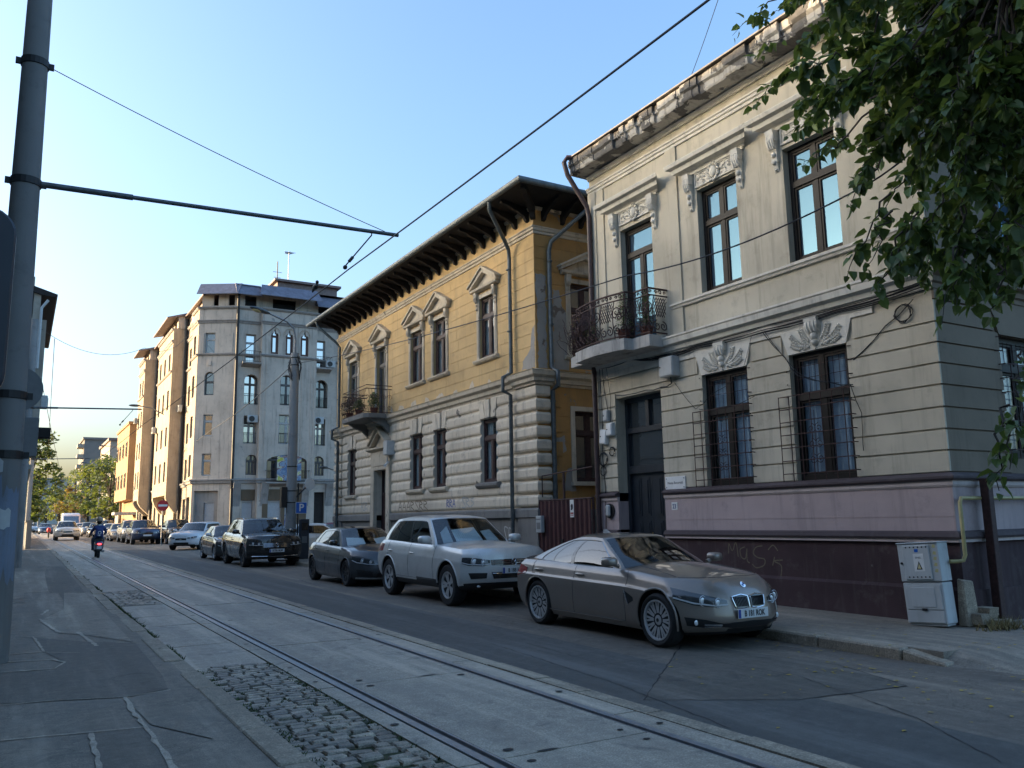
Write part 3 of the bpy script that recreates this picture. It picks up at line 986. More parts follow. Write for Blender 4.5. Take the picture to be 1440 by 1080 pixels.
# plinth
mb = MB()
for s, e in cut(6.85 - .06, Aend, [DOOR[:2]]):
    mb.fbox(FB, s, e, 0.0, .62, -.25, .075); mb.fbox(FB, s, e, .62, 1.27, -.25, .03)
    mb.prof(FB, [(.0, .62), (.075, .62), (.03, .665), (0, .665)], s, e)
mb.fbox(FS, -.0, 9.0, 0.0, .62, -.25, .07); mb.fbox(FS, 0, 9.0, .62, 1.27, -.25, .028)
bld(mb, 'plinth', M['aubergine'])
mb = MB(); mp = MB(); mt = MB()
for s, e, cr in [(a, b, a < 7) for a, b in cut(6.85, Aend, [DOOR[:2]])]:
    mi = -1 if cr else 0
    mb.fbox(FB, s - (.045 if cr else 0), e, 1.42, 2.02, -.25, .045)
    mb.fbox(FB, s - (.03 if cr else 0), e, 1.615, 1.625, .0, .05)
    mp.prof(FB, [(0, 2.02), (.055, 2.02), (.075, 2.05), (.075, 2.11), (.0, 2.11)], s, e, None, mi)
    mp.prof(FB, [(0, 1.255), (.09, 1.265), (.09, 1.31), (0, 1.31)], s, e, None, mi)
    mt.prof(FB, [(0, 2.11), (.10, 2.11), (.13, 2.14), (.13, 2.17), (.02, 2.225), (0, 2.225)], s, e, None, mi)
    mt.prof(FB, [(0, 1.31), (.11, 1.31), (.125, 1.34), (.10, 1.40), (.05, 1.42), (0, 1.42)], s, e, None, mi)
mb.fbox(FS, 0, 9, 1.42, 2.02, -.25, .04)
mp.prof(FS, [(0, 2.02), (.055, 2.02), (.075, 2.05), (.075, 2.11), (.0, 2.11)], 0, 9, None, -1)
mp.prof(FS, [(0, 1.255), (.09, 1.265), (.09, 1.31), (0, 1.31)], 0, 9, None, -1)
mt.prof(FS, [(0, 2.11), (.10, 2.11), (.13, 2.14), (.13, 2.17), (.02, 2.225), (0, 2.225)], 0, 9, None, -1)
mt.prof(FS, [(0, 1.31), (.11, 1.31), (.125, 1.34), (.10, 1.40), (.05, 1.42), (0, 1.42)], 0, 9, None, -1)
bld(mb, 'pink_band', M['pink']); bld(mp, 'pale_moulding', M['pink_pale']); bld(mt, 'dark_moulding', M['aubergine_trim'])
# string course and sill band
mb = MB()
STR = [(0, 4.86), (.05, 4.86), (.06, 4.93), (.10, 4.95), (.12, 5.02), (.20, 5.06), (.215, 5.16), (.235, 5.18), (.235, 5.215), (.02, 5.25), (0, 5.25)]
mb.prof(FB, STR, 6.85, Aend - .02, None, -1); bld(mb, 'string_course', M['stucco'])
mb = MB(); mb.prof(FS, STR, 0, 9, None, -1); bld(mb, 'side_string_course', M['beige_side_shaded'])
mb = MB()
SIL = [(0, 5.79), (.05, 5.79), (.065, 5.83), (.095, 5.845), (.095, 5.885), (.0, 5.90)]
mb.prof(FB, SIL, 6.85, 12.32, None, -1); bld(mb, 'sill_band', M['stucco'])
mb = MB(); mb.prof(FS, SIL, 0, 9, None, -1); bld(mb, 'side_sill_band', M['beige_side_shaded'])
mb = MB()
FRZ = [(0, 9.16), (.035, 9.16), (.045, 9.21), (.075, 9.225), (.08, 9.27), (.105, 9.285), (.105, 9.315), (.0, 9.335)]
mb.prof(FB, FRZ, 6.85, Aend, None, -1)
F2 = [(0, 9.52), (.04, 9.52), (.07, 9.57), (.11, 9.60), (.0, 9.62)]
mb.prof(FB, F2, 6.85, Aend, None, -1); mb.prof(FS, F2, 0, 9, None, -1)
bld(mb, 'frieze_moulding', M['stucco'])
# crowning cornice, its render half gone; the edge is ragged
mb = MB()
CS = [(-.3, 9.62), (.46, 9.64), (.48, 9.68), (.48, 9.79), (.53, 9.83), (.53, 9.97), (.50, 10.0), (-.3, 10.05)]
a = 6.85; first = True
rnd = random.Random(5)
while a < Aend + .12:
    b = min(Aend + .12, a + rnd.uniform(.12, .3))
    j = rnd.uniform(-.035, .012) if rnd.random() < .75 else rnd.uniform(-.09, -.03)
    pr = [(o + (j if o > .4 else 0), z + (rnd.uniform(-.012, .012) if o > .4 else 0)) for o, z in CS]
    mb.prof(FB, pr, a, b, None, -1 if first else 0)
    first = False; a = b
mb.prof(FS, CS, 0, 9, None, -1)
bld(mb, 'cornice', M['old_cornice'])
mb = MB()
mb.prof(FB, [(-.4, 10.05), (.56, 10.0), (.56, 10.03), (-.4, 10.09)], 6.85, Aend + .1, None, -1); mb.prof(FS, [(-.4, 10.05), (.56, 10.0), (.56, 10.03), (-.4, 10.09)], 0, 9, None, -1)
mb.add([FB.P(6.9, 10.08, -.3), FB.P(Aend, 10.08, -.3), FB.P(Aend, 11.3, -4.5), FB.P(9.5, 11.3, -4.5), FB.P(Aend, 10.08, -9.2), FB.P(6.9, 10.08, -9.2)], [(0, 1, 2, 3), (3, 2, 4, 5), (0, 3, 5)])
M['tin'] = flat('tin', (0.12, 0.115, 0.115), 0.5, 0.4, var=0.3)
bld(mb, 'roof', M['tin'])
# keystone panels with leaf relief above the barred windows
for (a0, a1, z0, z1) in LW:
    mb = MB(); ml = mc = mb
    c = (a0 + a1) / 2
    mb.extr(FB, [(a0 - .0, z1), (a1 + .0, z1), (a1 + .13, 4.72), (a0 - .13, 4.72)], .001, .045)
    for s in (-1, 1):
        for (sx0, sz0, ang0, LL) in ((.11, .05, 22, .46), (.10, .09, 48, .40), (.12, .04, 4, .36)):
            sp = [(c + s * (sx0 + LL * t * math.cos(R(ang0 + 16 * t))), z1 + sz0 + LL * .82 * t * math.sin(R(ang0 + 16 * t))) for t in [i / 8 for i in range(9)]]
            sp = [(a_, min(4.70, z_)) for a_, z_ in sp]
            ml.tube([FB.P(a_, z_, .052) for a_, z_ in sp], [.009] * 8 + [.004], 5)
            for i in range(1, 9):
                dx, dz = sp[i][0] - sp[i - 1][0], sp[i][1] - sp[i - 1][1]; dl = math.hypot(dx, dz) or 1
                for sg in (-1, 1):
                    an = math.atan2(dz, dx) + sg * R(48); l_ = .085 * (1.1 - .05 * i)
                    p0 = sp[i]; p2 = (p0[0] + l_ * math.cos(an), p0[1] + l_ * math.sin(an)); p1 = ((p0[0] + p2[0]) / 2, (p0[1] + p2[1]) / 2)
                    if not (z1 + .015 < p2[1] < 4.74): continue
                    ml.tube([FB.P(*p0, .05), FB.P(*p1, .068), FB.P(*p2, .054)], [.007, .022, .004], 5)
        ml.ball(FB.P(c + s * .14, z1 + .07, .06), .028, 7, 5)
    console(mc, FB, c, z1 + .01, 4.86, .25, .15)
    bld(mb, 'keystone_panel', M['stucco'], smooth=50)
mb = MB()
mb.fbox(FB, 7.8, Aend - .05, 4.715, 4.86, .001, .04)
bld(mb, 'architrave', M['stucco'])
mb = MB(); mb.extr(FS, [(1.55, 4.33), (2.75, 4.33), (2.9, 4.72), (1.4, 4.72)], .001, .045); mb.fbox(FS, 0, 9, 4.715, 4.86, .001, .035); bld(mb, 'side_architrave', M['beige_side_shaded'])
# window hoods
for i, (a0, a1, z0, z1) in enumerate(UW):
    c = (a0 + a1) / 2
    mb = MB()
    HP = [(0, 8.40), (.05, 8.40), (.09, 8.45), (.20, 8.47), (.22, 8.55), (.30, 8.58), (.32, 8.64), (.32, 8.66), (.02, 8.71), (0, 8.71)]
    mb.prof(FB, HP, c - .78, c + .78, None, -1, 1)
    mb.fbox(FB, c - .78, c + .78, 8.36, 8.41, 0, .06)
    h = bld(mb, 'hood', M['stucco'])
    mb = MB()
    mb.fbox(FB, c - .53, c + .53, 8.06, 8.37, .001, .018)
    for q in (8.07, 8.345): mb.fbox(FB, c - .53, c + .53, q - .01, q + .02, .018, .036)
    for q in (c - .53, c + .5): mb.fbox(FB, q, q + .03, 8.09, 8.335, .018, .036)
    relief(mb, FB, c - .46, c - .17, 8.1, 8.33, .03, 5, i, .032); relief(mb, FB, c + .17, c + .46, 8.1, 8.33, .03, 5, i + 9, .032)
    mb.ball(FB.P(c, 8.22, .05), (.05, .09, .12), 10, 7)
    for k in range(12):
        an = k * PI / 6
        mb.tube([FB.P(c + .11 * math.cos(an), 8.22 + .14 * math.sin(an), .04), FB.P(c + .15 * math.cos(an + .5), 8.22 + .19 * math.sin(an + .5), .06), FB.P(c + .11 * math.cos(an + .8), 8.22 + .15 * math.sin(an + .8), .03)], [.02, .026, .012], 5)
    mb.build('relief_panel', M['stucco'], h, smooth=50)
    for s in (-1, 1):
        mb = MB(); console(mb, FB, c + s * .66, 7.62, 8.37, .17, .17)
        mb.build('bracket', M['stucco'], h, smooth=50)
# upper windows: dark timber, the evening sky in the panes
window(bh, FB, *UW[0][:2], 5.3, UW[0][3], -.2, M['dark_frame'], M['sky_glass'], 7.36, (.5,), (), .075)
for u in UW[1:]:
    window(bh, FB, *u, -.2, M['dark_frame'], M['sky_glass'], 7.33, (.5,), (.5,), .075)
for u in SU: window(bh, FS, *u, -.2, M['dark_frame'], M['sky_glass'], 7.33, (.5,), (.5,), .075)
# ground floor windows, lace curtains, bars
def barred(fr, q, ext):
    a0, a1, z0, z1 = q
    w_ = window(bh, fr, a0, a1, z0 + .01, z1, -.13, M['dark_frame'], M['dim_glass'], z0 + 1.38, (.5,), (.5,), .085, curtain=M['curtain'], cl=(.36, .47))
    mb = MB()
    n = 7
    for k in range(n):
        a = lin(a0 + .06, a1 + ext, k / (n - 1) * .999)
        mb.tube([fr.P(a, z0 - .01, .13), fr.P(a, z0 + 1.42, .13)], .0085, 5)
    for k in range(7):
        z = z0 + .12 + k * .215
        mb.tube([fr.P(a0 - .07, z, .0), fr.P(a0 - .07, z, .13), fr.P(a1 + ext, z, .13)], .0085, 5)
        mb.tube([fr.P(a1 + ext, z, .13), fr.P(a1 + ext - .16, z + .012, .0)], .008, 5)
        mb.tube([fr.P(a0 - .11, z, .012), fr.P(a0 + .07, z, .012)], .008, 5)
    for k in range(3):
        z = z0 + 1.62 + k * .22
        for a in (a0 - .1, a1 + .1): mb.tube([fr.P(a, z, .0), fr.P(a + (.08 if a < a0 else -.08), z, .08)], .008, 5)
    for k in range(9):
        a = lin(a0 + .1, a1 - .1, k / 8); mb.tube([fr.P(a, z0 + 1.45, -.045), fr.P(a, z1 - .08, -.045)], .005, 4)
    for z in (z0 + 1.7, z0 + 1.9): mb.tube([fr.P(a0 + .08, z, -.045), fr.P(a1 - .08, z, -.045)], .005, 4)
    ac = lin(a0, a1, .68)
    for sgn in (-1, 1):
        for zz in (.35, .6, .85):
            scroll(mb, fr, (ac + sgn * .07, z0 + zz), .085, 1.6, PI / 2, sgn, -.04, .006)
    mb.tube([fr.P(ac, z0 + .1, -.04), fr.P(ac, z0 + 1.15, -.04)], .006, 4)
    mb.build('window_bars', M['rust_metal'], w_)
for q in LW: barred(FB, q, .2)
barred(FS, SW[0], .05); barred(FS, SW[1], .05)
# entrance: double door with glazed overlight
a0, a1, z0, z1 = DOOR
mb = MB()
o = -.33
mb.fbox(FB, a0, a0 + .09, .14, z1, o, o + .1); mb.fbox(FB, a1 - .09, a1, .14, z1, o, o + .1)
mb.fbox(FB, a0 + .09, a1 - .09, z1 - .1, z1, o, o + .1)
mb.fbox(FB, a0 + .09, a1 - .09, 2.6, 2.76, o, o + .13); mb.fbox(FB, a0 + .09, a1 - .09, 3.47, 3.58, o, o + .12)
mid = (a0 + a1) / 2
mb.fbox(FB, mid - .05, mid + .05, 3.58, z1 - .1, o, o + .11)
dr = bld(mb, 'door', M['door_paint'])
for s in (0, 1):
    x0, x1 = (a0 + .09, mid - .004) if s == 0 else (mid + .004, a1 - .09)
    mb = MB()
    mb.fbox(FB, x0, x1, .16, 2.6, o + .01, o + .045)
    for (p0, p1) in ((.24, .85), (.95, 1.6), (1.7, 2.5)):
        for (q0, q1) in ((x0 + .07, (x0 + x1) / 2 - .025), ((x0 + x1) / 2 + .025, x1 - .07)):
            mb.fbox(FB, q0, q1, p0, p1, o + .045, o + .058); mb.fbox(FB, q0 + .05, q1 - .05, p0 + .05, p1 - .05, o + .058, o + .072)
    mb.build('door_leaf', M['door_paint'], dr)
mb = MB()
mb.fbox(FB, a0 + .09, mid - .05, 3.58, z1 - .1, o + .03, o + .04); mb.fbox(FB, mid + .05, a1 - .09, 3.58, z1 - .1, o + .03, o + .04); mb.fbox(FB, a0 + .09, a1 - .09, 2.76, 3.47, o + .03, o + .04)
mb.build('pane', M['door_glass'], dr)
M['brass'] = flat('brass', (0.35, 0.25, 0.10), 0.3, 0.9)
mb = MB()
mb.fbox(FB, mid + .03, mid + .07, 1.1, 1.36, o + .045, o + .055); mb.tube([FB.P(mid + .05, 1.27, o + .05), FB.P(mid + .05, 1.27, o + .11), FB.P(mid + .14, 1.27, o + .11)], .011, 6)
mb.build('handle', M['brass'], dr)
mb = MB(); mb.fbox(FB, mid + .25, mid + .58, .85, 1.15, o + .072, o + .1); mb.fbox(FB, mid + .27, mid + .56, 1.15, 1.2, o + .072, o + .115)
mb.build('letterbox', M['gloss_black'], dr)
mb = MB(); mb.fbox(FB, a0 - .05, a1 + .05, 0, .165, -.4, .22)
bld(mb, 'doorstep', M['kerb'])
# balcony: concrete slab with a bowed front, wrought railing
PL = [(12.42, 0), (12.42, .55), (12.93, .56), (12.95, .77)] + [(12.95 + 1.72 * t, .77 + .13 * math.sin(t * PI)) for t in [i / 10 for i in range(1, 10)]] + [(14.67, .77), (14.69, .56), (15.17, .55), (15.17, 0)]
mb = MB()
def plan_prism(mb, poly, fr, z0, z1):
    n = len(poly)
    vs = [fr.P(a, z0, o) for a, o in poly] + [fr.P(a, z1, o) for a, o in poly]
    mb.add(vs, [tuple(range(n)), tuple(range(2 * n - 1, n - 1, -1))] + [(i, (i + 1) % n, n + (i + 1) % n, n + i) for i in range(n)])
plan_prism(mb, PL, FB, 5.03, 5.27)
bal = bld(mb, 'balcony', M['balcony_slab'], bevel=.008)
mb = MB()
front = [V((a, max(o - .06, .0))) for a, o in PL]
front[0] = V((12.47, 0)); front[1] = V((12.47, .5)); front[-1] = V((15.12, 0)); front[-2] = V((15.12, .5))
def rail_path(z, bul=0.0):
    pts = []
    for p, q in zip(front, front[1:]):
        for i in range(5):
            t = i / 5; w_ = p.lerp(q, t); pts.append(FB.P(w_.x, z, w_.y + bul * (1 if w_.y > .2 else w_.y / .2)))
    pts.append(FB.P(front[-1].x, z, front[-1].y))
    return pts
for z, r_ in ((5.33, .017), (6.10, .016), (6.24, .022)): mb.tube(rail_path(z), r_, 5)
for p in [front[i] for i in (1, 2, 3, 8, 12, 13, 14, 15)]:
    mb.tube([FB.P(p.x, 5.27, p.y), FB.P(p.x, 6.24, p.y)], .012, 5)
# bulged bars, lattice and scrolls between the posts
cum = [0]
for p, q in zip(front, front[1:]): cum.append(cum[-1] + (q - p).length)
def on(s):
    s = max(0, min(cum[-1] - 1e-4, s))
    for i in range(len(front) - 1):
        if s <= cum[i + 1]:
            t = (s - cum[i]) / max(1e-6, cum[i + 1] - cum[i]); return front[i].lerp(front[i + 1], t)
def bp(s, z):
    p = on(s); k = math.sin((z - 5.33) / .77 * PI) if 5.33 < z < 6.1 else 0
    return FB.P(p.x, z, p.y + .05 * k)
tot = cum[-1]
n = 11
for i in range(n):
    s0, s1 = tot * i / n, tot * (i + 1) / n; sm = (s0 + s1) / 2; hw = (s1 - s0) / 2
    if i % 2 == 0:
        for k in range(-3, 4):
            for sg in (1, -1):
                pts = []
                for q in range(7):
                    t = q / 6; ss = sm + (k * .33 + sg * (t - .5) * 1.0) * hw; zz = 5.66 + .4 * t
                    if abs(ss - sm) <= hw: pts.append(bp(ss, zz))
                if len(pts) > 1: mb.tube(pts, .0095, 4)
    def spiral(cs, cz, r, a0_, sg, tn=1.4):
        mb.tube([bp(cs + r * (1 - .8 * q / 20) * math.cos(a0_ + sg * tn * 2 * PI * q / 20), cz + r * (1 - .8 * q / 20) * math.sin(a0_ + sg * tn * 2 * PI * q / 20)) for q in range(21)], .013, 4)
    spiral(sm - hw * .45, 5.47, .1, PI / 2, 1); spiral(sm + hw * .45, 5.47, .1, PI / 2, -1)
    spiral(sm, 6.17, .05, 0, 1, .98)
    spiral(sm - hw * .6, 6.17, .035, PI, -1, 1); spiral(sm + hw * .6, 6.17, .035, 0, 1, 1)
    if i % 2: spiral(sm - hw * .4, 5.85, .13, -PI / 2, -1); spiral(sm + hw * .4, 5.85, .13, -PI / 2, 1); spiral(sm, 5.72, .08, 0, 1)
    mb.tube([bp(sm + hw * .9, 5.33 + .77 * q / 8) for q in range(9)], .012, 4)
mb.build('railing', M['rust_metal'], bal)
# things on the wall
M['pvc'] = flat('pvc', (0.42, 0.44, 0.44), 0.5, var=0.1)
def small_box(name, label, cat, fr, a0, a1, z0, z1, d, mat, lid=None, tilt=0, group=None):
    t = thing(name, label, cat, fr.P((a0 + a1) / 2, z0, 0), 0, group)
    O = V(t.location); f2 = Fr(fr.P(0, 0, 0) - O, fr.A, fr.N)
    mb = MB(); mb.fbox(f2, a0, a1, z0, z1, .03, d)
    mb.fbox(f2, a0 + .02, a1 - .02, z0 + .02, z1 - .02, .0, .03)
    b_ = mb.build('casing', mat, t, bevel=.008)
    mb = MB(); mb.fbox(f2, a0 + .015, a1 - .015, z0 + .02, z1 - .02, d + .001, d + .014)
    mb.build('lid', mat, t, bevel=.004)
    mb = MB(); mb.tube([f2.P(a1 - .05, (z0 + z1) / 2, d + .013), f2.P(a1 - .05, (z0 + z1) / 2, d + .024)], .014, 8)
    mb.build('lock', M['black_plastic'], t)
    if tilt: t.rotation_euler = (tilt, 0, 0)
    return t
small_box('junction_box', 'pale grey steel box under the right end of the curved balcony, above the dark door', 'box', FB, 12.16, 12.56, 4.42, 4.82, .22, M['pvc'])
small_box('junction_box', 'small grey box, uppermost of three left of the dark door', 'box', FB, 14.45, 14.62, 3.77, 4.02, .12, M['pvc'], group='meter boxes left of the door')
small_box('junction_box', 'pale meter box on a wooden board left of the dark door', 'box', FB, 14.30, 14.50, 3.44, 3.72, .13, M['white'], group='meter boxes left of the door')
small_box('junction_box', 'crooked white box hanging askew, lowest of three left of the dark door', 'box', FB, 14.55, 14.78, 3.28, 3.6, .12, M['white'], tilt=R(9), group='meter boxes left of the door')
t = thing('alarm_bell', 'oval grey box on a dark round plate left of the dark door', 'alarm', FB.P(14.55, 1.68, .05))
mb = MB()
f2 = Fr((0, 0, 0), FB.A, FB.N)
mb.lathe([(.0, 0), (.16, 0), (.16, -.03), (0, -.03)], (0, 0, .14), 'X', 18)
mb.build('back_plate', M['black_plastic'], t)
mb = MB(); mb.fbox(f2, -.07, .07, .02, .27, .03, .1); mb.build('cover', M['pvc'], t, bevel=.03)
t = thing('wall_plaque', 'white name plaque screwed to the wall right of the dark door', 'plaque', FB.P(12.43, 2.33, .032))
mb = MB(); mb.fbox(f2, -.29, .29, -.125, .125, .004, .022); mb.build('plate', M['white'], t, bevel=.004)
for s in (-1, 1):
    for q in (-1, 1):
        mb = MB(); mb.tube([f2.P(s * .25, q * .085, .02), f2.P(s * .25, q * .085, .03)], .012, 8)
        mb.build('screw', M['grey_metal'], t)
M['grey_ink'] = flat('grey_ink', (0.16, 0.17, 0.19), 0.6)
text_mesh('Neata Bucuresti', .075, 'lettering', M['grey_ink'], t, mw=face_matrix((-.0235, 0, 0), (0, -1, 0), (0, 0, 1)), sx=.9)
t = thing('house_number', 'small white house number plate 23 on the pink band by the dark door', 'number plate', FB.P(12.48, 1.88, .046))
mb = MB(); mb.fbox(f2, -.085, .085, -.075, .075, .001, .012); mb.build('plate', M['white'], t, bevel=.003)
M['blue_ink'] = flat('blue_ink', (0.02, 0.05, 0.18), 0.5)
text_mesh('23', .12, 'digits', M['blue_ink'], t, mw=face_matrix((-.014, 0, -.01), (0, -1, 0), (0, 0, 1)), sx=.9, bold=.002)
# brown downpipe
mb = MB()
pp = [FB.P(14.75, 9.98, .2), FB.P(14.98, 10.0, .62), FB.P(15.06, 9.9, .66), FB.P(15.04, 9.6, .58), FB.P(14.9, 8.85, .16), FB.P(14.88, 8.6, .12), FB.P(14.88, 5.3, .12), FB.P(14.88, .2, .12)]
mb.tube(pp, .058, 10)
dp = bld(mb, 'downpipe', M['pipe_brown'], smooth=True)
for z in (8.0, 6.5, 4.4, 2.9, 1.4):
    mb = MB(); mb.tube([FB.P(14.88, z, .12), FB.P(14.88, z + .04, .12)], .066, 10)
    mb.build('clamp', M['pipe_brown'], dp)
# slack cables under the string course and down beside the door
mb = MB()
rnd = random.Random(3)
def cable(pts, r=.007, j=.012, fr=FB):
    q = []
    for (a, z, o), (a2, z2, o2) in zip(pts, pts[1:]):
        n_ = max(2, int(abs(a2 - a) + abs(z2 - z)) * 3)
        for i in range(n_):
            t = i / n_; q.append(fr.P(lin(a, a2, t) , lin(z, z2, t) - .03 * math.sin(t * PI) + rnd.uniform(-j, j) * .5, lin(o, o2, t)))
    a, z, o = pts[-1]; q.append(fr.P(a, z, o)); mb.tube(q, r, 4)
for k in range(5):
    z = 4.86 + .02 * k
    cable([(6.9, z + rnd.uniform(-.03, .03), .07 + .01 * k), (8.4, z - .02, .08), (9.9, z + rnd.uniform(-.06, .02), .09), (11.6, z, .08), (12.6, z - .03, .09), (13.6, 4.99, .1), (14.7, 4.97, .1)], .008)
cable([(14.6, 4.97, .1), (14.62, 4.5, .05), (14.5, 4.0, .06)], .009); cable([(14.7, 4.97, .1), (14.72, 3.9, .05), (14.75, 3.0, .06), (14.7, 2.3, .05), (14.72, .4, .09)], .011)
cable([(14.45, 4.97, .1), (14.4, 4.3, .05), (14.42, 3.75, .06)], .007)
cable([(12.36, 4.42, .1), (12.36, 4.30, .08), (12.7, 4.27, .05), (13.2, 4.28, .05), (14.2, 4.30, .05)], .011, 0)
cable([(9.95, 4.85, .09), (9.5, 4.3, .07), (9.2, 3.95, .16), (8.6, 3.75, .16), (8.2, 3.65, .1)], .008); cable([(9.9, 4.85, .09), (9.42, 4.2, .07), (9.05, 3.9, .17), (8.4, 3.7, .16)], .006)
cable([(10.2, 4.82, .09), (10.5, 4.2, .07), (11.2, 3.9, .17), (11.7, 3.7, .1), (12.3, 4.3, .06)], .006); cable([(8.2, 4.05, .04), (7.6, 4.45, .05), (7.1, 4.75, .06)], .009)
cable([(8.25, 3.66, .1), (8.12, 3.2, .06), (8.15, 2.75, .05), (8.1, 2.62, .12)], .007); cable([(10.25, 3.75, .06), (10.9, 3.62, .16), (11.6, 3.68, .1)], .006)
def loop(a, z, r, k, fr=FB):
    for q in range(k):
        mb.tube([fr.P(a + (r + rnd.uniform(-.02, .02)) * math.cos(t * PI / 8) + rnd.uniform(-.01, .01), z + (r + rnd.uniform(-.02, .02)) * math.sin(t * PI / 8), .05 + .008 * q) for t in range(17)], .006, 4)
loop(7.28, 4.58, .13, 4); loop(14.72, 2.95, .14, 5); loop(14.4, 3.1, .09, 3); loop(14.75, 2.7, .1, 2)
t = thing('cable_bundle', 'slack black cables looped under the white string course of the beige house', 'cables', FB.P(10, 4.8, 0))
o_ = mb.build('cable', M['wire'], t); o_.location = -V(t.location)
rebase_children = [ch for ch in bh.children]
for ch in rebase_children: ch.location = -_B0
# graffiti scrawled on the plinth
def scrawl(name, label, fr, strokes, mat, o, th=.012):
    mb = MB()
    cx = sum(p[0] for s in strokes for p in s) / sum(len(s) for s in strokes); cz = sum(p[1] for s in strokes for p in s) / sum(len(s) for s in strokes)
    O = fr.P(cx, cz, 0)
    for s in strokes:
        pts = [V((a, z, 0)) for a, z in s]
        den = []
        for i in range(len(pts) - 1):
            p0 = pts[max(i - 1, 0)]; p1 = pts[i]; p2 = pts[i + 1]; p3 = pts[min(i + 2, len(pts) - 1)]
            for q in range(5):
                t = q / 5
                den.append(.5 * ((2 * p1) + (p2 - p0) * t + (2 * p0 - 5 * p1 + 4 * p2 - p3) * t * t + (3 * p1 - p0 - 3 * p2 + p3) * t ** 3))
        den.append(pts[-1])
        L = []; Q = []
        for i, p in enumerate(den):
            tt = (den[min(i + 1, len(den) - 1)] - den[max(i - 1, 0)])
            tt = tt.normalized() if tt.length > 1e-6 else V((1, 0, 0))
            n_ = V((-tt.y, tt.x, 0)) * th * .5
            L.append(fr.P((p + n_).x, (p + n_).y, o) - O); Q.append(fr.P((p - n_).x, (p - n_).y, o) - O)
        k = len(den)
        mb.add(L + Q, [(i, i + 1, k + i + 1, k + i) for i in range(k - 1)])
    ob = mb.build(name, mat, fix=False); ob.location = O
    return tag(ob, label, 'graffiti')
M['chalk'] = flat('chalk', (0.15, 0.125, 0.085), 0.9, var=0.3, vs=30)
def W(pts): return [(11.12 - x * .95, .78 + y * .5) for x, y in pts]
scrawl('graffiti', 'thin pale scrawled lettering on the dark plinth behind the brown car', FB, [
    W([(0, .45), (.02, .8), (.1, .55), (.2, .85), (.24, .35)]), W([(.42, .7), (.3, .6), (.32, .35), (.42, .3), (.47, .65), (.46, .25), (.52, .15)]),
    W([(.85, .75), (.7, .7), (.62, .5), (.72, .35), (.88, .3), (.86, .1), (.68, .0), (.58, .12)]), W([(.98, .62), (1.1, .78), (1.2, .6)]), W([(1.12, .4), (1.06, .1)]), W([(1.3, .3), (1.1, .25), (1.26, .1), (1.22, -.35)])], M['chalk'], .0345, .02)
# ------------------------------------------------------------------ ochre house with wide eaves
FYS = Fr((11.1, 17.5, 0), (1, 0, 0), (0, -1, 0))
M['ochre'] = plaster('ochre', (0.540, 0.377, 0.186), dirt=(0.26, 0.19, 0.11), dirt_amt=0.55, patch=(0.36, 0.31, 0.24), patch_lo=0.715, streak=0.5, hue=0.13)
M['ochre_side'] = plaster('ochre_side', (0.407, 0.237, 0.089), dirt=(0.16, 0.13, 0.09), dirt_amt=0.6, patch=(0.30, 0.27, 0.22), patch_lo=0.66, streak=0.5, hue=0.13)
M['trim'] = plaster('trim', (0.536, 0.468, 0.367), dirt=(0.16, 0.14, 0.115), dirt_amt=0.65, patch=(0.26, 0.23, 0.19), patch_lo=0.68, streak=0.7)
M['stone_grey'] = plaster('stone_grey', (0.636, 0.558, 0.444), dirt=(0.15, 0.135, 0.12), dirt_amt=0.6, patch=(0.24, 0.215, 0.185), patch_lo=0.66, streak=0.5)
M['plinth_grey'] = plaster('plinth_grey', (0.20, 0.195, 0.185), dirt=(0.075, 0.072, 0.07), dirt_amt=0.65, patch=(0.30, 0.28, 0.25), patch_lo=0.62, streak=0.5)
M['bare_render'] = plaster('bare_render', (0.30, 0.285, 0.26), dirt=(0.14, 0.13, 0.12), dirt_amt=0.5, patch=(0.20, 0.16, 0.13), patch_lo=0.6, bmp=0.7)
M['old_timber'] = flat('old_timber', (0.017, 0.0135, 0.012), 0.8, var=0.4, vs=5)
M['wine_frame'] = flat('wine_frame', (0.045, 0.022, 0.022), 0.55, var=0.35)
M['grey_frame'] = flat('grey_frame', (0.10, 0.095, 0.09), 0.6, var=0.3)
M['old_glass'] = glass_mat('old_glass', (0.03, 0.035, 0.04), 0.16, wob=0.06)
M['net_glass'] = clear_glass('net_glass', (0.86, 0.9, 0.92), 0.06)
M['net'] = flat('net', (0.50, 0.55, 0.56), 0.9, var=0.15)
oh = thing('ochre_house', 'ochre two-storey house with peeling walls, window pediments and wide dark eaves', 'house', (11.1, 17.5, 0.2))
_O0 = V(oh.location)
def bld(mb, name, mat, par=None, **k): return mb.build(name, mat, par or oh, **k)
Y1, Y2 = 17.5, 33.0
LO = [(19.53, 20.45, 2.70, 4.46), (22.67, 23.55, 2.70, 4.46), (24.40, 25.37, 2.70, 4.48), (30.58, 31.5, 2.70, 4.46)]
OD = (27.3, 28.45, 0.2, 3.5)
UP = [(19.61, 20.49, 6.2, 7.98), (22.68, 23.6, 6.2, 8.0), (24.45, 25.4, 6.2, 7.96), (27.6, 28.56, 5.42, 8.0), (30.54, 31.52, 6.2, 7.98)]
SO = [(1.12, 2.1, 2.6, 4.42), (1.1, 2.0, 5.88, 7.85)]
mb = MB()
wall(mb, FB, Y1, Y2, 1.9, 5.0, LO + [(OD[0], OD[1], 1.9, OD[3])], 0, .3, 0)
bld(mb, 'ground_floor_wall', M['stone_grey'])
mb = MB()
wall(mb, FB, Y1, Y2, 5.0, 10.0, UP, 0, .24, 0)
zc = [5.42 + .327 * k for k in range(12)]
rnd = random.Random(8)
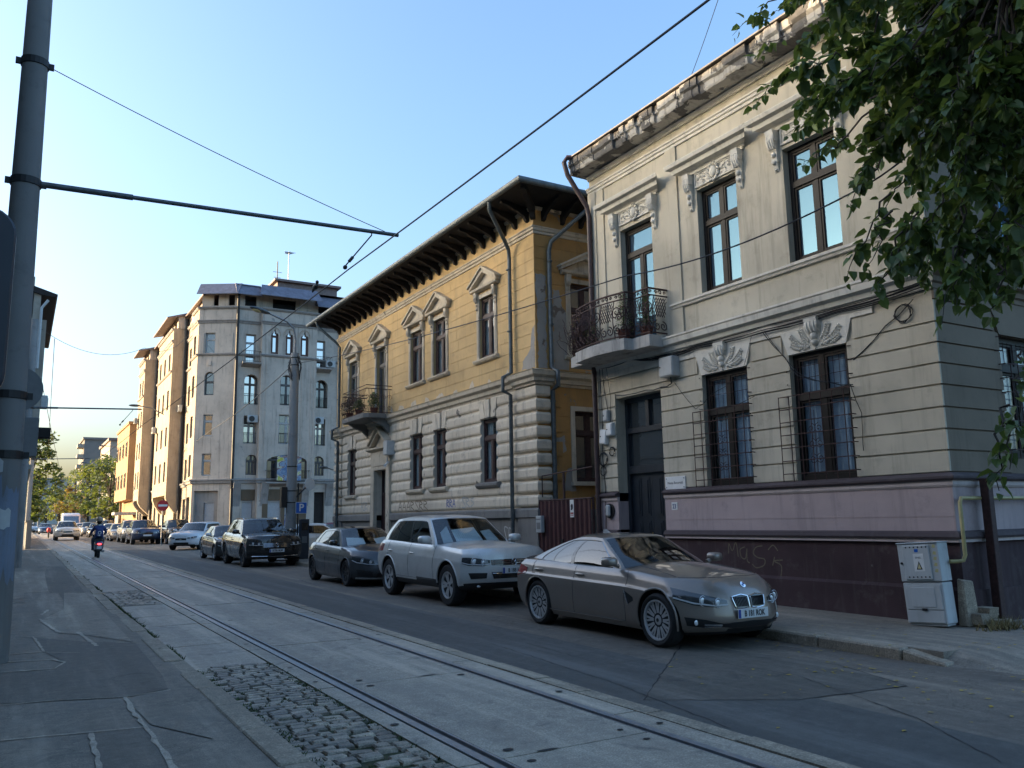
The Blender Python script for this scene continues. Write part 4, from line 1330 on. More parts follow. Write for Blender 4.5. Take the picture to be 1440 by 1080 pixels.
for z0, z1 in zip(zc, zc[1:]):
    holes = [(a - .16, b + .16) for a, b, c, d in UP if c - .1 < z1 and d + .55 > z0]
    off = rnd.uniform(0, .6)
    for s, e in cut(Y1 - .012, Y2, holes):
        x = s
        while x < e - .02:
            x2 = min(e, x + 1.15 + (off if x == s else 0))
            if e - x2 < .3: x2 = e
            mb.fbox(FB, x + .004, x2 - .004, z0 + .006, z1 - .006, .0005, .012, 0); x = x2
bld(mb, 'upper_wall', M['ochre'])
mb = MB()
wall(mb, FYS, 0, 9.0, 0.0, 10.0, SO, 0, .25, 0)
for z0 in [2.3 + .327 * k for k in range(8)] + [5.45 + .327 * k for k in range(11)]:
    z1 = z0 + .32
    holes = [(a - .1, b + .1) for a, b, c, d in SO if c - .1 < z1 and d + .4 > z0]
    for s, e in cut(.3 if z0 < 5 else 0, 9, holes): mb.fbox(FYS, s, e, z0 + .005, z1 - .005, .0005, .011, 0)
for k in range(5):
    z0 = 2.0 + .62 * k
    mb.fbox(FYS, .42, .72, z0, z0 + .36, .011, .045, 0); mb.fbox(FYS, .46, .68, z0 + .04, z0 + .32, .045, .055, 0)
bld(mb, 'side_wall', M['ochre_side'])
mb = MB(); mb.box(11.5, 20, Y1 + .4, Y2 - .05, 0, 9.9); bld(mb, 'room_core', M['room'])
mb = MB(); mb.box(11.12, 20.0, Y2 - .04, Y2 + .02, 0, 9.9); bld(mb, 'end_wall', M['ochre'])
# rusticated stone of the ground floor
mb = MB()
zc = [1.95 + .346 * k for k in range(10)]
for z0, z1 in zip(zc[:-1], zc[1:]):
    za, zb = z0 + .022, z1 - .022
    holes = [(a, b) for a, b, c, d in LO + [(OD[0] - .32, OD[1] + .32, .2, 4.2)] if c < zb and d > za]
    if zb > 4.5: holes += [((a + b) / 2 - .16, (a + b) / 2 + .16) for a, b, c, d in LO] + [(27.0, 28.9)]
    for s, e in cut(Y1 + .9, Y2 - .9, holes):
        if e - s < .08: continue
        mb.prof(FB, [(0.0005, za), (.035, za + .025), (.052, za + .07), (.052, zb - .07), (.035, zb - .025), (.0005, zb)], s, e)
    for s, e, mi in ((Y1, Y1 + .86, -1), (Y2 - .86, Y2, 0)):
        mb.prof(FB, [(0.0005, za), (.075, za + .025), (.10, za + .07), (.10, zb - .07), (.075, zb - .025), (.0005, zb)], s, e, None, mi)
    mb.prof(FYS, [(0.0005, za), (.075, za + .025), (.10, za + .07), (.10, zb - .07), (.075, zb - .025), (.0005, zb)], 0, .34, None, -1)
for a, b, c, d in LO:                                   # splayed keystones
    m_ = (a + b) / 2
    for s in (-1, 0, 1):
        q = [(m_ + s * .30 - .12, d + .02), (m_ + s * .30 + .12, d + .02), (m_ + s * .40 + .13, 4.98), (m_ + s * .40 - .13, 4.98)]
        mb.extr(FB, q, .02, .065 if s else .09)
bld(mb, 'rustication', M['stone_grey'])
mb = MB()
for s, e, mi in ((Y1, OD[0] - .2, -1), (OD[1] + .2, Y2, 0)):
    mb.fbox(FB, s + (0 if mi else 0), e, 0, 1.72, -.25, .03)
    mb.prof(FB, [(0, 1.70), (.12, 1.72), (.12, 1.90), (.09, 1.945), (0, 1.95)], s, e, None, mi)
for s, e in ((Y1, Y1 + .9), (Y2 - .9, Y2)): mb.fbox(FB, s - .05, e, 0, 1.70, .031, .09)
mb.fbox(FYS, -.03, .36, 0, 1.7, -.2, .06); mb.prof(FYS, [(0, 1.70), (.12, 1.72), (.12, 1.90), (.09, 1.945), (0, 1.95)], 0, .4, None, -1)
mb.fbox(FYS, .4, 9, 0, 1.9, -.2, .03)
bld(mb, 'plinth', M['plinth_grey'])
mb = MB()
ENT = [(0, 5.02), (.03, 5.02), (.05, 5.08), (.10, 5.10), (.11, 5.2), (.20, 5.26), (.22, 5.36), (.24, 5.38), (.02, 5.43), (0, 5.43)]
mb.prof(FB, ENT, Y1, Y2, None, -1); mb.prof(FYS, ENT, 0, 9, None, -1)
ENT2 = [(0, 5.03), (.13, 5.04), (.14, 5.10), (.21, 5.12), (.22, 5.2), (.30, 5.26), (.32, 5.36), (.34, 5.38), (.10, 5.44), (0, 5.44)]
mb.prof(FB, ENT2, Y1, Y1 + .95, None, -1); mb.prof(FYS, ENT2, 0, .4, None, -1); mb.prof(FB, ENT2, Y2 - .9, Y2, None)
bld(mb, 'belt_course', M['trim'])
mb = MB()
CM = [(0, 9.05), (.03, 9.06), (.035, 9.12), (.07, 9.14), (.075, 9.2), (.10, 9.22), (.10, 9.245), (0, 9.26)]
mb.prof(FB, CM, Y1, Y2, None, -1); mb.prof(FYS, CM, 0, 9, None, -1)
CT = [(0, 9.70), (.05, 9.71), (.08, 9.78), (.0, 9.80)]
mb.prof(FB, CT, Y1, Y2, None, -1); mb.prof(FYS, CT, 0, 9, None, -1)
bld(mb, 'cornice_moulding', M['trim'])
# window trim: jamb strips, drops, pediment, sill
def surround(fr, a0, a1, z0, z1, sill=True):
    c = (a0 + a1) / 2; h = (a1 - a0) / 2
    mb = MB()
    for s in (-1, 1):
        x = c + s * (h + .075)
        mb.fbox(fr, x - .07, x + .07, z0 - .0, z1 + .12, .001, .035); mb.fbox(fr, x - .035, x + .035, z0 + .1, z1 - .62, .035, .05)
        console(mb, fr, x + s * .02, z1 - .42, z1 + .2, .15, .13)
    mb.fbox(fr, c - h - .005, c + h + .005, z1 + .001, z1 + .12, .001, .034)
    zb = z1 + .2
    mb.prof(fr, [(0, zb), (.08, zb), (.16, zb + .03), (.18, zb + .09), (.0, zb + .12)], c - h - .3, c + h + .3, None, -.2, .2)
    ap = zb + .62; w_ = h + .36
    for s in (-1, 1):
        q = [(c + s * w_, zb + .10), (c + s * w_, zb + .18), (c, ap), (c, ap - .13)]
        mb.extr(fr, q, .001, .17); q2 = [(c + s * (w_ + .04), zb + .17), (c + s * (w_ + .04), zb + .225), (c, ap + .055), (c, ap - .005)]
        mb.extr(fr, q2, .001, .22)
    mb.extr(fr, [(c - w_ + .12, zb + .12), (c + w_ - .12, zb + .12), (c, ap - .13)], .001, .03)
    if sill: 
        mb.prof(fr, [(0, z0 - .13), (.09, z0 - .11), (.13, z0 - .06), (.13, z0 - .02), (0, z0 - .0)], c - h - .24, c + h + .24)
    return bld(mb, 'window_surround', M['trim'])
for i, u in enumerate(UP):
    surround(FB, *u, sill=(i != 3))
surround(FYS, *SO[1])
for i, u in enumerate(UP):
    if i == 3:
        window(oh, FB, u[0], u[1], u[2], u[3], -.16, M['grey_frame'], M['old_glass'], 7.36)
    else:
        window(oh, FB, *u, -.13, M['wine_frame'] if i != 4 else M['grey_frame'], M['net_glass'], 7.42, bars=(6.8,) if i == 4 else (), curtain=M['net'], cl=(.32, .5))
for i, u in enumerate(LO):
    window(oh, FB, *u, -.13, M['wine_frame'], M['net_glass'] if i < 3 else M['old_glass'], 3.92, (.5,), (.5,) if i else (), curtain=M['net'] if i < 3 else None, cl=(.34, .5))
    mb = MB(); mb.prof(FB, [(0, 2.52), (.10, 2.54), (.15, 2.6), (.15, 2.66), (0, 2.70)], u[0] - .16, u[1] + .16)
    bld(mb, 'sill', M['trim'] if i else M['plinth_grey'])
for u in SO: window(oh, FYS, *u, -.14, M['wine_frame'], M['old_glass'], u[2] + 1.25)
mb = MB(); mb.fbox(FYS, SO[0][0] - .15, SO[0][1] + .15, 2.5, 2.6, 0, .12); 
for q in ((SO[0][0] - .12, SO[0][0]), (SO[0][1], SO[0][1] + .12)): mb.fbox(FYS, q[0], q[1], 2.6, 4.54, .0, .05)
mb.fbox(FYS, SO[0][0], SO[0][1], 4.42, 4.54, 0, .049)
bld(mb, 'window_surround', M['trim'])
# the open balcony shutter-door leaf
mb = MB(); fo = Fr(FB.P(28.54, 0, .02), (0.25, .3, 0), (-.8, .6, 0))
for a, b, c, d in ((0, .07, 5.45, 7.3), (.40, .47, 5.45, 7.3), (.07, .40, 5.45, 5.7), (.07, .40, 7.2, 7.3), (.07, .40, 6.35, 6.42)): mb.fbox(fo, a, b, c, d, 0, .04)
dl = bld(mb, 'door_leaf', M['pvc'])
mb = MB(); mb.fbox(fo, .065, .405, 5.69, 7.21, .015, .022); mb.build('pane', M['old_glass'], dl)
# street door in its stone frame with small pediment
a0, a1, z0, z1 = OD
mb = MB()
for x0, x1 in ((a0 - .32, a0), (a1, a1 + .32)): mb.fbox(FB, x0, x1, .1, z1, .001, .13); 
mb.fbox(FB, a0 - .32, a1 + .32, z1, 4.16, .001, .125); mb.fbox(FB, a0 - .12, a1 + .12, z1 + .14, 4.05, .125, .15)
mb.prof(FB, [(0, 4.16), (.16, 4.18), (.26, 4.24), (.26, 4.30), (0, 4.33)], a0 - .42, a1 + .42, None, -.3, .3)
c = (a0 + a1) / 2
for s in (-1, 1):
    mb.extr(FB, [(c + s * .8, 4.32), (c + s * .8, 4.42), (c, 5.0), (c, 4.84)], .001, .22)
    mb.extr(FB, [(c + s * .86, 4.40), (c + s * .86, 4.46), (c, 5.06), (c, 4.98)], .001, .3)
mb.extr(FB, [(c - .62, 4.33), (c + .62, 4.33), (c, 4.82)], .001, .06)
bld(mb, 'door_surround', M['trim'])
mb = MB()
o = -.27
mb.fbox(FB, a0, a0 + .07, .2, z1, o, o + .08); mb.fbox(FB, a1 - .07, a1, .2, z1, o, o + .08); mb.fbox(FB, a0 + .07, a1 - .07, 2.6, 2.7, o, o + .09); mb.fbox(FB, a0 + .07, a1 - .07, z1 - .07, z1, o, o + .08)
for k in range(2):
    x0 = lin(a0 + .07, a1 - .07, k / 2) + .004; x1 = lin(a0 + .07, a1 - .07, (k + 1) / 2) - .004
    mb.fbox(FB, x0, x1, .2, 2.6, o + .01, o + .05)
    mb.fbox(FB, x0 + .08, x1 - .08, .35, 1.0, o + .05, o + .07); mb.fbox(FB, x0 + .08, x1 - .08, 1.15, 2.45, o + .05, o + .062)
dr = bld(mb, 'door', M['wine_frame'])
mb = MB(); mb.fbox(FB, a0 + .07, a1 - .07, 2.7, z1 - .07, o + .03, o + .04); mb.build('pane', M['old_glass'], dr)
mb = MB(); mb.tube([FB.P(a1 - .62, 1.25, o + .05), FB.P(a1 - .62, 1.25, o + .1), FB.P(a1 - .74, 1.25, o + .1)], .012, 6); mb.build('handle', M['brass'], dr)
# balcony
BY0, BY1, BO = 27.05, 29.55, 1.02
mb = MB()
plan_prism(mb, [(BY0, 0), (BY0, BO - .15), (BY0 + .15, BO), (BY1 - .15, BO), (BY1, BO - .15), (BY1, 0)], FB, 5.26, 5.42)
for a in (BY0 + .2, BY1 - .3):
    mb.extr(Fr(FB.P(a, 0, 0), FB.N, FB.A), [(0.02, 4.75), (.02, 5.26), (.8, 5.26), (.55, 5.1), (.25, 5.0)], 0, .16)
bal = bld(mb, 'balcony', M['plinth_grey'])
mb = MB()
loopp = [(BY0 + .04, 0), (BY0 + .04, BO - .06), (BY1 - .04, BO - .06), (BY1 - .04, 0)]
for z in (5.46, 6.28, 6.40): mb.tube([FB.P(a, z, o_) for a, o_ in loopp], .014, 5)
def pt(s, z, bul=.07):
    L1 = BO - .06; L2 = BY1 - BY0 - .08
    k = bul * math.sin((z - 5.46) / .82 * PI) if 5.46 < z < 6.28 else 0
    if s < L1: return FB.P(BY0 + .04 - k, z, s)
    if s < L1 + L2: return FB.P(BY0 + .04 + s - L1, z, L1 + k)
    return FB.P(BY1 - .04 + k, z, max(0, L1 - (s - L1 - L2)))
tot = 2 * (BO - .06) + BY1 - BY0 - .08
n = 40
for i in range(n + 1):
    mb.tube([pt(tot * i / n * .999, 5.46 + .82 * q / 6) for q in range(7)], .007, 4)
for i in range(20):
    cs = tot * (i + .5) / 20
    for cz, r in ((5.6, .08), (5.98, .1)):
        mb.tube([pt(max(0, min(tot * .999, cs + r * (1 - .8 * q / 16) * math.cos(q * .55 * (1 if i % 2 else -1)))), cz + r * (1 - .8 * q / 16) * math.sin(q * .55), .09) for q in range(17)], .008, 4)
mb.build('railing', M['rust_metal'], bal)
# eaves: boarded soffit on brackets, gutter, shallow hipped roof
OV = .95
mb = MB()
def hipring(o, z): return [FB.P(Y1 - o, z, o), FB.P(Y2 + o, z, o), FB.P(Y2 + o, z, -9 - o), FB.P(Y1 - o, z, -9 - o)]
mb.add(hipring(0, 9.80) + hipring(OV, 9.92) + hipring(OV, 10.02) + hipring(.0, 10.05), [(0, 1, 5, 4), (1, 2, 6, 5), (2, 3, 7, 6), (3, 0, 4, 7), (4, 5, 9, 8), (5, 6, 10, 9), (6, 7, 11, 10), (7, 4, 8, 11)])
bld(mb, 'soffit', M['old_timber'])
mb = MB()
mb.add(hipring(OV, 10.025) + [FB.P(Y1 + 4.5, 11.7, -4.5), FB.P(Y2 - 4.5, 11.7, -4.5)], [(0, 1, 5, 4), (1, 2, 5), (2, 3, 4, 5), (3, 0, 4)])
bld(mb, 'roof', M['tin'])
BR = [(0.0, 9.42), (.09, 9.45), (.15, 9.56), (.34, 9.66), (.5, 9.71), (.66, 9.79), (.84, 9.82), (.84, 9.92), (0, 9.83)]
k = 0; a = Y1 + .25
def bracket(fr, a):
    mb = MB(); f2 = Fr(fr.P(a, 0, 0), fr.N, fr.A); mb.extr(f2, BR, -.05, .05)
    return bld(mb, 'eaves_bracket', M['old_timber'])
while a < Y2:
    bracket(FB, a); a += .60
for x in (.3, .9, 1.5, 2.1, 2.7, 3.3): bracket(FYS, x)
mb = MB(); f2 = Fr(FB.P(Y1, 0, 0), (-1, -1, 0), (1, -1, 0)); mb.extr(f2, [(p[0] * 1.35, p[1]) for p in BR], -.065, .065); bld(mb, 'eaves_bracket', M['old_timber'])
mb = MB()
GU = [(OV - .0, 9.94), (OV + .03, 9.90), (OV + .08, 9.89), (OV + .13, 9.93), (OV + .14, 10.0), (OV + .125, 10.03), (OV, 10.03)]
mb.prof(FB, GU, Y1, Y2, None, -1, 1); mb.prof(FYS, GU, 0, 9, None, -1)
gt = bld(mb, 'gutter', M['zinc'], smooth=50)
def dpipe(pts, r=.055, low=None):
    mb = MB(); mb.tube(pts, r, 10); d_ = bld(mb, 'downpipe', M['zinc'], smooth=50)
    for z in (8.3, 6.6, 4.6, 3.0):
        mb = MB(); p = pts[-1]; mb.tube([(p.x, p.y, z), (p.x, p.y, z + .035)], r * 1.2, 10)
        mb.build('clamp', M['zinc'], d_)
dpipe([FB.P(18.05, 9.92, 1.0), FB.P(18.08, 9.7, .98), FB.P(18.45, 9.05, .3), FB.P(18.52, 8.85, .16), FB.P(18.53, 8.6, .14), FB.P(18.53, 5.5, .14), FB.P(18.53, 5.35, .4), FB.P(18.53, 5.0, .4), FB.P(18.53, 4.9, .17), FB.P(18.53, .2, .17)])
dpipe([FYS.P(1.25, 9.9, 1.0), FYS.P(1.2, 9.7, .95), FYS.P(.45, 8.85, .14), FYS.P(.4, 8.6, .1), FYS.P(.4, 5.5, .1), FYS.P(.4, 5.35, .38), FYS.P(.4, 5.0, .38), FYS.P(.4, 4.9, .13), FYS.P(.4, 1.9, .13)], .06)
dpipe([FB.P(32.9, 9.92, 1.0), FB.P(32.85, 9.7, .95), FB.P(32.5, 9.0, .25), FB.P(32.45, 8.8, .12), FB.P(32.42, 5.5, .12), FB.P(32.42, 5.35, .4), FB.P(32.42, 5.0, .4), FB.P(32.42, 4.9, .15), FB.P(32.42, .2, .15)])
# places where the ochre coat has come away
def patch(fr, pts, o, mat, name='bare_patch', th=.006):
    rnd = random.Random(int(pts[0][0] * 100 + pts[0][1] * 37))
    out = []
    for (x0, z0), (x1, z1) in zip(pts, pts[1:] + pts[:1]):
        n = max(1, int(math.hypot(x1 - x0, z1 - z0) / .09))
        for i in range(n):
            t = i / n; out.append((lin(x0, x1, t) + rnd.uniform(-.03, .03), lin(z0, z1, t) + rnd.uniform(-.03, .03)))
    mb = MB(); mb.extr(fr, out, o, o + th); return bld(mb, name, mat)
patch(FYS, [(.53, 5.5), (1.0, 5.5), (1.02, 6.4), (1.0, 6.95), (.85, 7.15), (.74, 7.6), (.55, 7.62)], .011, M['bare_render'])
patch(FYS, [(.06, 5.5), (.32, 5.5), (.32, 7.95), (.02, 7.98), (.05, 7.0)], .011, M['bare_render'])
patch(FB, [(17.52, 5.5), (18.2, 5.5), (18.1, 5.75), (17.75, 6.0), (17.65, 6.5), (17.54, 6.6)], .012, M['bare_render'])
patch(FYS, [(.5, 3.3), (.85, 3.35), (.8, 3.75), (.52, 3.7)], .011, M['bare_render']); patch(FYS, [(.75, 2.35), (1.1, 2.35), (1.05, 2.95), (.85, 2.9)], .011, M['bare_render'])
for k in range(14):
    a = 18.8 + k * 1.02; 
    if 27 < a < 29.6: continue
    w_ = rnd.uniform(.2, .6); patch(FB, [(a, 5.45), (a + w_, 5.45), (a + w_ * .8, 5.45 + rnd.uniform(.05, .25)), (a + .1, 5.45 + rnd.uniform(.08, .22))], .0121, M['trim'])
for ch in oh.children: ch.location = -_O0
# yard gate between the two houses
GX = 11.02
M['gate_red'] = flat('gate_red', (0.075, 0.026, 0.026), 0.5, 0.1, var=0.25, vs=4)
gate = thing('yard_gate', 'dark red corrugated metal gate between the two houses', 'gate', (GX, 16.3, .2))
f2 = Fr((0, -16.3, -.2), (0, 1, 0), (-1, 0, 0))
mb = MB(); vs = []; n = 92
for i in range(n + 1):
    a = 15.22 + 2.18 * i / n; o_ = .022 * max(-1, min(1, 1.7 * math.sin(i * .82)))
    vs += [f2.P(a, .25, o_), f2.P(a, 2.1, o_)]
mb.add(vs, [(2 * i, 2 * i + 2, 2 * i + 3, 2 * i + 1) for i in range(n)])
mb.build('panel', M['gate_red'], gate, fix=False)
mb = MB()
for a in (15.2, 16.35, 17.4): mb.tube([f2.P(a, .2, -.05), f2.P(a, 2.14 if a != 16.35 else 2.75, -.05)], .03, 6)
mb.tube([f2.P(15.2, 2.12, -.02), f2.P(17.4, 2.12, -.02)], .02, 6); mb.tube([f2.P(15.2, 2.82, -.05), f2.P(17.3, 2.72, -.05), f2.P(17.3, 2.2, -.05)], .016, 6)
mb.build('frame', M['rust_metal'], gate)
mb = MB(); mb.fbox(f2, 16.32, 16.4, 1.0, 1.2, .02, .05); mb.tube([f2.P(16.3, 1.1, .03), f2.P(16.3, 1.1, .09), f2.P(16.2, 1.1, .09)], .01, 5); mb.build('handle', M['black_metal'], gate)
t = thing('mailbox', 'pale grey mailbox fixed to the red gate', 'mailbox', (GX - .05, 17.2, 1.35))
f3 = Fr((0, 0, 0), (0, 1, 0), (-1, 0, 0))
mb = MB(); mb.fbox(f3, -.12, .12, 0, .4, 0, .1); mb.build('box', M['pvc'], t, bevel=.01)
mb = MB(); mb.fbox(f3, -.09, .09, .31, .33, .1, .112); mb.fbox(f3, -.08, .08, .08, .24, .1, .106); mb.build('slot', M['grey_metal'], t)
t = thing('warning_sign', 'small white dog warning sign on the red gate', 'sign', (GX - .03, 15.92, 1.7))
mb = MB(); mb.fbox(f3, -.075, .075, 0, .40, 0, .008); mb.build('plate', M['white'], t)
mb = MB()
mb.extr(f3, [(-.04, .2), (-.045, .27), (-.02, .31), (.01, .30), (.05, .26), (.03, .22), (.045, .17), (.0, .16)], .0085, .0105)
mb.build('picture', M['ink'], t)
M['red_ink'] = flat('red_ink', (0.35, 0.04, 0.03), 0.5)
mb = MB(); mb.fbox(f3, -.06, .06, .04, .06, .0085, .0105); mb.fbox(f3, -.06, .06, .075, .11, .0085, .0105); mb.build('lettering', M['red_ink'], t)
mb = MB(); mb.box(12.5, 19.8, 15.2, 15.4, 0, 3.2); mb.box(19.8, 20.2, 14.9, 17.4, 0, 4.0)
tag(mb.build('yard_wall', M['bare_render']), 'rough rendered wall of the yard seen through the gate', 'wall')
sheet('yard', rect(11.1, 20, 15.0, 17.5), 0.1, M['soil'])
small_box('junction_box', 'pale grey cable box on the wall beside the carved street door of the ochre house', 'box', FB, 26.75, 27.1, 3.95, 4.45, .3, M['pvc'])
t = thing('security_camera', 'white bullet camera hanging below the grey cable box of the ochre house', 'camera', FB.P(26.95, 3.6, .2))
mb = MB(); mb.tube([(0, .05, .28), (0, .05, .08), (-.04, .0, .06)], .018, 6); mb.build('arm', M['pvc'], t)
mb = MB(); mb.tube([(.06, .1, .1), (-.14, -.12, -.02)], .05, 10); mb.tube([(-.14, -.12, -.02), (-.16, -.14, -.03)], .055, 10); mb.build('housing', M['white'], t)
# tags sprayed along the lower wall
M['spray_white'] = flat('spray_white', (0.42, 0.42, 0.40), 0.9, var=0.3, vs=20); M['spray_blue'] = flat('spray_blue', (0.10, 0.14, 0.34), 0.9, var=0.3, vs=20); M['spray_black'] = flat('spray_black', (0.02, 0.02, 0.022), 0.9); M['spray_tan'] = flat('spray_tan', (0.22, 0.17, 0.12), 0.9, var=0.3, vs=20)
rnd = random.Random(21)
def tagword(a, z, w_, h, n, seed):
    r_ = random.Random(seed); out = []
    for i in range(n):
        x = a - w_ * i / n; ww = w_ / n * .8
        k = r_.randrange(4)
        if k == 0: out.append([(x, z), (x - ww * .5, z + h), (x - ww, z)]); out.append([(x - ww * .2, z + h * .4), (x - ww * .8, z + h * .4)])
        elif k == 1: out.append([(x - ww, z + h), (x, z + h), (x - ww, z + .05 * h), (x, z)])
        elif k == 2: out.append([(x, z), (x, z + h), (x - ww * .8, z + h * .75), (x, z + h * .5), (x - ww, z)])
        else: out.append([(x - ww, z + h), (x - ww * .1, z + h * .8), (x - ww * .9, z + h * .4), (x, z)])
    return out
for lb, a, z, w_, h, n, mt, sd in (('tan and pale sprayed lettering between two ledges under the paired windows of the ochre house', 26.3, 2.02, 2.4, .27, 7, 'spray_tan', 2), ('small blue sprayed tag on the lower wall of the ochre house', 22.6, 2.06, .6, .22, 3, 'spray_blue', 5),
        ('faded white sprayed tag under the single lower window of the ochre house', 21.6, 2.04, .8, .26, 3, 'spray_white', 8), ('white sprayed tag on the grey plinth beside the zinc downpipe', 19.2, .9, .5, .55, 2, 'spray_white', 4),
        ('white sprayed tags up the left wall beside the carved street door', 29.9, 2.1, .7, .28, 3, 'spray_white', 14)):
    scrawl('graffiti', lb, FB, tagword(a, z, w_, h, n, sd), M[mt], .0335 if z < 1.5 else .0535, .035)
# ------------------------------------------------------------------ grey corner apartment block across the side street
M['grey_wall'] = plaster('grey_wall', (0.529, 0.460, 0.387), dirt=(0.15, 0.14, 0.13), dirt_amt=0.5, patch=(0.36, 0.335, 0.31), patch_lo=0.68, streak=0.7, hue=0.1)
M['grey_tan'] = plaster('grey_tan', (0.431, 0.358, 0.266), dirt=(0.15, 0.125, 0.10), dirt_amt=0.5, streak=0.7, hue=0.1)
M['grey_trim'] = plaster('grey_trim', (0.312, 0.293, 0.273), dirt=(0.11, 0.10, 0.095), dirt_amt=0.6, streak=0.6)
M['slate_tin'] = flat('slate_tin', (0.184, 0.184, 0.224), 0.55, 0.3, var=0.25, vs=3)
M['brown_tin'] = flat('brown_tin', (0.208, 0.152, 0.136), 0.6, 0.2, var=0.3, vs=3)
M['brown_frame'] = flat('brown_frame', (0.10, 0.05, 0.04), 0.6, var=0.2)
M['pale_frame'] = flat('pale_frame', (0.40, 0.41, 0.41), 0.5)
M['shutter'] = flat('shutter', (0.42, 0.43, 0.44), 0.5, var=0.1)
M['flat_glass'] = glass_mat('flat_glass', (0.03, 0.035, 0.045), 0.12, wob=0.05)
M['blue_glass'] = glass_mat('blue_glass', (0.06, 0.08, 0.10), 0.55, wob=0.03)
gb = thing('apartment_block', 'tall weathered grey corner apartment block with a slate eaves band, across the side street', 'building', (13.86, 66.0, .4))
_G0 = V(gb.location)
def bld(mb, name, mat, par=None, **k): return mb.build(name, mat, par or gb, **k)
FA = Fr((0, 66, 0), (1, 0, 0), (0, -1, 0))
FCc = Fr((13.86, 66, 0), (-.86, .51, 0), (-.51, -.86, 0))
FG = Fr((11.29, 0, 0), (0, 1, 0), (-1, 0, 0))
ZT = 18.75
def spandrel(mb, fr, a0, a1, zt, o0, o1, m=None, flatn=1.0):
    r = (a1 - a0) / 2; c = (a0 + a1) / 2; rz = r * flatn
    for s in (-1, 1):
        poly = [(c + s * r, zt - rz)] + [(c + s * r * math.cos(t * PI / 12), zt - rz + rz * math.sin(t * PI / 12)) for t in range(1, 7)] + [(c + s * r, zt)]
        mb.extr(fr, poly, o0, o1, m)
A_rect = [(14.6, 15.4, 14.3, 16.6), (20.27, 21.07, 14.3, 16.6), (14.67, 15.67, 7.86, 10.05), (20.27, 21.2, 7.86, 10.05), (14.75, 15.56, .3, 3.45), (20.4, 21.25, .3, 4.1)]
A_arch = [(14.61, 15.7, 10.95, 13.35), (20.27, 21.35, 10.95, 13.3), (14.93, 15.8, 5.42, 7.0), (20.29, 21.15, 5.42, 7.0)]
B_rect = [(17.26, 18.5, 7.86, 10.2), (16.57, 17.62, .3, 3.45), (17.9, 18.75, .3, 3.45)]
B_arch = [(17.29, 18.35, 10.95, 13.4), (16.4, 19.6, 4.85, 7.0)]
B_tref = [(16.45, 17.05, 15.05, 17.15), (17.63, 18.23, 15.05, 17.15), (18.85, 19.5, 15.05, 17.15)]
BO2 = .55
mb = MB()
wall(mb, FA, 13.86, 15.75, 0, ZT, [q for q in A_rect + A_arch if q[0] < 15.75], 0, .58)
wall(mb, FA, 20.2, 34, 0, ZT, [q for q in A_rect + A_arch if q[0] > 20.2], 0, .58)
FB2 = Fr((0, 66 - BO2, 0), (1, 0, 0), (0, -1, 0))
wall(mb, FB2, 15.75, 20.2, 0, ZT, B_rect + B_arch + B_tref, 0, .35)
for x in (15.75, 20.2): mb.quad(FA.P(x, 0, 0), FA.P(x, ZT, 0), FA.P(x, ZT, BO2), FA.P(x, 0, BO2))
C_rect = [(1.65, 2.45, 14.96, 16.64), (1.6, 2.33, 8.44, 10.12), (1.58, 2.31, 5.37, 7.08), (.95, 2.8, .2, 4.22)]
C_arch = [(1.62, 2.37, 11.65, 13.5)]
wall(mb, FCc, 0, 2.99, 0, ZT, C_rect + C_arch, 0, .3)
for q in A_arch: spandrel(mb, FA, *q[:2], q[3], -.3, -.002)
for q in B_arch: spandrel(mb, FB2, *q[:2], q[3], -.3, -.002, flatn=1 if q[1] - q[0] < 2 else .35)
for q in C_arch: spandrel(mb, FCc, *q[:2], q[3], -.28, -.002)
for q in B_tref:                                        # lobed heads of the three top windows
    c = (q[0] + q[1]) / 2; h = (q[1] - q[0]) / 2
    for s in (-1, 1):
        poly = [(c + s * h, 16.45)] + [(c + s * (h * .55 + h * .45 * math.cos(t * PI / 8)), 16.45 + .3 * math.sin(t * PI / 8)) for t in range(0, 6)] + [(c + s * h * .28 * (1 - t / 5), 16.75 + .38 * math.sin(PI / 2 * t / 5)) for t in range(0, 6)] + [(c, 17.15), (c + s * h, 17.15)]
        mb.extr(FB2, poly, -.3, -.002)
# fluted strips and panels
for x in (15.9, 16.15, 18.75, 19.0, 19.75, 20.0): mb.fbox(FB2, x, x + .1, 5.6, 14.6, .001, .04)
for q in B_tref: 
    c = (q[0] + q[1]) / 2
    for t in range(14): 
        a = PI * t / 13
        mb.ball(FB2.P(c + .46 * math.cos(a), 16.6 + .62 * math.sin(a), .02), .06, 6, 4)
for a, b in ((.25, 1.35), (2.55, 2.85)): 
    mb.fbox(FCc, a, b, 15.0, 16.6, .001, .04)
mb.fbox(FCc, 1.88, 2.12, 14.0, 14.35, .001, .06)
bld(mb, 'wall', M['grey_wall'])
mb = MB()
ST = [(0, 4.75), (.12, 4.78), (.15, 4.95), (.22, 5.0), (.22, 5.1), (0, 5.15)]
ST2 = [(0, 14.78), (.08, 14.8), (.14, 14.9), (.14, 14.95), (0, 15.0)]
ST3 = [(0, 17.4), (.06, 17.42), (.1, 17.55), (.16, 17.6), (.16, 17.66), (0, 17.7)]
ST4 = [(0, 18.55), (.08, 18.57), (.16, 18.68), (.16, 18.75), (0, 18.78)]
for P_ in (ST, ST2, ST3, ST4):
    mb.prof(FA, P_, 13.86, 15.75); mb.prof(FA, P_, 20.2, 34); mb.prof(FB2, P_, 15.75, 20.2, None, -1, 1); mb.prof(FCc, P_, -.1, 2.99, None, 0, 0)
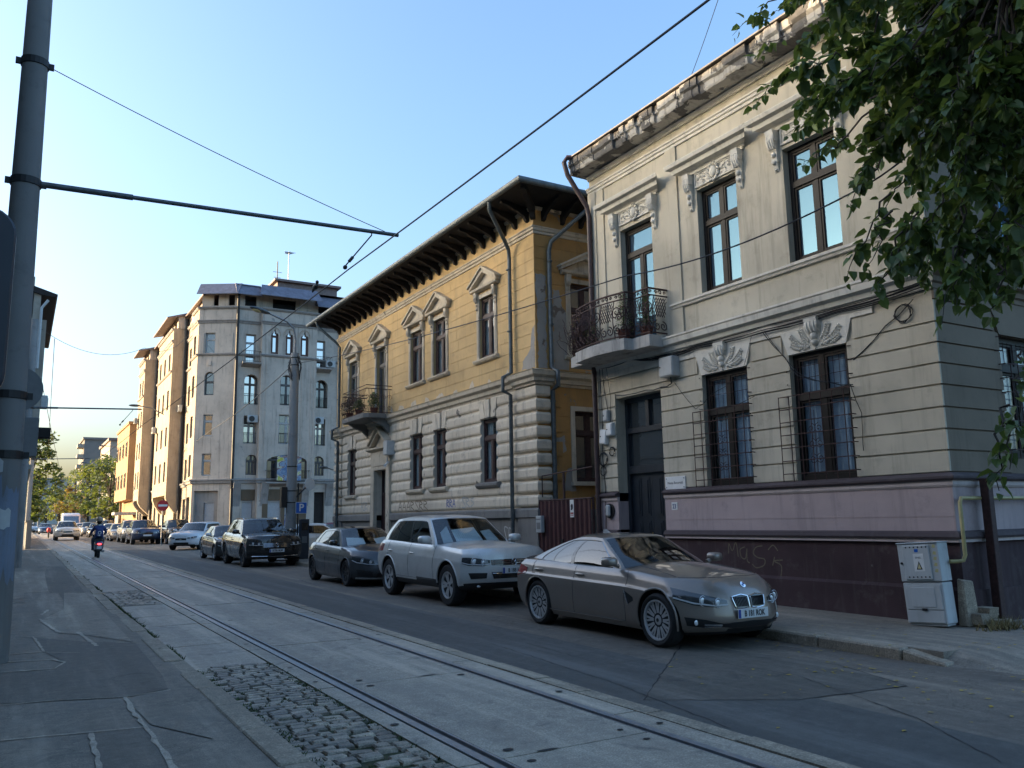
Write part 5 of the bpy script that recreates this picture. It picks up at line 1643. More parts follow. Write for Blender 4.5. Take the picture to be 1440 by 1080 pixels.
for x in (14.0, 16.0, 19.2, 21.3): mb.extr(Fr((x, 66 - (BO2 if 15.7 < x < 20 else 0), 0), (0, -1, 0), (1, 0, 0)), [(0, 3.0), (0, 4.78), (.5, 4.78), (.3, 4.3), (.12, 3.7)], 0, .55)
bld(mb, 'string_course', M['grey_trim'])
mb = MB(); mb.box(14.3, 34, 66.6, 80, 0, 19.5); mb.box(12.4, 34, 69.5, 102, 0, 19.0)
mb.add([(14.3, 66.5, 0), (12.0, 67.9, 0), (12.0, 70, 0), (14.3, 70, 0), (14.3, 66.5, 19), (12.0, 67.9, 19), (12.0, 70, 19), (14.3, 70, 19)], [(0, 1, 5, 4), (1, 2, 6, 5), (2, 3, 7, 6), (3, 0, 4, 7), (4, 5, 6, 7)])
bld(mb, 'room_core', M['room'])
# street side with two full-height bays on curved corbels
mb = MB(); mt = MB()
def side_face(y0, y1, o, cols, z0=0, mat=0):
    ops = []
    for c in cols:
        for (a, b) in ((5.37, 7.1), (8.44, 10.15), (11.65, 13.4), (14.96, 16.65)):
            ops.append((c - .5, c + .5, a, b))
    if z0 < 1: 
        for c in cols: ops.append((c - .7, c + .7, .3, 3.8))
    wall(mb, FG, y0, y1, z0, ZT, ops, o, .3, 0)
    for q in ops: window(gb, FG, *q, o - .25, M['grey_frame'], M['flat_glass'], q[2] + (q[3] - q[2]) * .68)
    for P_ in ((ST, ST2, ST3, ST4) if z0 < 4 else (ST2, ST3, ST4)):
        mt = MB(); mt.prof(FG, [(o + a, z) for a, z in P_], y0, y1); bld(mt, 'string_course', M['grey_trim'])
side_face(67.52, 70.2, 0, (69.0,)); side_face(70.2, 76, -.55, (71.9, 74.2)); side_face(76, 84.6, .65, (77.6, 80.3, 83.0), 4.2); side_face(84.6, 92, -.3, (86.5, 89.6)); side_face(92, 96.5, 1.0, (93.2, 95.2), 4.2); side_face(96.5, 102, .0, (98.2, 100.4))
for y, oa, ob, za in ((70.2, -.55, 0, 0), (76, -.55, .65, 4.2), (84.6, -.3, .65, 4.2), (92, -.3, 1.0, 4.2), (96.5, 0, 1.0, 4.2)):
    mb.quad(FG.P(y, za, oa), FG.P(y, ZT, oa), FG.P(y, ZT, ob), FG.P(y, za, ob), 1)
for y0, y1, o in ((76, 84.6, .65), (92, 96.5, 1.0)):
    f2 = Fr(FG.P(y0, 0, 0), FG.N, FG.A)
    for q in (0, y1 - y0 - .7): mb.extr(f2, [(-.55, 2.6), (-.55, 4.2), (o, 4.2), (o, 3.95), (o * .75, 3.5), (o * .35, 3.1), (-.1, 2.7)], q, q + .7, 1)
    wall(mb, FG, y0, y1, 0, 4.2, [(y0 + 1.2, y0 + 3.2, .3, 3.6)], -.5, .4, 1)
    mb.quad(FG.P(y0, 4.2, -.5), FG.P(y1, 4.2, -.5), FG.P(y1, 4.2, o), FG.P(y0, 4.2, o), 1)
mb.quad((11.29, 102, 0), (34, 102, 0), (34, 102, ZT), (11.29, 102, ZT), 1)
bld(mb, 'street_wall', [M['grey_tan'], M['grey_tan']])
# attic storey set back, slate-coloured eaves band, low roof
mb = MB()
wall(mb, FA, 13.95, 34, 18.7, 20.3, [(14.5, 15.4, 18.95, 19.8), (16.7, 18.6, 18.95, 19.8), (20.5, 21.6, 18.95, 19.8)], -.25, .2)
wall(mb, FCc, 0.1, 2.9, 18.7, 20.3, [(.3, .8, 18.9, 19.8), (1.6, 2.0, 18.9, 19.8)], -.25, .2)
for y0, y1, o in ((67.6, 76, -.6), (76, 84.6, .3), (84.6, 92, -.6), (92, 96.5, .6), (96.5, 102, -.3)):
    wall(mb, FG, y0, y1, 18.7, 20.0, [(y0 + .8, y0 + 1.9, 18.95, 19.7)], o, .2)
    mb.quad(FG.P(y0, 18.7, o), FG.P(y0, 20, o), FG.P(y0, 20, -1), FG.P(y0, 18.7, -1))
bld(mb, 'attic_wall', M['grey_wall'])
mb = MB()
EB = [(-.4, 19.95), (.48, 19.68), (.48, 19.74), (-.28, 20.72), (-.7, 20.78)]
mb.prof(FA, EB, 13.7, 15.7); mb.prof(FB2, EB, 15.55, 20.3, None, -.35, .35); mb.prof(FA, [(o, z - .3) for o, z in EB], 20.25, 34); mb.prof(FCc, EB, -.2, 3.1)
bld(mb, 'eaves_band', M['slate_tin'])
mb = MB()
for y0, y1, o in ((67.4, 76, -.2), (75.8, 84.8, 1.25), (84.6, 92, .3), (91.8, 96.7, 1.7), (96.5, 102.2, .6)):
    mb.prof(FG, [(o, 19.75 if o < 1 else 19.55), (o + .02, 19.85 if o < 1 else 19.65), (-3, 21.0), (-3, 20.6)], y0, y1)
mb.add([(13.9, 66.1, 20.6), (34, 66.1, 20.55), (34, 90, 20.55), (18, 74, 22.6), (28, 74, 22.6), (12.0, 67.9, 20.6), (12.5, 90, 20.55)], [(0, 1, 4, 3), (1, 2, 4), (0, 3, 5), (5, 3, 6), (3, 4, 2, 6)])
mb.box(18.5, 24, 72, 78, 21, 23.0); mb.box(18.2, 24.3, 71.7, 78.3, 23.0, 23.2)
bld(mb, 'roof', M['brown_tin'])
for q in A_rect[:2]: window(gb, FA, *q, -.3, M['pale_frame'], M['blue_glass'], 15.9, (), ())
for q in A_rect[2:4]: window(gb, FA, *q, -.55, M['pale_frame'], M['blue_glass'], 9.3)
for q in A_arch[:2]: window(gb, FA, *q, -.55, M['grey_frame'], M['blue_glass'] if q[0] < 16 else M['flat_glass'], 12.6)
for q in A_arch[2:]: window(gb, FA, *q, -.28, M['grey_frame'], M['flat_glass'], 6.5, (.33, .66))
for q in B_tref: window(gb, FB2, q[0], q[1], q[2], q[3], -.22, M['brown_frame'], M['blue_glass'], 16.5, (), (), .14)
window(gb, FB2, *B_rect[0], -.3, M['pale_frame'], M['flat_glass'], 9.5); window(gb, FB2, *B_arch[0], -.3, M['grey_frame'], M['flat_glass'], 12.6)
window(gb, FB2, *B_arch[1], -.3, M['grey_frame'], M['flat_glass'], 6.6, (.25, .5, .75))
for q in C_rect[:3]: window(gb, FCc, *q, -.22, M['pale_frame'], M['flat_glass'], q[2] + 1.15, (), ())
window(gb, FCc, *C_arch[0], -.24, M['grey_frame'], M['flat_glass'], 12.7, (), ())
def shut(fr, q, o):
    mb = MB(); n = int((q[3] - .4) / .09)
    for k in range(n): mb.fbox(fr, q[0] + .03, q[1] - .03, .4 + k * .09, .4 + k * .09 + .082, o, o + .03)
    mb.fbox(fr, q[0], q[1], q[3] - .12, q[3], o - .02, o + .1)
    return bld(mb, 'roller_shutter', M['shutter'])
shut(FA, A_rect[4], -.2); s1 = shut(FB2, B_rect[1], -.2); shut(FB2, B_rect[2], -.2)
mb = MB(); wall(mb, FCc, .95, 2.8, .2, 4.22, [(1.31, 2.1, .3, 3.4)], -.25, .15); bld(mb, 'recess_wall', M['grey_trim']); shut(FCc, (1.31, 2.1, .3, 3.45), -.38)
M['shop_brown'] = plaster('shop_brown', (0.14, 0.105, 0.07), dirt=(0.06, 0.05, 0.04))
mb = MB()
for a, b in ((16.15, 16.57), (17.62, 17.9), (18.75, 19.6)): mb.fbox(FB2, a, b, .3, 4.3, .001, .03)
mb.fbox(FB2, 16.15, 19.6, 3.45, 4.3, .0305, .05); mb.fbox(FA, 14.65, 15.7, 3.45, 4.3, .001, .03)
bld(mb, 'shop_panel', M['shop_brown'])
mb = MB(); mb.fbox(FA, 20.4, 21.25, .3, 4.1, -.3, -.26); bld(mb, 'door', M['old_timber'])
# small balconies, railings, pots
def mini_balcony(fr, a0, a1, z, out):
    mb = MB(); mb.prof(fr, [(0, z - .35), (out * .5, z - .25), (out, z - .12), (out, z), (0, z)], a0, a1); b_ = bld(mb, 'balcony', M['grey_trim'])
    mb = MB()
    for zz in (z + .08, z + .9): mb.tube([fr.P(a0, zz, 0), fr.P(a0, zz, out - .04), fr.P(a1, zz, out - .04), fr.P(a1, zz, 0)], .02, 4)
    n = int((a1 - a0) / .12)
    for k in range(n + 1): mb.tube([fr.P(lin(a0, a1, k / n), z + .08, out - .04), fr.P(lin(a0, a1, k / n), z + .9, out - .04)], .01, 4)
    mb.build('railing', M['black_metal'], b_)
mini_balcony(FA, 14.3, 15.7, 14.25, .6); mini_balcony(FA, 20.25, 21.5, 14.25, .6)
for fr, q in ((FA, A_arch[0]), (FA, A_arch[1]), (FB2, B_arch[0]), (FA, A_rect[2]), (FA, A_rect[3]), (FB2, B_rect[0])):
    mb = MB()
    for zz in (q[2] + .1, q[2] + .85): mb.tube([fr.P(q[0], zz, -.05), fr.P(q[1], zz, -.05)], .02, 4)
    for k in range(10): a = lin(q[0] + .04, q[1] - .04, k / 9); mb.tube([fr.P(a, q[2], -.05), fr.P(a, q[2] + .85, -.05)], .012, 4)
    bld(mb, 'railing', M['black_metal'])
mini_balcony(FB2, 16.3, 19.7, 4.85, .55)
# downpipes
for pts, r in (([FA.P(13.92, 19.9, .1), FA.P(13.92, 12, .1), FA.P(13.92, .3, .12)], .11), ([FA.P(22.3, 19.5, .1), FA.P(22.3, .3, .1)], .1), ([FG.P(75.8, 19.6, -.4), FG.P(75.8, .3, -.4)], .12), ([FG.P(91.7, 19.6, -.15), FG.P(91.7, .3, -.15)], .13)):
    mb = MB(); mb.tube(pts, r, 8); bld(mb, 'downpipe', M['black_metal'])
# aerials
mb = MB(); mb.tube([(20, 74, 22), (20, 74, 26.6)], .04, 5)
for k in range(5): mb.tube([(20 - .5 + .06 * k, 73.6 + .2 * k, 26.4 + .02 * k), (20 + .5 - .06 * k, 73.6 + .2 * k, 26.4 + .02 * k)], .02, 4)
mb.tube([(20, 73.4, 26.4), (20, 74.8, 26.6)], .025, 4)
bld(mb, 'aerial', M['grey_metal'])
mb = MB(); mb.tube([(18.6, 72.5, 22), (18.6, 72.5, 25)], .05, 5); mb.tube([(18.2, 72.5, 24), (19.0, 72.5, 24)], .02, 4); mb.tube([(18.3, 72.5, 23.5), (18.9, 72.5, 23.5)], .02, 4); bld(mb, 'aerial', M['black_metal'])
for ch in gb.children: ch.location = -_G0
# air conditioners hung on it
def aircon(label, fr, a, z, o=0):
    t = thing('air_conditioner', label, 'air conditioner', fr.P(a, z, o), 0, 'air conditioners on the grey block')
    f3 = Fr((0, 0, 0), fr.A, fr.N)
    mb = MB(); mb.fbox(f3, -.4, .4, 0, .58, .08, .38); mb.build('case', M['pvc'], t, bevel=.03)
    mb = MB(); mb.lathe([(0, 0), (.22, 0), (.22, .02), (0, .02)], n=16); g_ = mb.build('fan_grille', M['black_plastic'], t)
    g_.location = f3.P(-.08, .29, .385); g_.rotation_euler = f3.N.to_track_quat('Z', 'Y').to_euler()
    return t
aircon('air conditioner in the left balcony opening of the second row, grey block', FA, 15.3, 9.5, -.1)
aircon('air conditioner in the right balcony opening of the second row, grey block', FA, 20.6, 9.6, -.1)
aircon('air conditioner beside the top right balcony door of the grey block', FA, 21.4, 14.3, .2)
aircon('air conditioner high on the sunlit street side of the grey block, nearest of its row', FG, 75.6, 11.3, -.3)
aircon('air conditioner low on the sunlit first bay of the grey block', FG, 83.9, 10.2, .65)
aircon('air conditioner on the farthest sunlit bay of the grey block', FG, 96.0, 12.4, 1.0)
# painted cloth hung on the oriel
m, nt_, b_ = new_mat('painted_cloth'); M['painted_cloth'] = m
v_ = coords(nt_, (.9, .9, .9)); f_ = nz(nt_, v_, 1.3, 3, .5, 1.2)
nt_.links.new(ramp(nt_, f_, [(0.36, (.10, .17, .30)), (0.47, (.28, .36, .45)), (0.5, (.16, .03, .02)), (0.545, (.55, .57, .50)), (0.60, (.45, .46, .08))]), b_.inputs['Base Color']); b_.inputs['Roughness'].default_value = .9
mb = MB(); mb.grid(lambda u, v: (-.95 + 1.9 * u, -.02 * math.sin(u * 9) - .02, 1.95 * v), 12, 4)
o_ = mb.build('painted_cloth', M['painted_cloth']); o_.location = (18.0, 66 - BO2 - .62, 4.95)
sm = o_.modifiers.new('thick', 'SOLIDIFY'); sm.thickness = .01
tag(o_, 'blue, yellow and red painted cloth hung from the oriel balcony of the grey block', 'banner')
for lb, q, sd in (('blue sprayed tag on the leftmost white shutter of the grey block', (15.4, 1.2), 3), ('blue sprayed tag on the wide white shutter behind the black car', (17.4, 1.15), 6), ('blue sprayed tag on the white shutter half hidden by the concrete post', (18.6, 1.5), 9)):
    fr = FA if q[0] < 15.7 else FB2
    scrawl('graffiti', lb, Fr(fr.O, (-1, 0, 0), fr.N), [[(-a, z) for a, z in s] for s in tagword(q[0], q[1], .7, .75, 4, sd)], M['spray_blue'], -.165, .07)
# ------------------------------------------------------------------ houses across the street (their roofs keep the sun off) and the far end
M['left_wall'] = plaster('left_wall', (0.27, 0.255, 0.235), dirt=(0.14, 0.13, 0.12), dirt_amt=0.5, streak=0.6)
M['left_wall2'] = plaster('left_wall2', (0.34, 0.31, 0.26), dirt=(0.16, 0.14, 0.12), dirt_amt=0.5, streak=0.6)
def row_house(name, label, x, y0, y1, ze, zr, ov, mat, cols, xr=None, back=11):
    t = thing(name, label, 'house', (x, y0, .1))
    O = V(t.location); f = Fr((x, 0, 0) - O if False else V((x, 0, 0)) - O, (0, 1, 0), (1, 0, 0))
    ops = []
    for c in cols:
        ops += [(c - .5, c + .5, 1.4, 3.3), (c - .5, c + .5, 5.2, 7.2)]
    mb = MB(); wall(mb, f, y0, y1, -.3, ze, ops, 0, .2)
    for y, s in ((y0, -1), (y1, 1)):
        mb.quad(f.P(y, -.3, 0), f.P(y, ze, 0), f.P(y, ze, -back), f.P(y, -.3, -back)); mb.add([f.P(y, ze, 0), f.P(y, ze, -back), f.P(y, zr, -back / 2)], [(0, 1, 2)])
    mb.quad(f.P(y0, -.3, -back), f.P(y1, -.3, -back), f.P(y1, ze, -back), f.P(y0, ze, -back))
    mb.prof(f, [(0, 4.3), (.12, 4.35), (.15, 4.5), (0, 4.55)], y0, y1)
    mb.build('wall', mat, t)
    mb = MB(); mb.fbox(f, y0 + .3, y1 - .3, 0, ze - .2, -1.0, -.22); mb.build('room_core', M['room'], t)
    mb = MB()
    mb.prof(f, [(ov, ze - .12), (ov + .06, ze - .06), (ov + .06, ze + .02), (-back / 2, zr + .12), (-back - ov, ze), (-back - ov, ze - .12), (-back, ze - .02), (-back / 2, zr - .1), (0, ze - .06)], y0 - .15, y1 + .15)
    mb.build('roof', M['old_timber'], t)
    for q in ops: window(t, f, *q, -.15, M['grey_frame'], M['flat_glass'], q[2] + 1.3)
    return t, f
t1, f1 = row_house('terraced_house', 'dark house at the left edge, its eave just showing beside the thick pole', -1.35, -22, 20.2, 9.35, 12.6, .22, M['left_wall'], [-18 + 3.2 * k for k in range(12)])
t2, f2_ = row_house('terraced_house', 'plain house set back behind the first one on the left', -2.4, 20.5, 43.5, 9.6, 12.9, .5, M['left_wall2'], [22 + 3.1 * k for k in range(7)])
t3, f3_ = row_house('terraced_house', 'pale house on the left with a brown boarded eave', .22, 44, 57, 12.6, 14.4, .62, M['left_wall2'], [46, 49, 52, 55])
mb = MB(); f = Fr(V((.22, 0, 0)) - V(t3.location), (0, 1, 0), (1, 0, 0))
mb.fbox(f, 44.2, 46.5, 5.0, 11.4, 0.001, .3); mb.fbox(f, 44.0, 45.0, 11.4, 13.4, -.9, -.3); mb.build('bay', M['left_wall2'], t3)
mb = MB(); mb.tube([f.P(43.9, 12.3, .3), f.P(43.9, 11.9, .05), f.P(43.9, 9, .05)], .07, 6); mb.build('downpipe', M['pvc'], t3)
aircon('air conditioner low on the bay of the pale house on the left', Fr((.22, 0, 0), (0, 1, 0), (1, 0, 0)), 45.2, 7.3, .22)
mb = MB(); mb.box(.45, .72, 57.5, 96, 0.2, 2.0); mb.box(.38, .78, 57.5, 96, 2.0, 2.1)
tag(mb.build('boundary_wall', M['plinth_grey']), 'low grey wall along the left pavement beyond the poles', 'wall')
# orange corner building with an overhanging bay
M['orange'] = plaster('orange', (0.42, 0.27, 0.15), dirt=(0.2, 0.11, 0.06), dirt_amt=0.4, streak=0.4)
t = thing('orange_building', 'orange building with an overhanging bay beyond the grey block', 'building', (11.4, 103, .6))
O = V(t.location); f = Fr(V((11.4, 0, 0)) - O, (0, 1, 0), (-1, 0, 0))
mb = MB(); mb.fbox(f, 103, 120, 0, 4.6, -9, 0); mb.fbox(f, 103.5, 117, 4.6, 13.2, -9, 1.1); mb.fbox(f, 103.3, 117.2, 13.2, 13.5, -9, 1.25); mb.build('wall', M['orange'], t)
for c in (105.5, 109, 112.5, 115.5):
    for z in (6, 9.6): window(t, f, c - .6, c + .6, z, z + 1.7, 1.12, M['grey_frame'], M['flat_glass'], z + 1.2)
mb = MB(); mb.fbox(f, 103.2, 106.5, 2.9, 3.2, 0, 2.2); mb.build('canopy', M['shutter'], t)
# blocks far down the street
M['block_grey'] = plaster('block_grey', (0.25, 0.235, 0.215), dirt=(0.15, 0.14, 0.13), hue=0.06)
M['block_cream'] = plaster('block_cream', (0.42, 0.37, 0.30), dirt=(0.2, 0.18, 0.15), hue=0.06)
M['palace'] = plaster('palace', (0.46, 0.45, 0.42), dirt=(0.3, 0.29, 0.27), hue=0.05)
def far_block(name, label, x0, x1, y0, y1, h, mat, wins, lwins=(), flat_roof=True):
    t = thing(name, label, 'building', (x0, y0, 1.2)); O = V(t.location)
    f = Fr(V((0, y0, 0)) - O, (1, 0, 0), (0, -1, 0)); g = Fr(V((x0, 0, 0)) - O, (0, 1, 0), (-1, 0, 0))
    mb = MB(); mb.fbox(f, x0, x1, 0, h, -(y1 - y0), 0); mb.build('wall', mat, t)
    mb = MB(); mb.fbox(f, x0 - .4, x1 + .4, h, h + .6, -(y1 - y0) - .4, .4); mb.build('roof', M['brown_tin'] if not flat_roof else mat, t)
    for fr, L in ((f, wins), (g, lwins)):
        for a0, a1, z0, z1 in L:
            mb = MB(); mb.fbox(fr, a0, a1, z0, z1, .0, .06); w_ = mb.build('window', M['pale_frame'], t)
            mb = MB(); mb.fbox(fr, a0 + .12, a1 - .12, z0 + .12, z1 - .12, .06, .075); mb.build('pane', M['flat_glass'], w_)
    return t, f, g
tb, fb, gb_ = far_block('tower_block', 'grey concrete tower block far down the street behind the trees', 14.6, 22.4, 262, 285, 26.0, M['block_grey'], [(20.5 + 3 * k, 21.9 + 3 * k, 4 + 3.0 * j, 5.6 + 3.0 * j) for k in range(3) for j in range(1, 7) if k == 9], [(264 + 4.5 * k, 266 + 4.5 * k, 4 + 2.9 * j, 5.6 + 2.9 * j) for k in range(4) for j in range(7)])
mb = MB()
for j in range(8): mb.fbox(gb_, 262.2, 268, 3.4 + 2.9 * j, 4.4 + 2.9 * j, 0, 1.6); 
mb.build('balcony', M['block_cream'], tb)
far_block('cream_block', 'cream building with a brown roof edge right of the grey tower block', 16.6, 29, 205, 230, 20.6, M['block_cream'], [(17.6 + 2.6 * k, 18.8 + 2.6 * k, 5 + 3.3 * j, 6.9 + 3.3 * j) for k in range(4) for j in range(4)], [(207 + 4 * k, 208.4 + 4 * k, 5 + 3.3 * j, 6.9 + 3.3 * j) for k in range(4) for j in range(4)], False)
far_block('cream_block', 'lower cream building in front of the tower block, right beside the orange one', 16.0, 27, 172, 195, 13.8, M['block_cream'], [(17 + 2.8 * k, 18.3 + 2.8 * k, 5 + 3.5 * j, 7 + 3.5 * j) for k in range(3) for j in range(2)], [(174 + 4 * k, 175.4 + 4 * k, 5 + 3.5 * j, 7 + 3.5 * j) for k in range(4) for j in range(2)], False)
far_block('palace', 'huge pale stone building with rows of tall windows closing the far end of the street', -2, 52, 520, 560, 27.5, M['palace'], [(0 + 3.6 * k, 1.9 + 3.6 * k, z0, z1) for k in range(14) for z0, z1 in ((8, 15.5), (18.5, 21.5), (23, 25.5))])
# ------------------------------------------------------------------ trees
def leaf_mat(name, c1, c2, trans=0.25):
    m, nt, b = new_mat(name)
    out = nt.nodes['Material Output']
    v = coords(nt)
    oi = N(nt, 'ShaderNodeNewGeometry')
    f = ramp(nt, oi.outputs['Random Per Island'], [(0.0, c1), (0.9, c2), (0.97, tuple(min(1, c * 1.7) for c in c2)), (1.0, (c2[0] * 3.2, c2[1] * 2.2, c2[2] * 1.2))])
    nt.links.new(f, b.inputs['Base Color']); b.inputs['Roughness'].default_value = 0.42; b.inputs['Specular IOR Level'].default_value = 0.45
    tl = N(nt, 'ShaderNodeBsdfTranslucent'); nt.links.new(mixc(nt, 0.5, f, (0.25, 0.32, 0.04)), tl.inputs['Color'])
    mx = N(nt, 'ShaderNodeMixShader'); mx.inputs[0].default_value = trans
    nt.links.new(b.outputs[0], mx.inputs[1]); nt.links.new(tl.outputs[0], mx.inputs[2]); nt.links.new(mx.outputs[0], out.inputs['Surface'])
    return m
M['leaf_dark'] = leaf_mat('leaf_dark', (0.034, 0.060, 0.020), (0.095, 0.15, 0.042), .34)
M['leaf_mid'] = leaf_mat('leaf_mid', (0.035, 0.055, 0.012), (0.10, 0.12, 0.025), .35)
M['leaf_lime'] = leaf_mat('leaf_lime', (0.07, 0.10, 0.018), (0.20, 0.21, 0.03), .4)
M['leaf_rust'] = leaf_mat('leaf_rust', (0.14, 0.065, 0.02), (0.26, 0.13, 0.04), .35)
M['bark'] = flat('bark', (0.055, 0.045, 0.036), 0.9, var=0.4, vs=12, bmp=0.6)
def far_tree(label, x, y, h, r, mat, seed, n=1500, s=.34, low=.25, group='trees beyond the parked cars', name='street_tree'):
    rnd = random.Random(seed)
    t = thing(name, label, 'tree', (x, y, gz(y)), 0, group)
    mb = MB(); mb.tube([(0, 0, -.2), (.05, .03, h * .3), (-.03, .02, h * .6), (.02, 0, h * .85)], [r * .075, r * .06, r * .04, .02], 7)
    cl = []
    for k in range(26):
        a = rnd.uniform(0, 2 * PI); z = rnd.uniform(low, .97); rr = r * math.sqrt(max(.05, 1 - ((z - .55) / .5) ** 2)) * rnd.uniform(.25, 1.05)
        c = V((rr * math.cos(a), rr * math.sin(a), z * h)); cl.append((c, r * rnd.uniform(.2, .42)))
        if k % 2 == 0: mb.tube([(0, 0, c.z * .6), tuple(c * .6 + V((0, 0, c.z * .32))), tuple(c)], [r * .03, r * .018, .01], 4)
    mb.build('trunk', M['bark'], t)
    mb = MB()
    for i in range(n):
        c, cr = cl[rnd.randrange(len(cl))]
        d = V((rnd.gauss(0, 1), rnd.gauss(0, 1), rnd.gauss(0, 1))); d = d.normalized() * cr * rnd.random() ** .4; p = c + V((d.x, d.y, d.z * .75))
        if p.z < h * (low - .12): continue
        u = V((rnd.gauss(0, 1), rnd.gauss(0, 1), rnd.gauss(0, .5))).normalized(); w_ = u.orthogonal().normalized(); ss = s * rnd.uniform(.5, 1.2)
        q = u.cross(w_) * ss * .12
        mb.add([p - u * ss, p - w_ * ss * .5 + q, p + u * ss, p + w_ * ss * .5 + q], [(0, 1, 2, 3)])
    mb.build('crown', mat, t, fix=False)
    return t
far_tree('dense dark tree right before the orange building', 10.4, 124, 9.6, 3.6, M['leaf_mid'], 3)
far_tree('broad tree with a deep green crown behind the tan post', 11.6, 138, 10.4, 4.6, M['leaf_mid'], 4, 1900)
far_tree('bright lime tree catching the sun left of the grey lamp post', 10.6, 168, 11.5, 4.2, M['leaf_lime'], 5)
far_tree('tall dark tree rising behind the lime one', 14.5, 165, 13.6, 4.5, M['leaf_mid'], 6)
far_tree('rusty brown tree farther down the row', 9.6, 196, 8.6, 3.0, M['leaf_rust'], 7, 1100)
far_tree('small yellow green tree left of the rusty brown one', 8.2, 225, 8.4, 3.2, M['leaf_lime'], 8, 1100)
far_tree('pale green tree before the stone palace', 12.0, 240, 14.5, 4.5, M['leaf_lime'], 9, 1400)
far_tree('distant green tree nearest the end of the street on the right', 6.5, 262, 7.5, 3.4, M['leaf_mid'], 10, 900)
far_tree('dark tree overhanging the left pavement past the poles', .35, 78, 8.8, 2.5, M['leaf_dark'], 11, 1700, .26, .22, 'trees on the left side')
far_tree('smaller dark tree beyond the overhanging one on the left', .2, 104, 7.2, 2.8, M['leaf_dark'], 12, 1400, .3, .15, 'trees on the left side')
far_tree('hazy tree at the far left end of the street', -.6, 170, 9, 4.5, M['leaf_mid'], 13, 1200, .4, .12, 'trees on the left side')
far_tree('low dark tree farthest away on the left', -2, 215, 9, 5.5, M['leaf_mid'], 14, 1200, .45, .1, 'trees on the left side')
# ------------------------------------------------------------------ cars
M['car_glass'] = clear_glass('car_glass', (0.66, 0.72, 0.72), 0.07, 1.52)
M['car_glass_dark'] = clear_glass('car_glass_dark', (0.10, 0.11, 0.11), 0.04, 1.52)
M['side_glass'] = clear_glass('side_glass', (0.16, 0.17, 0.175), 0.10, 1.6)
M['lamp_glass'] = clear_glass('lamp_glass', (0.85, 0.87, 0.88), 0.04, 1.45)
M['alloy'] = flat('alloy', (0.50, 0.50, 0.50), 0.35, 0.4, var=0.1)
M['alloy_dark'] = flat('alloy_dark', (0.05, 0.05, 0.052), 0.35, 0.6, var=0.2)
M['brake'] = flat('brake', (0.06, 0.055, 0.05), 0.5, 0.5)
M['tail_red'] = flat('tail_red', (0.28, 0.012, 0.015), 0.12, coat=0.8)
M['lamp_in'] = flat('lamp_in', (0.72, 0.74, 0.76), 0.25, 0.3)
M['foil'] = flat('foil', (0.72, 0.80, 0.84), 0.5, 0.1, var=0.1)
M['plate'] = flat('plate', (0.62, 0.63, 0.63), 0.5, var=0.06)
M['plate_blue'] = flat('plate_blue', (0.015, 0.05, 0.28), 0.5)
M['amber'] = flat('amber', (0.45, 0.16, 0.02), 0.2)

def car_surfaces(S):
    L, hwid = S['L'], S['W'] / 2
    def yf(u, t): return sinterp(S['nose'], t) + S['dn'] * abs(u) ** S.get('pn', 3)
    def yr(u, t): return L - sinterp(S['tail'], t) - S['dt'] * abs(u) ** S.get('pt', 3)
    def F(u, s, t):
        y = lin(yf(u, t), yr(u, t), s)
        hw = hwid * sinterp(S['plan'], y / L) * sinterp(S['side'], t)
        zt = sinterp(S['zt'], y) + sinterp(S['crown'], y) * (1 - abs(u) ** 2.4)
        zb = sinterp(S['zb'], y)
        return V((u * hw, y - L / 2, lin(zb, zt, t)))
    g = S['gh']
    def gyf(u, t): return lin(g['y0'], g['y1'], t ** g.get('kf', 1.12)) + g['df'] * abs(u) ** 2.2 * (1 - .45 * t)
    def gyr(u, t): return lin(g['y3'], g['y2'], t ** g.get('kr', 1.5)) - g['dr'] * abs(u) ** 2.2 * (1 - .4 * t)
    def Gf(u, s, t):
        y = lin(gyf(u, t), gyr(u, t), s)
        hb = g['wb'] * sinterp(g['pl'], y / L); hr = g['wr'] * sinterp(g['pl'], y / L)
        tt = t ** 1.15
        hw = lin(hb, hr, tt)
        zb = sinterp(S['zt'], y) - .025
        zr = sinterp(g['roof'], y) - .055 * abs(u) ** 3 
        return V((u * hw, y - L / 2, lin(zb, zr, t)))
    return F, Gf

def face_pt(fn, face):
    return {'F': lambda a, b: fn(a, 0, b), 'B': lambda a, b: fn(a, 1, b), 'R': lambda a, b: fn(1, a, b), 'L': lambda a, b: fn(-1, a, b), 'T': lambda a, b: fn(a, b, 1)}[face]

def off_pt(fn, face, a, b, off):
    f = face_pt(fn, face); e = 1e-3
    p = f(a, b); da = f(a + e, b) - f(a - e, b); db = f(a, b + e) - f(a, b - e)
    n = da.cross(db)
    if n.length < 1e-12: n = V((0, 0, 1))
    n.normalize()
    ref = {'F': V((0, -1, 0)), 'B': V((0, 1, 0)), 'R': V((1, 0, 0)), 'L': V((-1, 0, 0)), 'T': V((0, 0, 1))}[face]
    if n.dot(ref) < 0: n = -n
    return p + n * off

def polysub(pl, n):
    out = []
    m = len(pl) - 1
    for i in range(n + 1):
        x = i / n * m; k = min(int(x), m - 1); t = x - k
        out.append((lin(pl[k][0], pl[k + 1][0], t), lin(pl[k][1], pl[k + 1][1], t)))
    return out

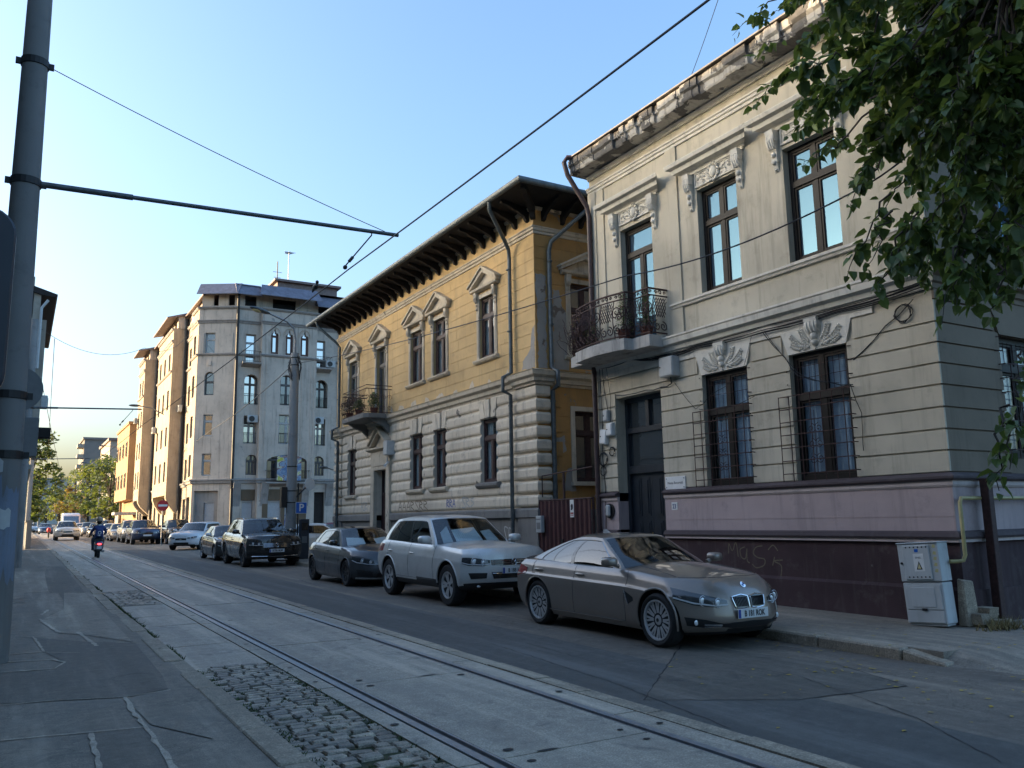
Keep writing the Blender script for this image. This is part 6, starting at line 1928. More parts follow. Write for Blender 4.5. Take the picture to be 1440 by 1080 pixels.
def patch_mb(mb, fn, face, bot, top, off, n=10, m=4, depth=.02):
    B, T = polysub(bot, n), polysub(top, n)
    outer = []; inner = []
    for (a0, b0), (a1, b1) in zip(B, T):
        for j in range(m + 1):
            t = j / m
            a, b = lin(a0, a1, t), lin(b0, b1, t)
            outer.append(off_pt(fn, face, a, b, off)); inner.append(off_pt(fn, face, a, b, off - depth))
    w_ = m + 1; k = len(outer)
    fs = [(i * w_ + j, (i + 1) * w_ + j, (i + 1) * w_ + j + 1, i * w_ + j + 1) for i in range(n) for j in range(m)]
    ring = [j for j in range(w_)] + [i * w_ + m for i in range(1, n + 1)] + [n * w_ + j for j in range(m - 1, -1, -1)] + [i * w_ for i in range(n - 1, 0, -1)]
    fs += [(ring[i], ring[(i + 1) % len(ring)], k + ring[(i + 1) % len(ring)], k + ring[i]) for i in range(len(ring))]
    mb.add(outer + inner, fs)

def curve_mb(mb, fn, face, pts, r, off=0, n=24, sides=5):
    mb.tube([off_pt(fn, face, a, b, off) for a, b in polysub(pts, n)], r, sides)

def solid_from(fn, us, ss, ts):
    mb = MB()
    def g(f, A, B):
        vs = [f(a, b) for a in A for b in B]; w_ = len(B)
        mb.add(vs, [(i * w_ + j, (i + 1) * w_ + j, (i + 1) * w_ + j + 1, i * w_ + j + 1) for i in range(len(A) - 1) for j in range(w_ - 1)])
    g(lambda a, b: fn(a, 0, b), us, ts); g(lambda a, b: fn(a, 1, b), us, ts)
    g(lambda a, b: fn(-1, a, b), ss, ts); g(lambda a, b: fn(1, a, b), ss, ts)
    g(lambda a, b: fn(a, b, 0), us, ss); g(lambda a, b: fn(a, b, 1), us, ss)
    return mb

def mesh_bool_diff(mb, cutters, mat):
    me = bpy.data.meshes.new('tmp'); me.from_pydata(mb.v, [], mb.f)
    bm = bmesh.new(); bm.from_mesh(me); bmesh.ops.remove_doubles(bm, verts=bm.verts, dist=2e-4); bmesh.ops.recalc_face_normals(bm, faces=bm.faces); bm.to_mesh(me); bm.free()
    o = bpy.data.objects.new('tmp', me); C.objects.link(o)
    tmp = [o]
    for c in cutters:
        cm = bpy.data.meshes.new('tc'); cm.from_pydata(c.v, [], c.f)
        bm = bmesh.new(); bm.from_mesh(cm); bmesh.ops.recalc_face_normals(bm, faces=bm.faces); bm.to_mesh(cm); bm.free()
        co_ = bpy.data.objects.new('tc', cm); C.objects.link(co_); tmp.append(co_)
        md = o.modifiers.new('b', 'BOOLEAN'); md.operation = 'DIFFERENCE'; md.object = co_; md.solver = 'EXACT'
    dg = bpy.context.evaluated_depsgraph_get(); dg.update()
    res = bpy.data.meshes.new_from_object(o.evaluated_get(dg))
    for t in tmp: bpy.data.objects.remove(t)
    return res

def split_mesh(me, key, groups, parent, sharp=35):
    """make one object per group of faces; groups = {key: (name, mat)}"""
    out = {}
    V0 = [v.co.copy() for v in me.vertices]
    bucket = {}
    for p in me.polygons:
        bucket.setdefault(key(p.center, p.normal), []).append(tuple(p.vertices))
    for k, faces in bucket.items():
        nm, mt = groups[k]
        idx = {}; vs = []; fs = []
        for f in faces:
            q = []
            for i in f:
                if i not in idx: idx[i] = len(vs); vs.append(V0[i])
                q.append(idx[i])
            fs.append(q)
        m2 = bpy.data.meshes.new(nm); m2.from_pydata(vs, [], fs); m2.materials.append(mt)
        m2.polygons.foreach_set('use_smooth', [True] * len(fs)); m2.set_sharp_from_angle(angle=R(sharp))
        o = bpy.data.objects.new(nm, m2); C.objects.link(o); o.parent = parent
        out[k] = o
    return out

WHEELS = {}
def make_wheel(parent, x, y, Rw, rr, tw, style, side):
    """tyre with a rim as its child; side = -1 for the wheel facing -x"""
    key = (round(Rw, 3), round(rr, 3), style, side)
    w_ = None
    if key in WHEELS:
        src = WHEELS[key]; w_ = src.copy(); C.objects.link(w_); w_.parent = parent
        for ch in src.children:
            c = ch.copy(); C.objects.link(c); c.parent = w_
    else:
        mb = MB(); h = tw / 2
        s = side
        mb.lathe([(rr - .005, -h * s * .7), (rr + .01, -h * s * .95), (Rw - .035, -h * s), (Rw - .008, -h * s * .82), (Rw, -h * s * .6), (Rw, h * s * .6), (Rw - .008, h * s * .82), (Rw - .035, h * s), (rr + .012, h * s * .96), (rr - .002, h * s * .86)], ax='X', n=36, close=True)
        for q in (-.3, 0, .3): mb.lathe([(Rw + .0005, (q - .03) * tw), (Rw + .0005, (q + .03) * tw)], ax='X', n=36)
        w_ = mb.build('wheel', M['rubber'], parent, smooth=35, fix=True)
        mb = MB(); fz = h * s * .82
        mt = M['alloy_dark'] if style in ('dark5', 'blackm') else M['alloy']
        mb.lathe([(rr, fz), (rr - .004, fz + s * .012), (rr - .022, fz + s * .010), (rr - .03, fz - s * .012), (rr - .035, -h * s * .6), (rr - .02, -h * s * .6), (rr, -h * s * .5)], ax='X', n=36, close=True)
        mb.lathe([(0, fz - s * .012), (.03, fz - s * .008), (.062, fz - s * .018), (.072, fz - s * .05), (0, fz - s * .05)], ax='X', n=20)
        ns, pair, w0, w1 = {'multi': (12, .085, .011, .013), 'suv': (5, .17, .026, .03), 'dark5': (5, .19, .018, .016), 'blackm': (6, .14, .024, .026), 'plain': (7, .0, .03, .036)}[style]
        for k in range(ns):
            for q in ((-1, 1) if pair else (0,)):
                a0 = 2 * PI * k / ns + q * pair * .75; a1 = 2 * PI * k / ns + q * pair * 1.35
                pts = []
                for (rad, ang, wd, dx) in ((.055, a0, w0, -.022), (lin(.055, rr, .5), lin(a0, a1, .5), (w0 + w1) / 2, -.012), (rr - .02, a1, w1, -.006)):
                    cx, cy = rad * math.cos(ang), rad * math.sin(ang); tx, ty = -math.sin(ang), math.cos(ang)
                    for sg in (-1, 1):
                        for dp in (0, -.035):
                            pts.append((fz + s * (dx + dp), cx + tx * wd * sg, cy + ty * wd * sg))
                fs = []
                for i in (0, 4):
                    fs += [(i, i + 4, i + 6, i + 2), (i + 1, i + 3, i + 7, i + 5), (i, i + 1, i + 5, i + 4), (i + 2, i + 6, i + 7, i + 3)]
                mb.add(pts, fs)
        rm = mb.build('rim', mt, w_, smooth=35)
        mb = MB(); mb.lathe([(.05, -s * .01), (rr * .72, -s * .01), (rr * .72, s * .012), (.05, s * .012)], ax='X', n=28, close=True)
        mb.lathe([(0, -h * s * .5), (rr - .034, -h * s * .5), (rr - .034, -h * s * .56), (0, -h * s * .56)], ax='X', n=28)
        mb.build('brake_disc', M['brake'], w_, smooth=35)
        mb = MB()
        for k in range(5):
            a = 2 * PI * k / 5 + .3; p = (fz - s * .02, .042 * math.cos(a), .042 * math.sin(a)); mb.tube([p, (p[0] + s * .006, p[1], p[2])], .007, 6)
        mb.tube([(fz - s * .01, 0, 0), (fz - s * .005, 0, 0)], .024, 12)
        mb.build('hub', M['black_plastic'], w_)
        WHEELS[key] = w_
    w_.location = (x, y, Rw)
    return w_

def number_plate(parent, pos, nrm_y, text, tilt=0, wd=.52, ht=.115):
    mb = MB(); mb.box(-wd / 2, wd / 2, 0, .012, -ht / 2, ht / 2)
    p = mb.build('number_plate', M['plate'], parent, bevel=.004)
    p.location = pos; p.rotation_euler = (tilt, 0, nrm_y)
    mb = MB(); mb.box(-wd / 2 + .006, -wd / 2 + .045, -.003, .0, -ht / 2 + .006, ht / 2 - .006); mb.build('blue_strip', M['plate_blue'], p)
    text_mesh(text, .098, 'characters', M['ink'], p, mw=face_matrix((.02, -.0025, -.003), (1, 0, 0), (0, 0, 1)), sx=.74, bold=.0022, space=1.03, extrude=.001)
    return p

def seat(mb, x, y, z, w_=.46):
    z -= .14
    mb.ball((x, y, z + .30), (w_ / 2, .09, .34), 10, 7); mb.ball((x, y + .03, z + .72), (.13, .05, .10), 8, 5)

def make_car(S, name, label, loc, rz=0, group='cars parked along the right kerb'):
    root = thing(name, label, 'car', (loc[0], loc[1], gz(loc[1], loc[2] if len(loc) > 2 else 0)), 0, group)
    root.rotation_euler = (math.atan(GRADE) * math.cos(rz), 0, rz)
    F, Gf = car_surfaces(S); L, Wd = S['L'], S['W']; hi = S.get('hi', False)
    P = S['paint']; g = S['gh']
    doors = S['doors']                                   # y (from the nose) of front-door front, B-pillar, rear-door rear
    yw = [S['fo'], S['fo'] + S['wb']]
    # body shell with wheel arches
    nS = 54 if hi else 34
    us = [-1, -.97, -.92, -.84, -.72, -.58, -.42, -.22, 0, .22, .42, .58, .72, .84, .92, .97, 1]
    ss = sorted({i / nS for i in range(nS + 1)} | {.01, .025, .975, .99})
    ts = [0, .06, .12, .2, .3, .4, .5, .6, .66, .70, .715, .73, .745, .77, .80, .86, .92, .97, 1]
    mb = solid_from(F, us, ss, ts)
    cut_ = []
    Ra = S['R'] + S.get('arch', .045)
    for y in yw:
        for sx in (-1, 1):
            c = MB(); xo = Wd / 2 - .26
            c.tube([(sx * xo, y - L / 2, S['R'] + S.get('arch_up', .01)), (sx * (Wd / 2 + .2), y - L / 2, S['R'] + S.get('arch_up', .01))], Ra, 40)
            cut_.append(c)
    me = mesh_bool_diff(mb, cut_, P)
    zclad = S.get('clad', 0)
    def inarch(c):
        for y in yw:
            d = math.hypot(c.y - (y - L / 2), c.z - S['R'] - S.get('arch_up', .01))
            if d < Ra + .003 and abs(c.x) < Wd / 2 * .995 and abs(c.x) > Wd / 2 - .30: return True
        return False
    def key(c, n):
        if inarch(c) and (abs(n.x) > .9 and abs(c.x) < Wd / 2 - .22 or abs(n.x) < .4): return 'well%d%d' % (c.x > 0, c.y > 0)
        if c.z < S['zb_cut'] or n.z < -.75: return 'under'
        yy = c.y + L / 2
        if n.z > .6 and g['y0'] + .15 < yy < g['y3'] - .12 and abs(c.x) < g['wb'] * .93: return 'deck'
        if zclad and c.z < interp(zclad, yy): return 'clad'
        if hi and abs(n.x) > .55 and abs(c.x) > Wd * .3:
            sg = 'r' if c.x > 0 else 'l'
            if doors[0] < yy < doors[1]: return 'fd' + sg
            if doors[1] <= yy < doors[2] and math.hypot(yy - yw[1], c.z - S['R']) > Ra + .07: return 'rd' + sg
        return 'body'
    gr = {'under': ('underside', M['black_plastic']), 'under': ('underside', M['black_plastic']), 'deck': ('cabin_floor', M['interior']), 'clad': ('cladding', M['black_plastic']), 'body': ('body', P)}
    for k in ('fdr', 'fdl', 'rdr', 'rdl'): gr[k] = ('door', P)
    for k in ('well00', 'well01', 'well10', 'well11'): gr[k] = ('wheel_well', M['well'])
    parts = split_mesh(me, key, gr, root)
    bpy.data.meshes.remove(me)
    body = parts['body']
    # greenhouse: pillars and roof in paint, panes left out of the shell
    ga, gbp, gc, gd = g['side']                         # s of A-pillar edge, B-pillar, C split, rear edge of side glass
    us2 = [-1, -.985, -.955, -.9, -.8, -.65, -.45, -.2, 0, .2, .45, .65, .8, .9, .955, .985, 1]
    base = [0, .04, .1, .18, .26, .34, .42, .5, .58, .66, .74, .82, .9, .96, 1]
    pil = .012
    ss2 = sorted(set(base) | {ga, gbp - pil, gbp + pil, gc - .006, gc + .006, gd})
    ss2 = [s for i, s in enumerate(ss2) if i == 0 or s - ss2[i - 1] > 1e-4]
    ts2 = [0, .05, .1, .2, .35, .5, .65, .8, g['tw'], .95, 1]
    shell = MB(); panes = {}
    def add(tgt, f, A, B, i, j):
        tgt.add([f(A[i], B[j]), f(A[i + 1], B[j]), f(A[i + 1], B[j + 1]), f(A[i], B[j + 1])], [(0, 1, 2, 3)])
    for face, side_ in (('L', -1), ('R', 1)):
        f = lambda a, b, sd=side_: Gf(sd, a, b)
        for i in range(len(ss2) - 1):
            for j in range(len(ts2) - 1):
                sm, tm = (ss2[i] + ss2[i + 1]) / 2, (ts2[j] + ts2[j + 1]) / 2
                k = None
                if .05 < tm < g['tw']:
                    if ga < sm < gbp - pil: k = face + '1'
                    elif gbp + pil < sm < gc - .006: k = face + '2'
                    elif gc + .006 < sm < gd and gc < gd: k = face + '3'
                add(panes.setdefault(k, MB()) if k else shell, f, ss2, ts2, i, j)
    for face, s_ in (('F', 0), ('B', 1)):
        f = lambda a, b, q=s_: Gf(a, q, b)
        lim = .9 if face == 'B' else .955; t0, t1 = (.05, .95) if face == 'F' else g['rw']
        tt = sorted(set(ts2) | {t0, t1})
        for i in range(len(us2) - 1):
            for j in range(len(tt) - 1):
                um, tm = (us2[i] + us2[i + 1]) / 2, (tt[j] + tt[j + 1]) / 2
                k = face if abs(um) < lim and t0 < tm < t1 else None
                add(panes.setdefault(k, MB()) if k else shell, f, us2, tt, i, j)
    f = lambda a, b: Gf(a, b, 1)
    roofmb = shell if not S.get('roof_mat') else MB()
    for i in range(len(us2) - 1):
        for j in range(len(base) - 1): add(roofmb, f, us2, base, i, j)
    if roofmb is not shell: roofmb.build('roof_panel', S['roof_mat'], root, smooth=40, weld=True)
    shell.build('roof', P, root, smooth=40, weld=True)
    for k, m_ in panes.items():
        nm = {'F': 'windshield', 'B': 'rear_window'}.get(k, 'side_window')
        mt = S.get('glass_f', M['car_glass']) if k == 'F' else S.get('glass_s', M['side_glass'])
        if k in ('L2', 'R2', 'L3', 'R3', 'B') and S.get('privacy'): mt = M['car_glass_dark']
        m_.build(nm, mt, root, smooth=40, weld=True)
    # black pillar band, window frames
    mb = MB()
    for face in ('L', 'R'):
        patch_mb(mb, Gf, face, [(gbp - pil - .006, .06), (gbp - pil - .006, g['tw'])], [(gbp + pil + .006, .06), (gbp + pil + .006, g['tw'])], .003, 6, 2, .01)
        if gc < gd: patch_mb(mb, Gf, face, [(gc - .008, .06), (gc - .008, g['tw'])], [(gc + .008, .06), (gc + .008, g['tw'])], .003, 6, 2, .01)
    mb.build('pillar_trim', M['gloss_black'], root)
    if hi:
        for face in ('L', 'R'):
            mb = MB(); tr = S.get('trim', M['gloss_black'])
            curve_mb(mb, Gf, face, [(ga - .01, .045), (gd + .01, .045)], .007, .003, 30); curve_mb(mb, Gf, face, [(ga - .01, .045), (ga, g['tw'] + .01), (gd, g['tw'] + .01), (gd + .012, .045)], .006, .003, 40)
            mb.build('window_trim', tr, root)
        mb = MB()
        curve_mb(mb, Gf, 'F', [(-.965, .035), (.965, .035)], .014, -.002, 30)
        for s_ in (-1, 1): mb.tube([off_pt(Gf, 'F', s_ * .15, .06, .012), off_pt(Gf, 'F', s_ * .15 - .55, .11, .014)], .009, 5)
        mb.build('wiper', M['black_plastic'], root)
    # cabin: seats, dash, wheel
    yb = g['y1'] - L / 2
    zb = sinterp(S['zt'], g['y1']) - .32
    for x in (-.36, .36):
        mb = MB(); seat(mb, x, yb + .40, zb); mb.build('seat', M['interior'], root, smooth=True)
    mb = MB()
    for x in (-.36, 0, .36): seat(mb, x, yb + 1.14, zb - S.get('rear_drop', .0), .5)
    mb.build('rear_bench', M['interior'], root, smooth=True)
    mb = MB(); mb.box(-g['wb'] * .9, g['wb'] * .9, g['y0'] + .3 - L / 2, g['y0'] + .66 - L / 2, sinterp(S['zt'], g['y0']) - .06, sinterp(S['zt'], g['y0']) + .02)
    mb.build('dashboard', M['interior'], root, bevel=.03)
    if hi:
        mb = MB(); c = V((.36, g['y0'] + .82 - L / 2, sinterp(S['zt'], g['y0']) + .0))
        mb.tube([c + V((.18 * math.cos(a * PI / 10), .06 * math.sin(a * PI / 10), .17 * math.sin(a * PI / 10))) for a in range(20)], .014, 6, closed=True); mb.tube([c - V((.17, 0, 0)), c + V((.17, 0, 0))], .02, 5)
        mb.build('steering_wheel', M['interior'], root)
    if S.get('shade'):
        mb = MB(); n = 26
        for seg in S['shade']:
            u0, u1, h0, h1 = seg; vs = []
            for i in range(n + 1):
                u = lin(u0, u1, i / n); zig = .035 * (1 if i % 2 else -1) * .5
                a = Gf(u, 0, .06); b = Gf(u, 0, lin(h0, h1, i / n))
                vs += [a + V((0, .05 + zig, .0)), b + V((0, .06 + zig, -.02))]
            mb.add(vs, [(2 * i, 2 * i + 2, 2 * i + 3, 2 * i + 1) for i in range(n)])
        mb.build('sunshade', M['foil'], root, fix=False)
    # wheels
    for y in yw:
        for sx in (-1, 1): make_wheel(root, sx * (Wd / 2 - S['tw'] / 2 - S.get('inset', .02)), y - L / 2, S['R'], S['rim'], S['tw'], S['style'], sx)
    # seams, sills, handles
    def s_at(y, t=.5):
        a, b = F(1, 0, t).y + L / 2, F(1, 1, t).y + L / 2
        return (y - a) / (b - a)
    for face in ('L', 'R'):
        sx = -1 if face == 'L' else 1
        mb = MB()
        dt = S.get('door_t', .10)
        for y in doors[:2]: curve_mb(mb, F, face, [(s_at(y, dt), dt), (s_at(y, .5), .5), (s_at(y, .99), .995)], .0035, .0, 16, 4)
        q = doors[2]; curve_mb(mb, F, face, [(s_at(q - .42, dt), dt), (s_at(q - .38, .22), .22), (s_at(q - .12, .5), .5), (s_at(q, .75), .75), (s_at(q, .995), .995)], .0035, .0, 20, 4)
        curve_mb(mb, F, face, [(s_at(doors[0], dt), dt), (s_at(doors[2] - .42, dt), dt)], .004, .0, 20, 4)
        mb.build('door_seam', M['ink'], root)
        for nm, y in (('fd', doors[1] - .16), ('rd', doors[2] - .17)):
            par = parts.get(nm + ('r' if sx > 0 else 'l'), root)
            mb = MB(); ht = S.get('handle_t', .80)
            a, b = s_at(y - .1, ht), s_at(y + .1, ht)
            pts = [off_pt(F, face, lin(a, b, i / 6), ht, .012 + .02 * math.sin(PI * i / 6)) for i in range(7)]
            mb.tube(pts, [.012, .015, .016, .016, .016, .015, .012], 6)
            mb.build('handle', P, par, smooth=True)
        # door mirror
        yb_ = S['mirror']; c0 = Gf(sx, 0, .05); c0 = V((sx * (g['wb'] + .02), yb_ - L / 2, sinterp(S['zt'], yb_) + .04)); mz = S.get('mz', 1.0)
        mb = MB(); mb.tube([c0, c0 + V((sx * .1, .0, .03))], [.035, .03], 6)
        cm = c0 + V((sx * .155, 0, .065))
        vs = []
        K = 12
        for (dy, sc_) in ((-.10, .55), (-.08, .85), (-.03, 1.0), (.05, 1.0), (.06, .94)):
            for k in range(K):
                a = 2 * PI * k / K; ca, sa = math.cos(a), math.sin(a)
                ex = abs(ca) ** .6 * (1 if ca > 0 else -1); ez = abs(sa) ** .6 * (1 if sa > 0 else -1)
                vs.append(cm + V((ex * .10 * sc_ * mz, dy, ez * .066 * sc_ * mz)))
        fs = [(i * K + k, i * K + (k + 1) % K, (i + 1) * K + (k + 1) % K, (i + 1) * K + k) for i in range(4) for k in range(K)] + [tuple(range(K)), tuple(range(4 * K, 5 * K))]
        mb.add(vs, fs)
        mr = mb.build('mirror', S.get('mirror_mat', P), root, smooth=50)
        mb = MB(); mb.ball(cm + V((0, .063, 0)), (.088 * mz, .004, .055 * mz), 12, 6); mb.build('mirror_glass', M['chrome'], mr)
        # arch lip
        for y in yw:
            mb = MB(); pts = []
            for k in range(-2, 25):
                a = PI * k / 22
                yy = y + Ra * math.cos(a); zz = S['R'] + S.get('arch_up', .01) + Ra * math.sin(a)
                if zz < S['zb_cut'] + .02: continue
                best = None
                tl, th_ = 0.0, 1.0
                for _ in range(14):
                    tm = (tl + th_) / 2
                    if F(sx, s_at(yy, tm), tm).z < zz: tl = tm
                    else: th_ = tm
                pts.append(F(sx, s_at(yy, tl), tl) + V((sx * -.006, 0, 0)))
            if len(pts) > 4: mb.tube(pts, S.get('lip', .014), 6); mb.build('arch_lip', S.get('lip_mat', P), root, smooth=True)
    return root, F, Gf, parts, s_at

M['lamp_house'] = flat('lamp_house', (0.05, 0.052, 0.056), 0.2, 0.3)
def front_lamp(root, F, bot, top, balls, side_mats=None, housing='lamp_house', r=.045):
    for sg in (-1, 1):
        b = [(sg * a, t) for a, t in bot]; tp = [(sg * a, t) for a, t in top]
        mb = MB(); patch_mb(mb, F, 'F', b, tp, .004, 12, 4, .03); h = mb.build('headlight', M[housing], root, smooth=40)
        mb = MB()
        for a, t, k in balls:
            p = off_pt(F, 'F', sg * a, t, .004); mb.ball(p, (r * k * .8, .009, r * k * .8), 12, 7)
            q = off_pt(F, 'F', sg * a, t, .01); mb.tube([q + V((r * k * 1.0 * math.cos(z * PI / 8), 0, r * k * 1.15 * math.sin(z * PI / 8))) for z in range(16)], .005, 4, closed=True)
        m0 = len(bot)
        curve_mb(mb, F, 'F', [(sg * lin(a, c[0], .16), lin(t, c[1], .16)) for (a, t), c in zip(bot, top)], .011, .006, 20)
        mb.build('reflector', M['lamp_in'], h, smooth=True)
        mb = MB(); patch_mb(mb, F, 'F', b, tp, .014, 12, 4, .004); mb.build('lens', M['lamp_glass'], h, smooth=40)

def front_patch(root, F, name, mat, bot, top, off=.004, mirror=True, depth=.03, face='F', n=10, m=3):
    res = []
    for sg in ((-1, 1) if mirror else (1,)):
        mb = MB(); patch_mb(mb, F, face, [(sg * a, t) for a, t in bot], [(sg * a, t) for a, t in top], off, n, m, depth); res.append(mb.build(name, mat, root, smooth=40))
    return res

def side_patch(root, F, name, mat, bot, top, off=.004, depth=.02, n=8, m=3):
    for face in ('L', 'R'):
        mb = MB(); patch_mb(mb, F, face, bot, top, off, n, m, depth); mb.build(name, mat, root, smooth=40)

def roundel(root, pos, r, mats, n=20, tilt=0, kind='quarter'):
    mb = MB(); mb.lathe([(0, 0), (r, 0), (r, .006), (0, .009)], n=n); o = mb.build('badge', mats[0], root); o.location = pos; o.rotation_euler = (PI / 2 + tilt, 0, 0)
    mb = MB()
    if kind == 'quarter':
        for k in (0, 2): mb.add([(0, 0, .0105)] + [(r * .62 * math.cos(PI / 2 * (k + i / 6)), r * .62 * math.sin(PI / 2 * (k + i / 6)), .0105) for i in range(7)], [tuple(range(8))])
    elif kind == 'star':
        for k in range(3): a = PI / 2 + k * 2 * PI / 3; mb.tube([(0, 0, .012), (r * .9 * math.cos(a), r * .9 * math.sin(a), .012)], [r * .16, r * .04], 5)
        mb.tube([(r * .93 * math.cos(i * PI / 10), r * .93 * math.sin(i * PI / 10), .01) for i in range(20)], r * .07, 5, closed=True)
    elif kind == 'vw':
        for pts in ([(-.5, .62), (0, -.02), (.5, .62)], [(-.72, .3), (-.36, -.7), (0, -.05), (.36, -.7), (.72, .3)]): mb.tube([(x * r * .9, y * r * .9, .012) for x, y in pts], r * .09, 4)
        mb.tube([(r * .95 * math.cos(i * PI / 10), r * .95 * math.sin(i * PI / 10), .01) for i in range(20)], r * .08, 5, closed=True)
    else:
        mb.box(-r * .8, r * .8, -r * .25, r * .25, .008, .014)
    mb.build('emblem', mats[1], o, fix=kind != 'quarter')
    return o
SIDE = [(0, .90), (.1, .955), (.3, .98), (.5, .988), (.66, .998), (.715, 1.0), (.745, .982), (.80, .962), (.86, .945), (.93, .918), (1, .87)]
M['bronze'] = paint('bronze', (0.255, 0.21, 0.175), .45, .35, .9)
M['silver'] = paint('silver', (0.62, 0.62, 0.60), .35, .36, .8)
M['graphite'] = paint('graphite', (0.048, 0.050, 0.054), .4, .34, .9)
M['black_paint'] = paint('black_paint', (0.016, 0.014, 0.013), .3, .25, 1.0)
M['dark_paint'] = paint('dark_paint', (0.028, 0.026, 0.027), .3, .3, 1.0)
M['white_paint'] = paint('white_paint', (0.66, 0.67, 0.69), .0, .3, .7)
M['wine_paint'] = paint('wine_paint', (0.16, 0.012, 0.022), .3, .3, .9)
M['blue_paint'] = paint('blue_paint', (0.03, 0.05, 0.10), .5, .3, .9)
M['teal_paint'] = paint('teal_paint', (0.10, 0.17, 0.17), .5, .3, .9)
M['grey_paint'] = paint('grey_paint', (0.24, 0.25, 0.26), .6, .35, .8)
M['roof_black'] = M['gloss_black']

COUPE = dict(L=4.64, W=1.825, fo=.785, wb=2.81, R=.335, rim=.255, tw=.235, style='multi', zb_cut=.185, hi=True,
    nose=[(0, .13), (.14, .03), (.3, .0), (.5, .02), (.72, .05), (.88, .10), (1, .22)], dn=.50, pn=3.0,
    tail=[(0, .2), (.2, .07), (.45, .0), (.7, .02), (.9, .04), (1, .10)], dt=.42, pt=2.6,
    side=SIDE, plan=[(0, .95), (.1, .985), (.22, 1.0), (.6, .995), (.8, 1.0), (.92, .97), (1, .93)],
    zt=[(0, .70), (.3, .785), (.8, .865), (1.35, .915), (1.9, .93), (2.8, .95), (3.5, .965), (4.0, .97), (4.4, .96), (4.64, .92)],
    crown=[(0, .055), (.5, .095), (1.3, .095), (1.8, .05), (3.8, .05), (4.2, .06), (4.64, .07)],
    zb=[(0, .20), (.5, .17), (1.4, .18), (3.3, .18), (4.2, .22), (4.64, .30)],
    gh=dict(y0=1.28, y1=2.12, y2=3.0, y3=4.40, kf=1.3, kr=2.3, df=.30, dr=.34, wb=.795, wr=.575, tw=.88, rw=(.12, .92), side=(.075, .475, .70, .835),
            pl=[(0, .95), (.3, .985), (.55, 1.0), (.75, .955), (.92, .86), (1, .8)], roof=[(1.9, 1.335), (2.2, 1.375), (2.6, 1.392), (3.0, 1.378), (3.4, 1.33), (3.9, 1.22), (4.4, 1.08)]),
    doors=(1.42, 2.62, 3.74), mirror=1.62, rear_drop=.12, paint=M['bronze'], trim=M['chrome'], door_t=.12, handle_t=.83)
G0, G1 = G(928, 911.5), G(757, 876.7)
car, F, Gf, parts, s_at = make_car(COUPE, 'parked_car', 'brown bronze low fastback sedan, the parked car nearest the camera', (7.04 + .9, 8.42 + (4.64 / 2 - .785)))
front_lamp(car, F, [(.40, .60), (.58, .555), (.80, .58), (.95, .67)], [(.40, .70), (.58, .745), (.80, .80), (.975, .87)], [(.53, .645, .95), (.70, .665, 1.05)], r=.052)
for o_ in front_patch(car, F, 'grille', M['gloss_black'], [(.03, .56), (.13, .53), (.27, .555)], [(.03, .75), (.15, .785), (.31, .755)], .008):
    sg = 1 if sum(v.co.x for v in o_.data.vertices) > 0 else -1
    mb = MB()
    for k in range(9):
        u = lin(.05, .27, k / 8); curve_mb(mb, F, 'F', [(sg * u, .565), (sg * (u + .012), .75)], .006, .012, 6, 4)
    mb.build('slat', M['black_plastic'], o_)
    mb = MB(); curve_mb(mb, F, 'F', [(sg * .025, .55), (sg * .13, .52), (sg * .278, .547), (sg * .318, .76), (sg * .15, .795), (sg * .025, .76), (sg * .025, .55)], .007, .008, 40); mb.build('chrome_ring', M['chrome'], o_, smooth=True)
front_patch(car, F, 'lower_intake', M['black_plastic'], [(0, .13), (.35, .13), (.5, .165)], [(0, .27), (.35, .25), (.5, .23)], .004)
for o_ in front_patch(car, F, 'fog_lamp_recess', M['black_plastic'], [(.50, .17), (.7, .155), (.88, .20)], [(.50, .235), (.7, .31), (.90, .36)], .005):
    sg = 1 if sum(v.co.x for v in o_.data.vertices) > 0 else -1
    mb = MB(); p = off_pt(F, 'F', sg * .80, .26, .012); mb.ball(p, (.034, .009, .034), 12, 7); mb.build('fog_lamp', M['lamp_in'], o_, smooth=True)
    mb = MB(); curve_mb(mb, F, 'F', [(sg * .52, .215), (sg * .72, .22)], .008, .012, 8); curve_mb(mb, F, 'F', [(sg * .52, .18), (sg * .72, .18)], .005, .012, 8); mb.build('fog_trim', M['chrome'], o_)
number_plate(car, off_pt(F, 'F', 0, .42, .018) + V((0, -.012, 0)), 0, 'B 181 ROK')
p = off_pt(F, 'F', 0, .93, .004); roundel(car, p + V((0, -.0, .0)), .041, (M['chrome'], M['plate_blue']), tilt=-R(35))
side_patch(car, F, 'fender_vent', M['black_plastic'], [(s_at(1.22), .50), (s_at(1.345), .42)], [(s_at(1.22), .56), (s_at(1.375), .655)], .004, .01)
side_patch(car, F, 'vent_trim', M['chrome'], [(s_at(1.335), .43), (s_at(1.345), .40)], [(s_at(1.375), .665), (s_at(1.395), .665)], .007, .01)
side_patch(car, F, 'tail_light', M['tail_red'], [(.925, .74), (.995, .66)], [(.925, .845), (.995, .90)], .006)
mb = MB(); patch_mb(mb, F, 'B', [(-.98, .66), (-.4, .68)], [(-.98, .88), (-.4, .86)], .006); mb.build('tail_light', M['tail_red'], car, smooth=40)
mb = MB(); patch_mb(mb, F, 'B', [(.4, .68), (.98, .66)], [(.4, .86), (.98, .88)], .006); mb.build('tail_light', M['tail_red'], car, smooth=40)
mb = MB(); b_ = Gf(0, .93, 1); mb.extr(Fr(b_, (0, 1, 0), (1, 0, 0)), [(-.1, -.01), (.07, -.01), (.07, .05), (.03, .055)], -.02, .02); mb.build('roof_aerial', M['silver'], car, smooth=40)
